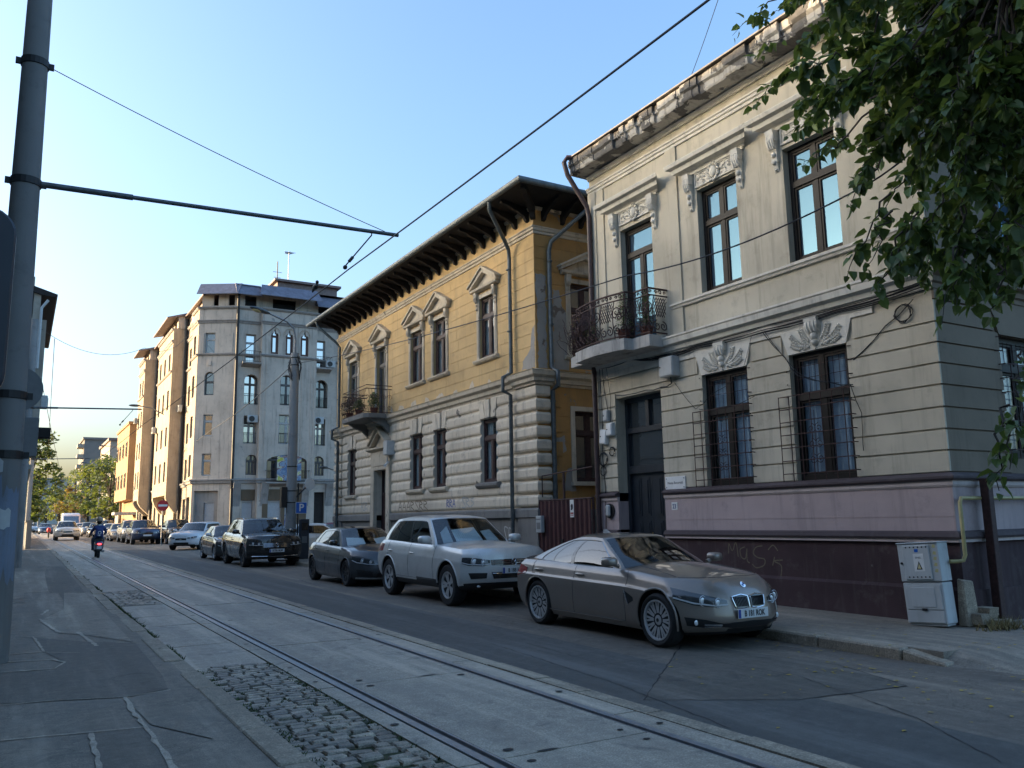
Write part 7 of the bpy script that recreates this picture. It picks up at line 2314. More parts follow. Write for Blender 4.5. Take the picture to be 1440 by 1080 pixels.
for face in ('L', 'R'):
    mb = MB(); curve_mb(mb, F, face, [(s_at(1.5), .105), (s_at(3.35), .105)], .006, .004, 24); mb.build('sill_line', M['bronze'], car)
mb = MB(); curve_mb(mb, F, 'T', [(-.86, .02), (-.80, .14), (-.74, .27)], .004, 0, 20, 4); curve_mb(mb, F, 'T', [(.86, .02), (.80, .14), (.74, .27)], .004, 0, 20, 4); curve_mb(mb, F, 'T', [(-.87, .004), (-.5, .012), (0, .016), (.5, .012), (.87, .004)], .004, 0, 24, 4); mb.build('bonnet_seam', M['ink'], car)

SUVD = dict(L=4.80, W=1.94, fo=.915, wb=2.893, R=.385, rim=.255, tw=.265, style='suv', zb_cut=.34, hi=True, arch=.06, arch_up=.02,
    nose=[(0, .18), (.12, .05), (.3, .0), (.5, .0), (.75, .02), (.9, .04), (1, .10)], dn=.36, pn=3.6,
    tail=[(0, .16), (.2, .05), (.45, .0), (.7, .03), (1, .08)], dt=.34, pt=2.6, side=[(0, .92), (.1, .965), (.3, .99), (.5, 1.0), (.68, .995), (.78, .975), (.9, .945), (1, .89)],
    plan=[(0, .96), (.1, .985), (.22, 1.0), (.8, 1.0), (.92, .975), (1, .945)],
    zt=[(0, .985), (.25, 1.035), (.8, 1.075), (1.4, 1.10), (2.2, 1.12), (3.2, 1.145), (4.2, 1.165), (4.6, 1.12), (4.8, 1.04)],
    crown=[(0, .06), (.4, .085), (1.3, .09), (1.9, .05), (4.2, .04), (4.8, .06)], zb=[(0, .36), (.6, .30), (1.5, .31), (3.3, .31), (4.2, .36), (4.8, .44)],
    gh=dict(y0=1.36, y1=2.16, y2=4.15, y3=4.70, kf=1.25, kr=2.0, df=.26, dr=.28, wb=.865, wr=.66, tw=.87, rw=(.15, .9), side=(.065, .42, .705, .885),
            pl=[(0, .95), (.3, .985), (.55, 1.0), (.8, .97), (1, .88)], roof=[(1.9, 1.62), (2.2, 1.665), (2.7, 1.70), (3.4, 1.70), (4.0, 1.66), (4.3, 1.615), (4.7, 1.5)]),
    doors=(1.52, 2.72, 3.86), mirror=1.72, mz=1.25, paint=M['silver'], door_t=.17, handle_t=.76, privacy=True, clad=[(0, .42), (.5, .385), (1.3, .44), (3.4, .44), (4.3, .42), (4.8, .5)], lip=.016,
    shade=[(-.80, -.58, .55, .75), (-.50, .22, .62, .70), (.34, .74, .55, .62)])
car, F, Gf, parts, s_at = make_car(SUVD, 'parked_car', 'silver SUV with foil sunshades behind its windscreen, parked behind the brown sedan', (7.05 + .95, 14.45 + (2.40 - .915)))
front_lamp(car, F, [(.52, .615), (.66, .585), (.88, .60), (.975, .66)], [(.53, .735), (.68, .765), (.88, .80), (.98, .81)], [(.79, .685, 1.2), (.64, .67, .9)], r=.062)
g_ = front_patch(car, F, 'grille', M['gloss_black'], [(0, .59), (.3, .59), (.50, .605)], [(0, .745), (.3, .745), (.515, .745)], .006, False)[0]
g2 = front_patch(car, F, 'grille', M['gloss_black'], [(0, .59), (-.3, .59), (-.50, .605)], [(0, .745), (-.3, .745), (-.515, .745)], .006, False)[0]
for sg, par in ((1, g_), (-1, g2)):
    for t in (.645, .70):
        mb = MB(); curve_mb(mb, F, 'F', [(sg * .07, t), (sg * .50, t + .005)], .009, .010, 10); mb.build('chrome_bar', M['chrome'], par, smooth=True)
o_ = roundel(car, off_pt(F, 'F', 0, .67, .012), .062, (M['gloss_black'], M['chrome']), kind='vw')
for sgn in (0,):
    it = front_patch(car, F, 'lower_intake', M['black_plastic'], [(-.46, .25), (0, .25), (.46, .25)], [(-.50, .42), (0, .42), (.50, .42)], .004, False)[0]
    for t in (.28, .32, .36):
        mb = MB(); curve_mb(mb, F, 'F', [(-.36, t), (.36, t)], .006, .007, 12); mb.build('slat', M['gloss_black'], it)
    mb = MB(); curve_mb(mb, F, 'F', [(-.48, .39), (.48, .39)], .006, .008, 12); mb.build('chrome_bar', M['chrome'], it)
for o_ in front_patch(car, F, 'side_intake', M['black_plastic'], [(.60, .27), (.86, .265)], [(.58, .41), (.89, .42)], .004):
    sg = 1 if sum(v.co.x for v in o_.data.vertices) > 0 else -1
    for t in (.30, .335, .37):
        mb = MB(); curve_mb(mb, F, 'F', [(sg * .61, t), (sg * .86, t)], .005, .007, 8); mb.build('slat', M['gloss_black'], o_)
front_patch(car, F, 'bumper_skirt', M['black_plastic'], [(0, .0), (.5, .0), (.93, .02)], [(0, .145), (.5, .15), (.96, .17)], .006)
for sg in (-1, 1):
    mb = MB(); p = off_pt(F, 'F', sg * .72, .09, .012); mb.ball(p, (.04, .01, .024), 10, 6); mb.build('fog_lamp', M['lamp_in'], car, smooth=True)
number_plate(car, off_pt(F, 'F', 0, .455, .014) + V((0, -.012, 0)), 0, 'B 188 ECV')
side_patch(car, F, 'tail_light', M['tail_red'], [(.93, .72), (.995, .70)], [(.93, .90), (.995, .92)], .005)

HATCH = dict(L=4.29, W=1.78, fo=.86, wb=2.70, R=.32, rim=.235, tw=.225, style='dark5', zb_cut=.17, hi=True,
    nose=[(0, .14), (.14, .03), (.3, .0), (.5, .02), (.75, .06), (.9, .10), (1, .20)], dn=.50, pn=2.7,
    tail=[(0, .16), (.2, .05), (.45, .0), (.7, .03), (1, .10)], dt=.36, pt=2.5, side=[(0, .90), (.1, .955), (.3, .985), (.42, .99), (.55, 1.0), (.6, .985), (.74, .985), (.84, .96), (.93, .925), (1, .87)],
    plan=[(0, .95), (.1, .985), (.22, 1.0), (.8, 1.0), (.92, .97), (1, .93)],
    zt=[(0, .70), (.3, .79), (.8, .88), (1.2, .925), (1.9, .95), (2.8, .985), (3.6, 1.01), (4.0, 1.0), (4.29, .93)],
    crown=[(0, .05), (.4, .08), (1.2, .08), (1.7, .04), (4.29, .05)], zb=[(0, .18), (.5, .16), (1.4, .17), (3.2, .17), (3.9, .22), (4.29, .32)],
    gh=dict(y0=1.14, y1=1.95, y2=3.6, y3=4.16, kf=1.25, kr=2.0, df=.28, dr=.30, wb=.785, wr=.575, tw=.87, rw=(.2, .9), side=(.075, .47, .80, .80),
            pl=[(0, .95), (.3, .985), (.55, 1.0), (.8, .96), (1, .86)], roof=[(1.7, 1.36), (2.0, 1.405), (2.4, 1.433), (3.0, 1.42), (3.6, 1.36), (4.1, 1.25)]),
    doors=(1.36, 2.44, 3.42), mirror=1.50, paint=M['graphite'], roof_mat=M['gloss_black'], mirror_mat=M['gloss_black'], door_t=.11, handle_t=.83,
    shade=[(-.82, -.22, .62, .55), (.18, .80, .5, .62)])
car, F, Gf, parts, s_at = make_car(HATCH, 'parked_car', 'dark grey hatchback with black wheels and a foil sunshade, behind the silver SUV', (7.0 + .88, 20.05 + (2.145 - .86)))
front_lamp(car, F, [(.36, .60), (.62, .56), (.86, .60), (.95, .68)], [(.38, .69), (.62, .755), (.86, .80), (.96, .82)], [(.55, .66, .9), (.74, .69, 1.0)], r=.05)
gp_ = front_patch(car, F, 'grille', M['gloss_black'], [(-.30, .49), (0, .47), (.30, .49)], [(-.36, .66), (0, .70), (.36, .66)], .006, False)[0]
mb = MB(); curve_mb(mb, F, 'F', [(-.32, .575), (.32, .575)], .014, .012, 10); mb.build('chrome_bar', M['chrome'], gp_, smooth=True)
roundel(car, off_pt(F, 'F', 0, .58, .016), .075, (M['gloss_black'], M['chrome']), kind='star')
front_patch(car, F, 'lower_intake', M['black_plastic'], [(0, .13), (.3, .13), (.45, .14)], [(0, .30), (.3, .30), (.40, .28)], .004)
front_patch(car, F, 'side_intake', M['black_plastic'], [(.52, .14), (.85, .17)], [(.52, .33), (.88, .40)], .004)
front_patch(car, F, 'splitter', M['silver'], [(0, .03), (.5, .03), (.9, .06)], [(0, .075), (.5, .075), (.9, .10)], .01)
number_plate(car, off_pt(F, 'F', 0, .38, .014) + V((0, -.012, 0)), 0, 'B 55 MBA')

SUV2 = dict(SUVD); SUV2.update(L=4.86, W=1.98, paint=M['black_paint'], style='blackm', rim=.265, clad=None, shade=None, privacy=False, trim=M['chrome'], zb_cut=.30, glass_f=M['car_glass'],
    zb=[(0, .30), (.6, .27), (1.5, .29), (3.3, .29), (4.2, .33), (4.86, .40)])
car, F, Gf, parts, s_at = make_car(SUV2, 'parked_car', 'black SUV with a wide chrome-barred grille, parked beside the concrete lamp post', (6.85 + .97, 30.35 + (2.43 - .915)))
front_lamp(car, F, [(.50, .60), (.7, .58), (.92, .61)], [(.50, .72), (.7, .745), (.94, .76)], [(.62, .66, .8), (.8, .67, .8)], r=.055)
gp_ = front_patch(car, F, 'grille', M['gloss_black'], [(-.50, .50), (0, .45), (.50, .50)], [(-.50, .72), (0, .73), (.50, .72)], .006, False, n=16)[0]
for t in (.53, .58, .63, .68):
    mb = MB(); curve_mb(mb, F, 'F', [(-.48, t), (.48, t)], .009, .010, 16); mb.build('chrome_bar', M['chrome'], gp_, smooth=True)
roundel(car, off_pt(F, 'F', 0, .61, .02), .07, (M['gloss_black'], M['chrome']), kind='vw')
front_patch(car, F, 'lower_intake', M['black_plastic'], [(0, .12), (.5, .12), (.85, .14)], [(0, .34), (.5, .34), (.85, .36)], .003)
mb = MB(); curve_mb(mb, F, 'F', [(-.85, .13), (0, .10), (.85, .13)], .012, .012, 20); mb.build('bumper_trim', M['chrome'], car, smooth=True)
number_plate(car, off_pt(F, 'F', 0, .36, .014) + V((0, -.012, 0)), 0, 'B 590 MLM')
for sx in (-1, 1):
    mb = MB(); mb.tube([Gf(sx * .93, s, 1) + V((0, 0, .035 if 0.05 < s < .95 else .0)) for s in (.04, .1, .3, .5, .7, .9, .96)], .014, 5); mb.build('roof_rail', M['chrome'], car, smooth=True)

# simpler ones farther off share their shapes; each is copied part by part
HAT2 = dict(HATCH); HAT2.update(L=4.1, W=1.72, paint=M['dark_paint'], style='plain', roof_mat=None, mirror_mat=None, shade=None, hi=False)
def plain_front(car, F):
    front_lamp(car, F, [(.42, .60), (.66, .58), (.92, .64)], [(.42, .72), (.66, .75), (.93, .79)], [(.6, .66, .9), (.76, .69, .9)])
    front_patch(car, F, 'grille', M['gloss_black'], [(-.36, .50), (0, .49), (.36, .50)], [(-.38, .66), (0, .68), (.38, .66)], .006, False)
    front_patch(car, F, 'lower_intake', M['black_plastic'], [(-.5, .13), (0, .13), (.5, .13)], [(-.5, .29), (0, .29), (.5, .29)], .004, False)
    mb = MB(); p = off_pt(F, 'F', 0, .40, .014); mb.box(-.26, .26, -.012, 0, -.055, .055); q = mb.build('number_plate', M['plate'], car); q.location = p
car_h, F, Gf, parts, s_at = make_car(HAT2, 'parked_car', 'small dark hatchback half hidden behind the black SUV', (6.95 + .86, 35.9 + (2.05 - .86)))
plain_front(car_h, F)
EST = dict(SUVD); EST.update(L=4.5, W=1.75, fo=.80, wb=2.75, R=.33, rim=.21, tw=.2, style='plain', hi=False, paint=M['white_paint'], clad=None, shade=None, arch=.05, zb_cut=.24, dn=.38,
    zt=[(0, .80), (.25, .88), (.8, .945), (1.2, .98), (2.2, 1.0), (3.2, 1.02), (4.2, 1.03), (4.5, .95)], crown=[(0, .05), (.4, .08), (1.1, .09), (1.6, .05), (4.5, .05)], zb=[(0, .25), (.6, .22), (3.8, .24), (4.5, .36)],
    gh=dict(y0=1.10, y1=1.92, y2=4.1, y3=4.44, df=.24, dr=.24, wb=.775, wr=.62, tw=.87, rw=(.2, .9), side=(.07, .38, .68, .92), pl=[(0, .95), (.3, .985), (.55, 1.0), (.8, .98), (1, .9)], roof=[(1.7, 1.45), (2.0, 1.50), (2.5, 1.53), (3.6, 1.54), (4.1, 1.52), (4.4, 1.45)]),
    doors=(1.25, 2.3, 3.3), mirror=1.42, mz=1.0)
car_e, F, Gf, parts, s_at = make_car(EST, 'car', 'white estate car turning out across the street behind the dark hatchback', (8.95, 51.0), R(-32), 'cars on the move')
plain_front(car_e, F)
front_patch(car_e, F, 'badge', M['chrome'], [(-.06, .55), (.06, .55)], [(-.06, .62), (.06, .62)], .02, False)
SUV3 = dict(SUVD); SUV3.update(paint=M['blue_paint'], style='plain', hi=False, clad=None, shade=None, R=.37, rim=.25)
car_s, F, Gf, parts, s_at = make_car(SUV3, 'parked_car', 'dark blue SUV parked beyond the white estate, nearest the camera in its row', (7.75, 65.2), 0, 'cars parked farther down the street')
plain_front(car_s, F)
def recolor(o, mt_from, mt_to):
    for ch in o.children:
        if ch.type == 'MESH' and len(ch.data.materials) and ch.data.materials[0] == mt_from:
            ch.data = ch.data.copy(); ch.data.materials[0] = mt_to
        recolor(ch, mt_from, mt_to)
def clone(src, label, x, y, rz, mt_from, mt_to, group, dz=0.0, name='parked_car'):
    c = copy_tree(src); c.name = name; c.location = (x, y, gz(y, dz)); c.rotation_euler = (math.atan(GRADE) * math.cos(rz), 0, rz)
    c['label'] = label; c['group'] = group
    if mt_to: recolor(c, mt_from, mt_to)
    return c
GP = 'cars parked farther down the street'
GS = 'cars parked in the side street'
clone(car_s, 'black car beside the no entry sign, between the white estate and the blue SUV', 9.95, 64.6, 0, M['blue_paint'], M['black_paint'], GP)
clone(car_s, 'grey SUV parked right behind the dark blue one', 7.7, 71.0, 0, M['blue_paint'], M['grey_paint'], GP)
clone(car_h, 'brownish hatchback in the far row between the scooter rider and the blue SUV', 7.35, 76.8, 0, M['dark_paint'], M['bronze'], GP)
clone(car_h, 'silver hatchback in the far row straight behind the scooter rider', 7.2, 82.5, 0, M['dark_paint'], M['silver'], GP)
clone(car_s, 'tall dark SUV in the far row, just left of the rider', 7.2, 89, 0, M['blue_paint'], M['black_paint'], GP)
clone(car_h, 'dark hatchback well down the far row, left of the rider', 7.0, 96, 0, None, None, GP)
clone(car_e, 'pale estate car at the far end of the parked row', 6.8, 104, 0, M['white_paint'], M['grey_paint'], GP)
clone(car_h, 'small pale car last in the far parked row', 6.6, 112, 0, M['dark_paint'], M['white_paint'], GP)
clone(car_s, 'silver SUV driving towards the camera along the tram track', 3.75, 84.5, 0, M['blue_paint'], M['silver'], 'cars on the move', name='car')
clone(car_h, 'blue car following far behind the silver SUV on the track', 3.2, 128, 0, M['dark_paint'], M['blue_paint'], 'cars on the move', name='car')
clone(car_h, 'pale car farthest away on the track, left of the silver SUV', 1.9, 150, 0, M['dark_paint'], M['white_paint'], 'cars on the move', name='car')
clone(car_h, 'wine red hatchback parked across the side street behind the parking totem', 15.8, 44.5, R(62), M['dark_paint'], M['wine_paint'], GS)
clone(car_h, 'silver car nose showing between the parking totem and the dark grey hatchback', 12.1, 37.6, R(78), M['dark_paint'], M['silver'], GS)
clone(car_h, 'pale teal car roof showing just above the black SUV', 13.6, 54.0, R(75), M['dark_paint'], M['teal_paint'], GS)
clone(car_h, 'dark car at the back of the side street, nearest the ochre house corner', 21.5, 55.0, R(70), None, None, GS)
# white van far down the street
van = thing('van', 'white box van standing far down the street in front of the trees', 'van', (5.6, 118, gz(118)))
mb = MB()
prof = [(-2.6, .4), (-2.6, 1.1), (-2.2, 1.35), (-1.75, 2.35), (-1.2, 2.6), (2.6, 2.7), (2.75, 2.5), (2.75, .4)]
mb.extr(Fr((0, 0, 0), (0, 1, 0), (1, 0, 0)), prof, -.98, .98); mb.build('body', M['white_paint'], van, bevel=.1, smooth=40)
mb = MB(); f_ = Fr((0, 0, 0), (0, 1, 0), (1, 0, 0)); mb.add([(-.85, -2.19, 1.42), (.85, -2.19, 1.42), (.8, -1.83, 2.25), (-.8, -1.83, 2.25)], [(0, 1, 2, 3)]); mb.build('windshield', M['old_glass'], van)
for y in (-1.7, 1.8):
    for sx in (-1, 1): make_wheel(van, sx * .85, y, .34, .21, .2, 'plain', sx)
# ------------------------------------------------------------------ poles, overhead line, signs
M['pole_conc'] = plaster('pole_conc', (0.285, 0.285, 0.277), dirt=(0.08, 0.08, 0.08), dirt_amt=0.5, streak=0.5, bmp=0.3)
M['pole_steel'] = plaster('pole_steel', (0.192, 0.189, 0.182), patch=(0.11, 0.075, 0.055), patch_lo=0.70, dirt=(0.05, 0.05, 0.052), dirt_amt=0.5, streak=0.4, bmp=0.1)
M['sign_back'] = flat('sign_back', (0.15, 0.155, 0.16), 0.5, 0.4, var=0.15)
M['blue_sign'] = flat('blue_sign', (0.012, 0.12, 0.48), 0.4, var=0.05)
M['red_sign'] = flat('red_sign', (0.50, 0.02, 0.03), 0.4, var=0.05)
M['totem'] = flat('totem', (0.022, 0.028, 0.04), 0.4, var=0.1)
M['lamp_lens'] = flat('lamp_lens', (0.55, 0.45, 0.22), 0.2)

def tram_pole(label, x, y, h, r0, r1, arm_z=None, arm_len=0, lean=(0, 0), mat='pole_steel', group='tram line poles', guy=None, bands=()):
    t = thing('tram_pole', label, 'pole', (x, y, gz(y, .05)), 0, group)
    mb = MB(); n = 10
    mb.tube([(lean[0] * i / n, lean[1] * i / n, h * i / n) for i in range(n + 1)], [lin(r0, r1, i / n) for i in range(n + 1)], 20)
    mb.build('shaft', M[mat], t, smooth=50)
    z0 = gz(y, .05)
    for bz in bands:
        k = (bz - z0) / h; r = lin(r0, r1, k); c = V((lean[0] * k, lean[1] * k, bz - z0))
        mb = MB(); mb.lathe([(r + .002, -.05), (r + .016, -.045), (r + .016, .045), (r + .002, .05)], tuple(c), n=20)
        mb.box(c.x + r, c.x + r + .07, c.y - .02, c.y + .02, c.z - .04, c.z + .04); mb.box(c.x - r - .07, c.x - r, c.y - .02, c.y + .02, c.z - .04, c.z + .04)
        mb.build('clamp', M['black_metal'], t)
    if arm_len:
        k = (arm_z - z0) / h
        a = V((lean[0] * k + lin(r0, r1, k), lean[1] * k, arm_z - z0)); b = a + V((arm_len, 0, .13))
        mb = MB(); mb.tube([a, a.lerp(b, .22)], .040, 10); mb.tube([a.lerp(b, .22), b], .030, 10); arm = mb.build('bracket_arm', M['zinc'], t, smooth=50)
        mb = MB(); q = a.lerp(b, .91); mb.tube([q, q + V((.0, 0, -.06)), q + V((-.42, 0, -.62))], .011, 5); mb.ball(q + V((-.42, 0, -.64)), (.035, .05, .035), 8, 5); mb.tube([q + V((-.30, 0, -.46)), q + V((-.36, 0, -.54))], .025, 8)
        mb.build('wire_hanger', M['black_metal'], arm)
        if guy:
            kz = (guy - z0) / h
            mb = MB(); p = V((lean[0] * kz + .16, lean[1] * kz, guy - z0)); q = a.lerp(b, .955)
            mb.tube(branch_wire([p, q + V((0, 0, .03))], sag=.06), .0065, 4); mb.build('stay_wire', M['wire'], arm)
    return t
P1 = tram_pole('thick dark steel pole at the left edge with clamp bands and a long bracket arm', -.19, 11.75, 9.6, .205, .135, 6.04, 4.95, (-.03, 0), guy=7.67, bands=(7.67, 6.03, 3.28, 2.55))
mb = MB()
for (z0_, z1_, a0_, a1_, seed_) in ((1.0, 2.05, 3.4, 5.9, 1),):
    rr = random.Random(seed_); n = 16; vs = []
    for i in range(n + 1):
        a = lin(a0_, a1_, i / n); r = .2085
        for z in (z0_ + rr.uniform(-.12, .12), z1_ + rr.uniform(-.16, .16)): vs.append(((r - .007 * z) * math.cos(a) - .003 * z, (r - .007 * z) * math.sin(a), z))
    mb.add(vs, [(2 * i, 2 * i + 2, 2 * i + 3, 2 * i + 1) for i in range(n)])
M['smear'] = plaster('smear', (0.19, 0.23, 0.30), dirt=(0.15, 0.15, 0.15), dirt_amt=.8, streak=.8)
mb.build('paint_smear', M['smear'], P1, smooth=True)
for zz, aa, ww, hh in ((1.55, 4.9, .16, .22), (2.2, 4.4, .12, .16)):
    mb = MB(); vs = []
    for i in range(6):
        a = aa + ww / .2 * (i / 5 - .5)
        for z in (zz + random.uniform(-.02, .02), zz + hh + random.uniform(-.03, .03)): vs.append(((.2115 - .007 * z) * math.cos(a) - .003 * z, (.2115 - .007 * z) * math.sin(a), z))
    mb.add(vs, [(2 * i, 2 * i + 2, 2 * i + 3, 2 * i + 1) for i in range(5)]); mb.build('torn_sticker', M['pvc'], P1, smooth=True)
P2 = tram_pole('second tram pole on the left pavement, slimmer and paler, seen past the thick one', .04, 35.45, 9.2, .17, .12, 6.1, 3.75, mat='pole_conc', bands=(6.1,))
P3 = tram_pole('third tram pole on the left, far off among dark trees', .55, 67, 9.2, .17, .12, 6.4, 3.5, mat='pole_conc', bands=(6.4,))
for lab, x, y in (('grey lattice pole standing alone far off at the left, nearer of two', 2.2, 150), ('thin grey pole far off at the left, farther of two', 2.9, 158)):
    t = thing('tram_pole', lab, 'pole', (x, y, gz(y)), 0, 'tram line poles')
    mb = MB(); mb.tube([(0, 0, 0), (0, 0, 9)], [.18, .13], 8); mb.build('shaft', M['pole_conc'], t); mb = MB(); mb.tube([(0, 0, 8.2), (3.4, 0, 8.35)], .05, 6); mb.build('bracket_arm', M['zinc'], t)
# the trolley wires
wz = 5.47
def overhead(label, pts, r, sag=0.0, grp=None, n=14):
    O = V(pts[0]); mb = MB(); mb.tube([p - O for p in branch_wire(pts, sag=sag, n=n)], r, 5)
    o = mb.build('overhead_wire', M['wire'], smooth=True); o.location = O
    return tag(o, label, 'wire', grp)
overhead('heavy contact wire of the tram line running up to the top edge', [(4.09, -6, wz - .05), (4.09, 11.75, wz + .02), (4.05, 35.4, wz + .2), (3.95, 67, wz + .4), (3.9, 100, wz + .5), (3.8, 140, wz + .8)], .0105, .06)
post_top = V((9.12, 32.5, 8.0))
overhead('thick cable sagging from the lamp post past the ochre house to the tree', [post_top + V((.1, -.1, 0)), atX(880, 388, 9.4), atX(1215, 262, 9.2), (9.3, 4.6, 6.9)], .013, .18)
overhead('black cable from the lamp post crossing the grey block towards the far left', [post_top, atY(298, 604, 60), atY(205, 668, 110)], .02, .2)
overhead('thin wire rising from the cornice of the beige house', [(10.65, 11.0, 10.05), (8.0, 6.4, 10.9), (4.0, -1, 12.0)], .006, .15)
overhead('thin span wire high over the street from the left', [(.2, 44, 11.0), (5.5, 50, 11.6), (10.9, 68, 17.0)], .012, .8)
overhead('faint thin wire between the left house and the far poles', [(.9, 44, 10.5), (2.0, 90, 7.5), (3.9, 140, 6.4)], .016, .3)
overhead('second faint wire dropping from the left house to the tram line', [(.55, 44, 8.2), (3.9, 100, 6.0)], .014, .2)
overhead('pale cable looping between the far street lamps', [(8.2, 118, 8.5), (9.4, 128, 6.9), (9.9, 122, 9.2)], .03, .1)
# concrete lamp post by the parking place
PX, PY = 9.14, 32.5
t = thing('lamp_post', 'concrete lamp post with a cobra-head lamp standing beside the black SUV', 'lamp post', (PX, PY, gz(PY, .12)))
zb_ = t.location.z
mb = MB(); mb.tube([(0, 0, 0), (0, 0, 8.1)], [.215, .165], 18); mb.build('shaft', M['pole_conc'], t, smooth=50)
mb = MB(); mb.tube([(.0, 0, 7.9), (0, 0, 8.7), (-.08, -.02, 9.1), (-.4, -.1, 9.35), (-1.2, -.35, 9.55)], [.05, .045, .04, .04, .035], 8); arm = mb.build('lamp_arm', M['grey_metal'], t, smooth=50)
mb = MB(); d = V((-1, -.3, .16)).normalized(); c = V((-1.55, -.46, 9.60))
mb.ball((0, 0, 0), (.46, .15, .085), 14, 8); hd = mb.build('lamp_head', M['zinc'], arm, smooth=True); hd.location = c; hd.rotation_euler = d.to_track_quat('X', 'Z').to_euler()
mb = MB(); mb.ball((.12, 0, -.05), (.22, .11, .07), 12, 6); mb.build('lens', M['lamp_lens'], hd, smooth=True)
mb = MB()
for z in (7.9, 7.6, 3.55, 2.6, 2.15, 1.1): 
    r = lin(.215, .165, z / 8.1); mb.lathe([(r, -.02), (r + .01, -.02), (r + .01, .02), (r, .02)], (0, 0, z), n=18)
    mb.build('clamp', M['black_metal'], t); mb = MB()
mb = MB(); mb.box(-.42, -.2, -.12, .12, 1.95, 2.75); mb.build('switch_box', M['black_plastic'], t, bevel=.01)
mb = MB()
rnd = random.Random(4)
for k in range(16): 
    a = rnd.uniform(0, 6); 
    mb.tube([(.18 * math.cos(a), .18 * math.sin(a), 7.9 + rnd.uniform(-.1, .1)), (.26 * math.cos(a + .5), .26 * math.sin(a + .5), 7.5 + rnd.uniform(-.2, .2)), (.2 * math.cos(a + 1), .2 * math.sin(a + 1), 7.1 + rnd.uniform(-.2, .3))], .014, 4)
mb.build('cable_tangle', M['wire'], t)
t = thing('parking_sign', 'blue square parking sign on a thin dark pole beside the lamp post', 'sign', (9.46, 32.3, gz(32.3, .125)))
mb = MB(); mb.tube([(-.1, .03, 0), (-.1, .03, 2.9)], .03, 8); mb.build('post', M['black_metal'], t)
mb = MB(); mb.box(-.2, .24, -.02, 0, 1.72, 2.16); mb.build('panel', M['white'], t); mb = MB(); mb.box(-.185, .225, -.023, -.0205, 1.735, 2.145); p = mb.build('blue_face', M['blue_sign'], t)
text_mesh('P', .40, 'letter', M['white'], p, mw=face_matrix((.02, -.025, 1.935), (1, 0, 0), (0, 0, 1)), bold=.008)
t = thing('round_sign', 'round white mirror-like disc on a bracket arm of the lamp post', 'sign', (9.3, 32.4, gz(32.4, .125)))
mb = MB(); mb.tube([(0, .02, 2.35), (.42, -.05, 2.8)], .03, 8); mb.build('bracket', M['black_metal'], t)
mb = MB(); mb.lathe([(0, -.012), (.25, -.012), (.25, .012), (0, .012)], n=26); o_ = mb.build('disc', M['white'], t); o_.location = (.5, -.1, 2.86); o_.rotation_euler = V((.45, -1, .1)).to_track_quat('Z', 'Y').to_euler()
t = thing('parking_totem', 'tall dark slab of a parking meter between lamp post and grey hatchback', 'parking meter', (9.52, 32.0, gz(32, .125)))
mb = MB(); mb.box(-.18, .18, -.1, .1, 0, 1.50); mb.build('casing', M['totem'], t, bevel=.02)
mb = MB(); mb.box(-.12, .12, -.115, -.1, 1.08, 1.36); mb.build('screen', M['gloss_black'], t); mb = MB(); mb.box(-.1, .1, -.112, -.1, .6, .85); mb.build('hatch', M['sign_back'], t)
t = thing('no_entry_sign', 'round red no entry sign before the grey block', 'sign', (8.26, 60, gz(60)))
mb = MB(); mb.tube([(0, .03, 0), (0, .03, 3.0)], .035, 8); mb.build('post', M['grey_metal'], t)
mb = MB(); mb.lathe([(0, -.01), (.36, -.01), (.36, .01), (0, .01)], (0, 0, 2.62), 'Y', 26); d_ = mb.build('disc', M['red_sign'], t); mb = MB(); mb.box(-.28, .28, -.016, -.011, 2.55, 2.69); mb.build('bar', M['white'], d_)
# backs of two signs behind the thick pole, and the house sign at the very edge
t = thing('road_sign', 'round road sign seen from behind, above a square one, next to the thick left pole', 'sign', (-.14, 14.6, gz(14.6, .055)))
mb = MB(); mb.tube([(0, 0, 0), (0, 0, 4.3)], .035, 8); mb.build('post', M['grey_metal'], t)
mb = MB(); mb.lathe([(0, .0), (.34, .0), (.34, .02), (0, .02)], (.0, -.06, 3.63), 'Y', 28); mb.build('disc', M['sign_back'], t)
mb = MB(); mb.box(-.28, .315, -.06, -.03, 2.6, 3.2); mb.build('square_plate', M['sign_back'], t, bevel=.01)
t = thing('lamp_unit', 'small boxy signal lamp with a brown hood beside the square sign plate', 'lamp', (.22, 14.7, 3.15))
mb = MB(); mb.tube([(-.34, 0, -.05), (.0, 0, 0)], .02, 6); mb.build('bracket', M['grey_metal'], t); mb = MB(); mb.box(-.06, .12, -.1, .12, -.11, .05); mb.build('housing', M['old_timber'], t, bevel=.01)
t = thing('hanging_sign', 'dark oval-ended sign board projecting from the house at the very left edge', 'sign', (-.46, 9.0, 3.1))
mb = MB(); pr = []
for k in range(13): a = PI + PI * k / 12; pr.append((.26 * math.cos(a), .0 + .26 * math.sin(a)))
pr += [(.26, 1.35)] + [(.26 * math.cos(PI * k / 12), 1.35 + .26 * math.sin(PI * k / 12)) for k in range(1, 12)] + [(-.26, 1.35)]
mb.extr(Fr((0, 0, 0), (1, 0, 0), (0, -1, 0)), pr, -.06, .06); mb.build('board', M['totem'], t, bevel=.02)
mb = MB(); mb.tube([(-.8, 0, 1.2), (-.2, 0, 1.2)], .03, 6); mb.tube([(-.8, 0, .2), (-.2, 0, .2)], .03, 6); mb.build('bracket', M['black_metal'], t)
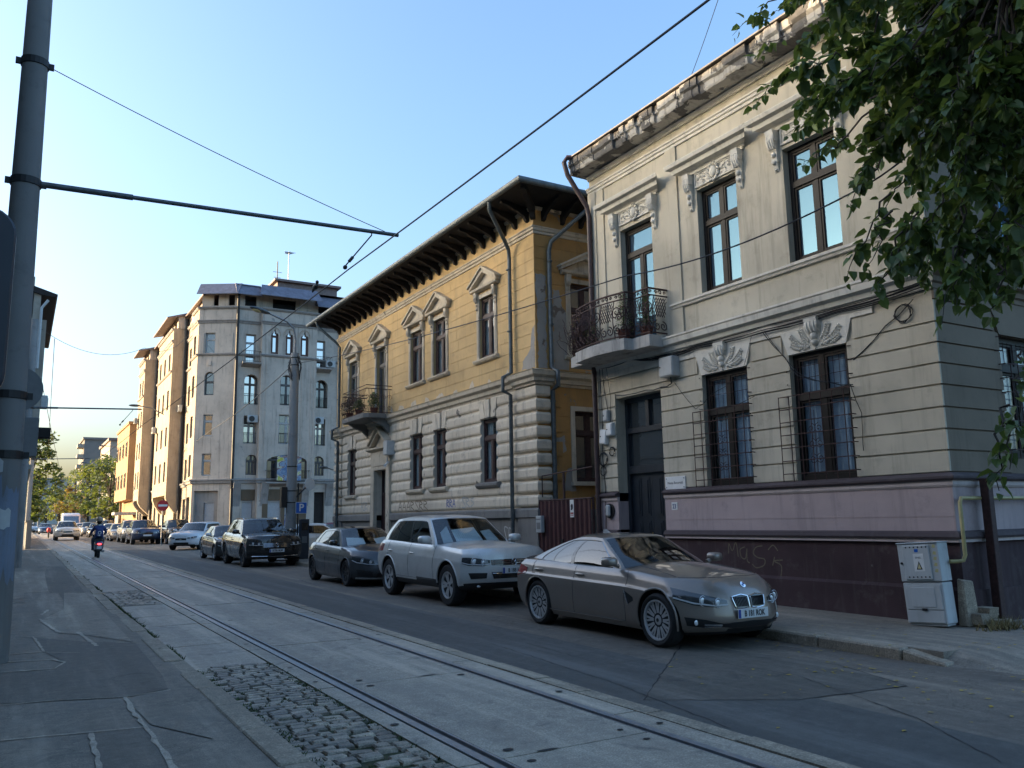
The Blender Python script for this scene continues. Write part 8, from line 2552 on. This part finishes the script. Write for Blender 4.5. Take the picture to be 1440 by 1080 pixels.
# street lamps farther on
def street_lamp(label, x, y, h, reach, mat='pole_conc'):
    t = thing('street_lamp', label, 'street lamp', (x, y, gz(y)), 0, 'street lamps down the street')
    mb = MB(); mb.tube([(0, 0, 0), (0, 0, h)], [.17, .12], 10); mb.build('shaft', M[mat], t, smooth=50)
    mb = MB(); mb.tube([(0, 0, h - .1), (reach * .5, 0, h + .4), (reach, 0, h + .5)], .04, 6); mb.build('arm', M['grey_metal'], t); mb = MB(); mb.ball((reach * 1.15, 0, h + .5), (.45, .16, .09), 10, 6); mb.build('lamp_head', M['zinc'], t, smooth=True)
M['pole_tan'] = plaster('pole_tan', (0.30, 0.22, 0.14), dirt=(0.15, 0.11, 0.08), dirt_amt=.4)
street_lamp('tan lamp post before the trees, nearer of two', 11.0, 116, 10.5, -2.2, 'pole_tan'); street_lamp('grey lamp post before the trees, farther of two', 9.9, 135, 9.5, -2.0)
t = thing('wall_lamp', 'street lamp on a curved arm reaching out from the sunlit grey block', 'lamp', (10.3, 77.0, 11.2))
mb = MB(); mb.tube([(0, 0, 0), (-1.0, 0, .5), (-2.0, 0, .65)], .05, 6); mb.build('arm', M['grey_metal'], t); mb = MB(); mb.ball((-2.35, 0, .66), (.5, .2, .11), 10, 6); mb.build('lamp_head', M['zinc'], t, smooth=True)
t = thing('wall_lamp', 'small lamp at the far left corner of the ochre house', 'lamp', (10.75, 33.2, 3.9))
mb = MB(); mb.tube([(.3, 0, -.1), (0, 0, 0)], .025, 6); mb.build('arm', M['grey_metal'], t); mb = MB(); mb.ball((-.12, 0, 0), (.2, .08, .06), 10, 6); mb.build('lamp_head', M['zinc'], t, smooth=True)

# ------------------------------------------------------------------ gas and power cabinets at the corner
M['cab'] = plaster('cab', (0.50, 0.52, 0.52), dirt=(0.22, 0.21, 0.19), dirt_amt=.45, streak=.5, bmp=.05, rough=.6)
t = thing('utility_cabinet', 'pale grey two-tier electricity cabinet leaning at the corner of the beige house', 'cabinet', (10.69, 7.05, gz(7, .13)), R(4))
t.rotation_euler = (R(-3.0), 0, R(7))
fc = Fr((0, 0, 0), (0, 1, 0), (-1, 0, 0))
mb = MB(); mb.fbox(fc, -.27, .27, .03, .57, -.16, .12); mb.fbox(fc, -.25, .25, .0, .03, -.14, .10); lo = mb.build('lower_box', M['cab'], t, bevel=.012)
mb = MB(); mb.fbox(fc, -.24, .24, .22, .54, .121, .134); mb.fbox(fc, -.16, .16, .25, .51, .134, .142); mb.build('door', M['cab'], lo, bevel=.006)
mb = MB(); mb.fbox(fc, -.24, .24, .05, .205, .121, .13); mb.build('base_panel', M['cab'], lo, bevel=.006)
mb = MB(); mb.fbox(fc, -.03, .035, .205, .235, .135, .15); mb.build('latch', M['black_plastic'], lo)
mb = MB(); mb.fbox(fc, -.28, .275, .585, 1.09, -.15, .13); mb.fbox(fc, -.29, .285, 1.09, 1.105, -.16, .15); up_ = mb.build('upper_box', M['cab'], t, bevel=.012)
mb = MB(); mb.fbox(fc, -.17, .2, .61, 1.07, .131, .155); dq = mb.build('door', M['cab'], up_, bevel=.008)
for z in (.645, 1.04):
    for k in range(6):
        mb = MB(); c = fc.P(-.135 + .055 * k, z, .156); mb.tube([c, c + fc.N * .002], .011, 10); mb.build('vent_hole', M['ink'], dq)
mb = MB(); mb.fbox(fc, -.085, .055, .72, .955, .1555, .158); st = mb.build('sticker', M['white'], dq)
mb = MB(); mb.extr(fc, [(-.085 + .03, .745), (.055 - .03, .745), (-.015, .855)], .1585, .160); mb.build('triangle', M['ink'], st)
M['yellow_ink'] = flat('yellow_ink', (0.62, 0.55, 0.30), 0.6)
mb = MB(); mb.extr(fc, [(-.038, .755), (.008, .755), (-.015, .83)], .1605, .1615); mb.build('triangle_face', M['yellow_ink'], st)
text_mesh('ENEL', .035, 'lettering', M['grey_ink'], st, mw=face_matrix(fc.P(-.015, .90, .159), (0, -1, 0), (0, 0, 1)))
mb = MB(); mb.fbox(fc, -.02, .03, .975, 1.015, .1555, .158); mb.build('blue_sticker', M['blue_sign'], dq)
mb = MB(); c = fc.P(.235, .83, .131); mb.tube([c, c + fc.N * .015], .016, 8); mb.build('lock', M['black_plastic'], up_)
mb = MB()
for k, z in enumerate((1.02, .93, .86, .78, .70)): mb.extr(fc, [(-.245, z), (-.20, z + .01), (-.215, z + .05), (-.25, z + .045)], .1305, .1315)
M['faded_yellow'] = flat('faded_yellow', (0.50, 0.45, 0.22), 0.8); mb.build('faded_lettering', M['faded_yellow'], up_)
M['gas_yellow'] = flat('gas_yellow', (0.36, 0.30, 0.13), 0.5, var=0.2)
gp_ = [V((20, 6.72, 1.86)), V((11.45, 6.72, 1.86)), V((11.2, 6.70, 1.86)), V((11.06, 6.70, 1.86)), V((11.02, 6.70, 1.8)), V((11.02, 6.70, 1.10)), V((11.0, 6.72, 1.03)), V((10.93, 6.75, 1.02)), V((10.82, 6.8, 1.02))]
mb = MB(); O = gp_[4]; mb.tube([p - O for p in gp_], .027, 8); o_ = mb.build('gas_pipe', M['gas_yellow'], smooth=50); o_.location = O
tag(o_, 'dull yellow gas pipe bent round the corner of the beige house to the cabinet', 'pipe')
mb = MB(); mb.box(-.06, .06, -.06, .06, 0, 1.98); o_ = mb.build('gate_post', M['rust_metal'], bevel=.008); o_.location = (11.6, 6.65, .15)
tag(o_, 'dark red steel post standing by the side wall right of the cabinet', 'post')
mb = MB(); rnd = random.Random(2)
mb.hexa([(-.14, -.05, 0), (.12, -.08, 0), (.14, .08, 0), (-.12, .1, 0), (-.12, -.02, .62), (.1, -.04, .60), (.1, .06, .58), (-.1, .08, .64)])
o_ = mb.build('broken_slab', M['kerb'], bevel=.02); o_.location = (11.05, 6.74, .16); tag(o_, 'broken upright concrete slab between the cabinet and the red post', 'slab')
mb = MB(); 
for k in range(9):
    c = V((rnd.gauss(0, .14), rnd.gauss(0, .05), .04 + .07 * (k // 3))); s = rnd.uniform(.05, .1); mb.hexa([c + V((dx * s * rnd.uniform(.7, 1.2), dy * s * rnd.uniform(.7, 1.2), dz * s * .7)) for dz in (-1, 1) for dx, dy in ((-1, -1), (1, -1), (1, 1), (-1, 1))])
o_ = mb.build('rubble', M['kerb']); o_.location = (11.28, 6.62, .16); tag(o_, 'loose rubble at the foot of the side wall behind the cabinet', 'rubble', kind='stuff')
M['dry_grass'] = flat('dry_grass', (0.20, 0.16, 0.07), .9, var=.4, vs=3)
mb = MB()
for _ in range(70): tuft(11.15 + rnd.gauss(0, .16), 6.35 + rnd.gauss(0, .07), .14, .22, 4)
tag(mb.build('dry_grass', M['dry_grass'], fix=False), 'dry grass tuft on the ground by the cabinet and red post', 'grass', kind='stuff')
# ------------------------------------------------------------------ plants on the balconies
M['pot'] = flat('pot', (0.13, 0.045, 0.03), .8, var=.3)
def leaf_cloud(mb, rnd, c, r, n, s, flatz=1.0):
    for _ in range(n):
        d = V((rnd.gauss(0, 1), rnd.gauss(0, 1), rnd.gauss(0, 1))).normalized() * rnd.random() ** .45
        p = V(c) + V((d.x * r[0], d.y * r[1], d.z * r[2])); u = V((rnd.gauss(0, 1), rnd.gauss(0, 1), rnd.gauss(.3, .8))).normalized(); w_ = u.orthogonal().normalized(); ss = s * rnd.uniform(.6, 1.2)
        mb.add([p - u * ss, p - w_ * ss * .4, p + u * ss, p + w_ * ss * .4], [(0, 1, 2, 3)])
def shrub(label, loc, h, r, seed, mat='leaf_dark', pot=True, group='plants on the curved balcony', s=.03, n=500):
    t = thing('potted_shrub', label, 'plant', loc, 0, group); rnd = random.Random(seed)
    mb = MB(); mb.lathe([(0, 0), (.10, 0), (.14, .2), (.15, .22), (.13, .22), (0, .2)], n=14); mb.build('pot', M['pot'], t, smooth=40)
    mb = MB(); mb.tube([(0, 0, .2), (0, 0, h * .7)], .012, 5); mb.build('stem', M['bark'], t)
    mb = MB()
    for k in range(5): leaf_cloud(mb, rnd, (rnd.gauss(0, .02), rnd.gauss(0, .02), lin(.3, h, k / 4.5)), (r * (1 - .12 * k), r * (1 - .12 * k), h * .2), n // 5, s)
    mb.build('foliage', M[mat], t, fix=False)
z_ = 5.27
shrub('slim dark shrub in a pot behind the middle of the curved balcony railing', FB.P(13.15, z_, .6), .95, .22, 1, n=1100)
shrub('dark reddish potted shrub at the right corner of the curved balcony', FB.P(12.72, z_, .36), .95, .22, 2, n=1100)
t = thing('climbing_plant', 'dry brown creeper tangled over the left end of the curved balcony', 'plant', FB.P(14.75, z_, .5), 0, 'plants on the curved balcony'); rnd = random.Random(9)
mb = MB()
for k in range(46):
    a = rnd.uniform(-.5, .45); pts = [V((rnd.uniform(-.12, .12), a, .05))]
    for q in range(6): pts.append(pts[-1] + V((rnd.uniform(-.09, .07), rnd.uniform(-.1, .1), rnd.uniform(.03, .19))))
    mb.tube(pts, .006, 4)
mb.build('stem', M['rust_metal'], t)
M['leaf_dry'] = leaf_mat('leaf_dry', (0.04, 0.022, 0.016), (0.09, 0.05, 0.03), .1)
mb = MB(); leaf_cloud(mb, rnd, (-.05, .1, .42), (.2, .42, .42), 700, .03); mb.build('foliage', M['leaf_dry'], t, fix=False)
mb = MB(); leaf_cloud(mb, rnd, (.05, -.25, .4), (.16, .22, .34), 420, .03); mb.build('foliage', M['leaf_dark'], t, fix=False)
for lb, a, o_, h, r, mt, sd in (('trailing dry plant over the far front of the small iron balcony', 29.1, .85, .75, .38, 'leaf_dry', 5), ('green pot plants at the near end of the small iron balcony', 27.4, .55, .7, .28, 'leaf_dark', 6), ('leafy green plant on the small iron balcony beside the open door leaf', 28.2, .8, .6, .25, 'leaf_dark', 7)):
    shrub(lb, FB.P(a, 5.42, o_), h, r, sd, mt, group='plants on the small iron balcony', s=.05, n=420)
# a bird on the contact wire
t = thing('bird', 'small dark bird perched on the contact wire above the grey block', 'bird', (4.06, 13.3, wz + .09)); 
mb = MB(); mb.ball((0, 0, .05), (.045, .09, .05), 10, 7); mb.ball((0, -.08, .11), (.03, .035, .032), 8, 6); mb.tube([(0, .06, .04), (0, .17, .0)], [.03, .012], 6); mb.tube([(0, -.11, .11), (0, -.14, .105)], [.01, .002], 5); mb.build('body', M['black_plastic'], t, smooth=True)
# ------------------------------------------------------------------ scooter and its rider, seen from behind
M['jacket'] = flat('jacket', (0.028, 0.05, 0.16), 0.75, var=0.25)
M['collar'] = flat('collar', (0.42, 0.45, 0.36), 0.8, var=0.2)
M['denim'] = flat('denim', (0.05, 0.065, 0.10), 0.85, var=0.25)
M['helmet_tan'] = flat('helmet_tan', (0.30, 0.20, 0.13), 0.3, coat=.5)
M['skin'] = flat('skin', (0.36, 0.21, 0.15), 0.6, var=0.05)
M['hair'] = flat('hair', (0.02, 0.014, 0.01), 0.7)
M['scoot_blue'] = paint('scoot_blue', (0.02, 0.045, 0.15), .2, .3, .9)
M['tail_glow'] = emit_mat('tail_glow', (0.9, 0.05, 0.06), 1.2)
SX, SY = 3.22, 42.6
sct = thing('scooter', 'dark scooter with a lit tail light ridden along the tram track', 'scooter', (SX, SY, gz(SY, .012)))
mb = MB(); mb.lathe([(.17, -.05), (.235, -.055), (.25, 0), (.235, .055), (.17, .05)], (0, .28 - .45 + .0, .25), 'X', 24, close=True)
w_ = mb.build('wheel', M['rubber'], sct, smooth=40); mb = MB(); mb.lathe([(0, -.03), (.17, -.03), (.17, .03), (0, .03)], (0, -.17, .25), 'X', 20); mb.build('rim', M['alloy_dark'], w_, smooth=40)
mb = MB(); mb.lathe([(.17, -.045), (.235, -.05), (.25, 0), (.235, .05), (.17, .045)], (0, 1.13, .25), 'X', 24, close=True)
w_ = mb.build('wheel', M['rubber'], sct, smooth=40); mb = MB(); mb.lathe([(0, -.03), (.17, -.03), (.17, .03), (0, .03)], (0, 1.13, .25), 'X', 20); mb.build('rim', M['alloy_dark'], w_, smooth=40)
def loft(mb, secs, n=14, p=.7):
    vs = []
    for (c, rx, rz) in secs:
        for k in range(n):
            a = 2 * PI * k / n; ca, sa = math.cos(a), math.sin(a)
            vs.append((c[0] + rx * abs(ca) ** p * (1 if ca > 0 else -1), c[1], c[2] + rz * abs(sa) ** p * (1 if sa > 0 else -1)))
    m = len(secs)
    mb.add(vs, [(i * n + k, i * n + (k + 1) % n, (i + 1) * n + (k + 1) % n, (i + 1) * n + k) for i in range(m - 1) for k in range(n)] + [tuple(range(n)), tuple(range((m - 1) * n, m * n))])
mb = MB(); loft(mb, [((0, -.42, .66), .07, .05), ((0, -.36, .64), .14, .11), ((0, -.1, .60), .19, .17), ((0, .2, .55), .18, .18), ((0, .42, .45), .15, .14), ((0, .5, .32), .14, .05)])
bd = mb.build('body', M['scoot_blue'], sct, smooth=50)
mb = MB(); mb.box(-.15, .15, .4, .95, .27, .34); mb.build('footboard', M['black_plastic'], sct, bevel=.02)
mb = MB(); loft(mb, [((0, .92, .58), .20, .30), ((0, .98, .62), .19, .34), ((0, 1.05, .64), .12, .30)]); mb.build('leg_shield', M['scoot_blue'], sct, smooth=50)
mb = MB(); mb.tube([(0, 1.14, .25), (0, 1.0, .75), (0, .93, 1.0)], .035, 8); mb.tube([(-.34, .82, 1.03), (-.12, .92, 1.02), (.12, .92, 1.02), (.34, .82, 1.03)], .02, 8); hb = mb.build('handlebar', M['black_metal'], sct, smooth=50)
for s in (-1, 1):
    mb = MB(); mb.tube([(s * .25, .88, 1.04), (s * .34, .92, 1.22)], .008, 5); mb.ball((s * .36, .92, 1.26), (.06, .015, .045), 10, 6); mb.build('mirror', M['black_plastic'], hb, smooth=True)
mb = MB(); loft(mb, [((0, -.30, .78), .13, .05), ((0, -.1, .80), .16, .06), ((0, .25, .76), .14, .06), ((0, .42, .74), .08, .04)]); mb.build('seat', M['black_plastic'], sct, smooth=50)
mb = MB(); mb.ball((.0, -.43, .62), (.09, .03, .04), 12, 6); mb.build('tail_light', M['tail_glow'], sct, smooth=True)
for s in (-1, 1):
    mb = MB(); mb.ball((s * .15, -.38, .60), (.04, .03, .03), 8, 5); mb.build('indicator', M['amber'], sct, smooth=True)
mb = MB(); mb.box(-.1, .1, -.47, -.46, .40, .54); mb.build('number_plate', M['plate'], sct); mb = MB(); mb.box(-.11, .11, -.46, -.40, .30, .56); mb.build('mudguard', M['black_plastic'], sct, bevel=.02)
mb = MB(); mb.tube([(.17, -.40, .3), (.17, .15, .28)], [.055, .045], 10); mb.build('exhaust', M['grey_metal'], sct, smooth=50)
# rider
rd = thing('person', 'rider in a blue jacket and tan helmet sitting on the scooter, back turned', 'person', (SX, SY, gz(SY, .012)))
def skin_body(name, verts, edges, radii, mat, parent, root=0, sub=2):
    me = bpy.data.meshes.new(name); me.from_pydata([V(v) for v in verts], edges, [])
    o = bpy.data.objects.new(name, me); C.objects.link(o)
    o.modifiers.new('skin', 'SKIN'); sd = o.modifiers.new('sub', 'SUBSURF'); sd.levels = sub; sd.render_levels = sub
    if not me.skin_vertices: pass
    sv = me.skin_vertices[0].data if me.skin_vertices else None
    if sv is None: return o
    for i, r in enumerate(radii):
        sv[i].radius = (r, r) if not isinstance(r, tuple) else r; sv[i].use_root = (i == root)
    dg = bpy.context.evaluated_depsgraph_get(); dg.update()
    m2 = bpy.data.meshes.new_from_object(o.evaluated_get(dg)); bpy.data.objects.remove(o)
    m2.name = name; m2.materials.clear(); m2.materials.append(mat); m2.polygons.foreach_set('use_smooth', [True] * len(m2.polygons))
    ob = bpy.data.objects.new(name, m2); C.objects.link(ob); ob.parent = parent
    return ob
Vs = [(0, .05, .90), (0, .03, 1.06), (0, .06, 1.24), (0, .10, 1.38), (0, .13, 1.48), (0, .15, 1.60),
      (.17, .10, 1.37), (.30, .30, 1.16), (.30, .66, 1.08), (.31, .80, 1.06), (-.17, .10, 1.37), (-.30, .30, 1.16), (-.30, .66, 1.08), (-.31, .80, 1.06),
      (.11, .10, .86), (.21, .50, .84), (.19, .56, .46), (.19, .72, .37), (-.11, .10, .86), (-.21, .50, .84), (-.19, .56, .46), (-.19, .72, .37)]
Es = [(0, 1), (1, 2), (2, 3), (3, 4), (4, 5), (3, 6), (6, 7), (7, 8), (8, 9), (3, 10), (10, 11), (11, 12), (12, 13), (0, 14), (14, 15), (15, 16), (16, 17), (0, 18), (18, 19), (19, 20), (20, 21)]
Rs = [.17, .165, .18, .16, .065, .075, .085, .062, .045, .035, .085, .062, .045, .035, .105, .085, .062, .05, .105, .085, .062, .05]
body = skin_body('body', Vs, Es, Rs, M['denim'], rd)
me = body.data; me.materials.append(M['jacket']); me.materials.append(M['skin'])
for p in me.polygons:
    c = p.center
    if c.z > 1.47: p.material_index = 2
    elif c.z > .93 and (c.y < .5 or c.z > 1.0): p.material_index = 1 if c.y < .735 or c.z < 1.0 else 2
mb = MB(); mb.ball((0, .17, 1.66), (.095, .115, .125), 14, 10); mb.ball((0, .285, 1.64), (.018, .025, .02), 6, 5)
for s in (-1, 1): mb.ball((s * .095, .17, 1.65), (.015, .03, .035), 6, 5); mb.ball((s * .036, .272, 1.672), (.013, .01, .01), 6, 4)
mb.ball((0, .268, 1.60), (.03, .012, .008), 8, 4)
mb.build('head', M['skin'], rd, smooth=True)
mb = MB(); mb.lathe([(.142, -.02), (.14, .03), (.125, .09), (.085, .14), (.03, .16), (0, .162)], (0, .16, 1.68), n=20); mb.lathe([(.142, -.02), (.15, -.03), (.135, -.02)], (0, .16, 1.68), n=20); mb.build('helmet', M['helmet_tan'], rd, smooth=50)
mb = MB(); leaf_cloud(mb, random.Random(3), (0, .09, 1.60), (.10, .06, .10), 300, .05); mb.build('hair', M['hair'], rd, fix=False)
mb = MB(); mb.lathe([(.11, 0), (.10, .06), (.085, .09), (.08, .02)], (0, .12, 1.41), n=16); mb.build('collar', M['collar'], rd, smooth=50)
mb = MB()
for s, o0 in ((-1, 0), (1, 0)):
    for q, (dy, ln) in enumerate(((-.03, .075), (-.01, .085), (.012, .08), (.032, .065))):
        x = s * (.285 + .018 * q); mb.tube([(x, .80, 1.075), (x, .855, 1.07), (x, .86, 1.03), (x, .82, 1.012)], [.011, .011, .010, .008], 6)
    mb.tube([(s * .27, .78, 1.06), (s * .245, .82, 1.03), (s * .25, .84, 1.01)], [.013, .012, .009], 6)
mb.build('fingers', M['skin'], rd, smooth=True)
for s in (-1, 1):
    mb = MB(); mb.ball((s * .19, .78, .36), (.05, .13, .045), 12, 7); mb.build('shoe', M['black_plastic'], rd, smooth=True)
mb = MB(); loft(mb, [((0, -.215, 1.12), .14, .16), ((0, -.17, 1.13), .165, .19), ((0, -.10, 1.14), .15, .18)]); bp_ = mb.build('backpack', M['jacket'], rd, smooth=50)
mb = MB(); mb.lathe([(.05, 0), (.075, 0), (.075, -.012), (.05, -.012)], (0, -.215, 1.12), 'Y', 18, close=True); mb.extr(Fr((0, -.216, 0), (1, 0, 0), (0, -1, 0)), [(-.1, 1.03), (0, .97), (.1, 1.06), (.04, 1.01)], 0, .012); mb.build('emblem', M['white'], bp_)
t = thing('motorcycle', 'red motorcycle coming the other way far ahead, left of the silver SUV', 'motorcycle', (2.75, 98, gz(98)))
for y in (-.65, .65):
    mb = MB(); mb.lathe([(.2, -.05), (.3, -.05), (.32, 0), (.3, .05), (.2, .05)], (0, y, .32), 'X', 18, close=True); mb.build('wheel', M['rubber'], t, smooth=40)
mb = MB(); loft(mb, [((0, -.75, .85), .12, .16), ((0, -.4, .8), .2, .25), ((0, .1, .75), .17, .2), ((0, .7, .82), .12, .08)]); mb.build('body', M['red_sign'], t, smooth=50)
mb = MB(); mb.tube([(-.35, -.4, 1.05), (.35, -.4, 1.05)], .02, 6); mb.build('handlebar', M['black_metal'], t)
# ------------------------------------------------------------------ the street tree overhanging from the right
def big_tree():
    rnd = random.Random(17)
    tx, ty = 9.75, 2.6
    t = thing('street_tree', 'leafy mulberry tree leaning in over the right edge, dark green heart-shaped leaves', 'tree', (tx, ty, .02))
    O = V((tx, ty, .02))
    wood = MB()
    def limb(pts, r0, r1, n=8):
        k = len(pts); wood.tube([p - O for p in pts], [lin(r0, r1, i / (k - 1)) for i in range(k)], n)
    trunk = [V((tx, ty, -.1)), V((tx + .05, ty + .02, 1.2)), V((tx - .05, ty + .1, 2.6)), V((tx - .1, ty + .2, 4.0))]
    limb(trunk, .24, .17, 12)
    fork = trunk[-1]
    twigs = []
    def bend(a, b, up, k=6, j=.08):
        out = []
        for i in range(k + 1):
            s = i / k; p = a.lerp(b, s); p.z += up * 4 * s * (1 - s)
            if 0 < i < k: p += V((rnd.gauss(0, j), rnd.gauss(0, j), rnd.gauss(0, j)))
            out.append(p)
        return out
    # limbs end where the crown is seen to reach in the street
    ends = []
    for (px, py, X) in SPRAYS: ends.append(atX(px, py, X))
    mains = [V((8.0, 4.3, 7.6)), V((8.5, 4.6, 8.9)), V((9.2, 4.9, 10.0)), V((8.0, 3.0, 9.6)), V((10.2, 2.8, 9.8)), V((7.4, 3.5, 6.6)), V((8.6, 4.9, 6.6)), V((8.3, 5.2, 8.0)), V((8.9, 5.2, 9.2))]
    for m in mains:
        p = bend(fork, m, .3); limb(p, .11, .04, 8)
    return t, O, wood, limb, bend, mains, ends, fork, rnd
# (photo column, photo row, distance from the camera axis plane) of the spray tips
SPRAYS = []
def leaf_blade(mb, p, d, nrm, L):
    """folded heart-shaped leaf on a short stalk"""
    d = d.normalized(); s = d.cross(nrm)
    if s.length < 1e-4: return
    s.normalize(); n = s.cross(d).normalized()
    w_ = L * .40
    tip = p + d * L - n * L * .14
    b = p
    m1 = p + d * L * .28; m2 = p + d * L * .64 - n * L * .04
    f = L * .12
    l1 = m1 + s * w_ + n * f - d * L * .1; l2 = m2 + s * w_ * .72 + n * f * .7; r1 = m1 - s * w_ + n * f - d * L * .1; r2 = m2 - s * w_ * .72 + n * f * .7
    mb.add([b, l1, l2, tip, r2, r1, m2], [(0, 6, 2, 1), (6, 3, 2), (0, 5, 4, 6), (6, 4, 3)])
def build_big_tree():
    t, O, wood, limb, bend, mains, ends, fork, rnd = big_tree()
    leaves = MB()
    def spray(a, b, n, L, droop=.35, up=.05):
        """a leafy twig from a to b"""
        p = bend(a, b, up, 7, .03); limb(p, .012, .003, 4)
        for i in range(n):
            s = rnd.random() ** .7; k = min(int(s * 7), 6); q = p[k].lerp(p[k + 1], s * 7 - k)
            ax = (p[k + 1] - p[k]).normalized()
            side = V((rnd.gauss(0, 1), rnd.gauss(0, 1), rnd.gauss(0, .5))); side = (side - ax * side.dot(ax)).normalized()
            d = (ax * rnd.uniform(.2, .8) + side * rnd.uniform(.5, 1.0) + V((0, 0, -droop * rnd.uniform(.6, 1.8))))
            st = q + d.normalized() * rnd.uniform(.02, .06)
            nr = V((rnd.gauss(0, .45), rnd.gauss(0, .45), 1))
            leaf_blade(leaves, st - O, d, nr, L * rnd.uniform(.55, 1.15))
    for (px, py, X, L, n, ln) in CROWN:
        e = atX(px, py, X)
        m = min(mains, key=lambda q: (q - e).length)
        base = e.lerp(m, min(.75, ln / max(.2, (m - e).length)))
        if .2 < (m - base).length < 1.3: limb(bend(m, base, .08, 4, .04), .018, .011, 5)
        spray(base, e, n, L)
    wood.build('trunk', M['bark'], t, smooth=60)
    leaves.build('crown', M['leaf_dark'], t, fix=False, smooth=False)
    return t
rnd = random.Random(31)
CROWN = []
def inside(px, py):
    """outline of the foliage as seen down the street"""
    edge = interp([(-120, 1080), (0, 1090), (40, 1075), (75, 1105), (110, 1120), (150, 1095), (175, 1130), (205, 1165), (230, 1150), (262, 1190), (290, 1245), (330, 1300), (350, 1270), (375, 1240), (395, 1260), (430, 1340), (470, 1400), (520, 1440)], py)
    return px > edge
while len(CROWN) < 340:
    px, py = rnd.uniform(1080, 1560), rnd.uniform(-160, 430)
    if not inside(px, py): continue
    # thin out toward the lower right where the wall shows through
    if py > 200 and rnd.random() < .45: continue
    if px < 1230 and rnd.random() < .3: continue
    CROWN.append((px, py, rnd.uniform(6.4, 9.4), rnd.uniform(.11, .175), rnd.randrange(28, 42), rnd.uniform(.4, .75)))
for (px, py, X, L, n, ln) in ((1030, 50, 8.6, 0.140, 16, .8), (1062, 80, 8.6, 0.140, 14, .6), (1062, 150, 8.4, 0.140, 22, .7), (1105, 190, 8.2, 0.140, 22, .7), (1075, 30, 8.8, 0.140, 18, .6), (1100, 120, 8.4, 0.140, 22, .5), (1130, 235, 8.2, 0.140, 20, .6), (1190, 395, 6.6, 0.119, 26, .9), (1235, 412, 6.6, 0.119, 22, .6), (1215, 380, 6.6, 0.112, 22, .6),
                          (1260, 385, 6.6, 0.119, 24, .6), (1195, 290, 7.8, 0.140, 18, .6), (1250, 300, 7.6, 0.140, 22, .6), (1300, 360, 7.0, 0.126, 26, .6), (1325, 455, 6.4, 0.126, 16, .7), (1345, 430, 6.5, 0.126, 20, .5), (1370, 400, 6.8, 0.126, 22, .5), (1405, 690, 6.2, 0.119, 14, .55), (1420, 660, 6.2, 0.119, 16, .5), (1432, 600, 6.2, 0.119, 18, .4), (1440, 560, 6.2, 0.119, 14, .4), (1390, 350, 7.0, 0.133, 24, .6), (1330, 300, 7.4, 0.140, 26, .6), (1420, 410, 6.8, 0.126, 22, .6), (1400, 450, 6.6, 0.126, 16, .5), (1350, 340, 7.2, 0.140, 24, .5)):
    CROWN.append((px, py, X, L, n, ln))
for k in range(60):
    CROWN.append((rnd.uniform(1500, 2100), rnd.uniform(-500, 350), rnd.uniform(8.6, 11), .15, 30, .8))
for k in range(60):
    CROWN.append((rnd.uniform(1150, 1500), rnd.uniform(-420, -160), rnd.uniform(8, 10.5), .15, 30, .8))
build_big_tree()
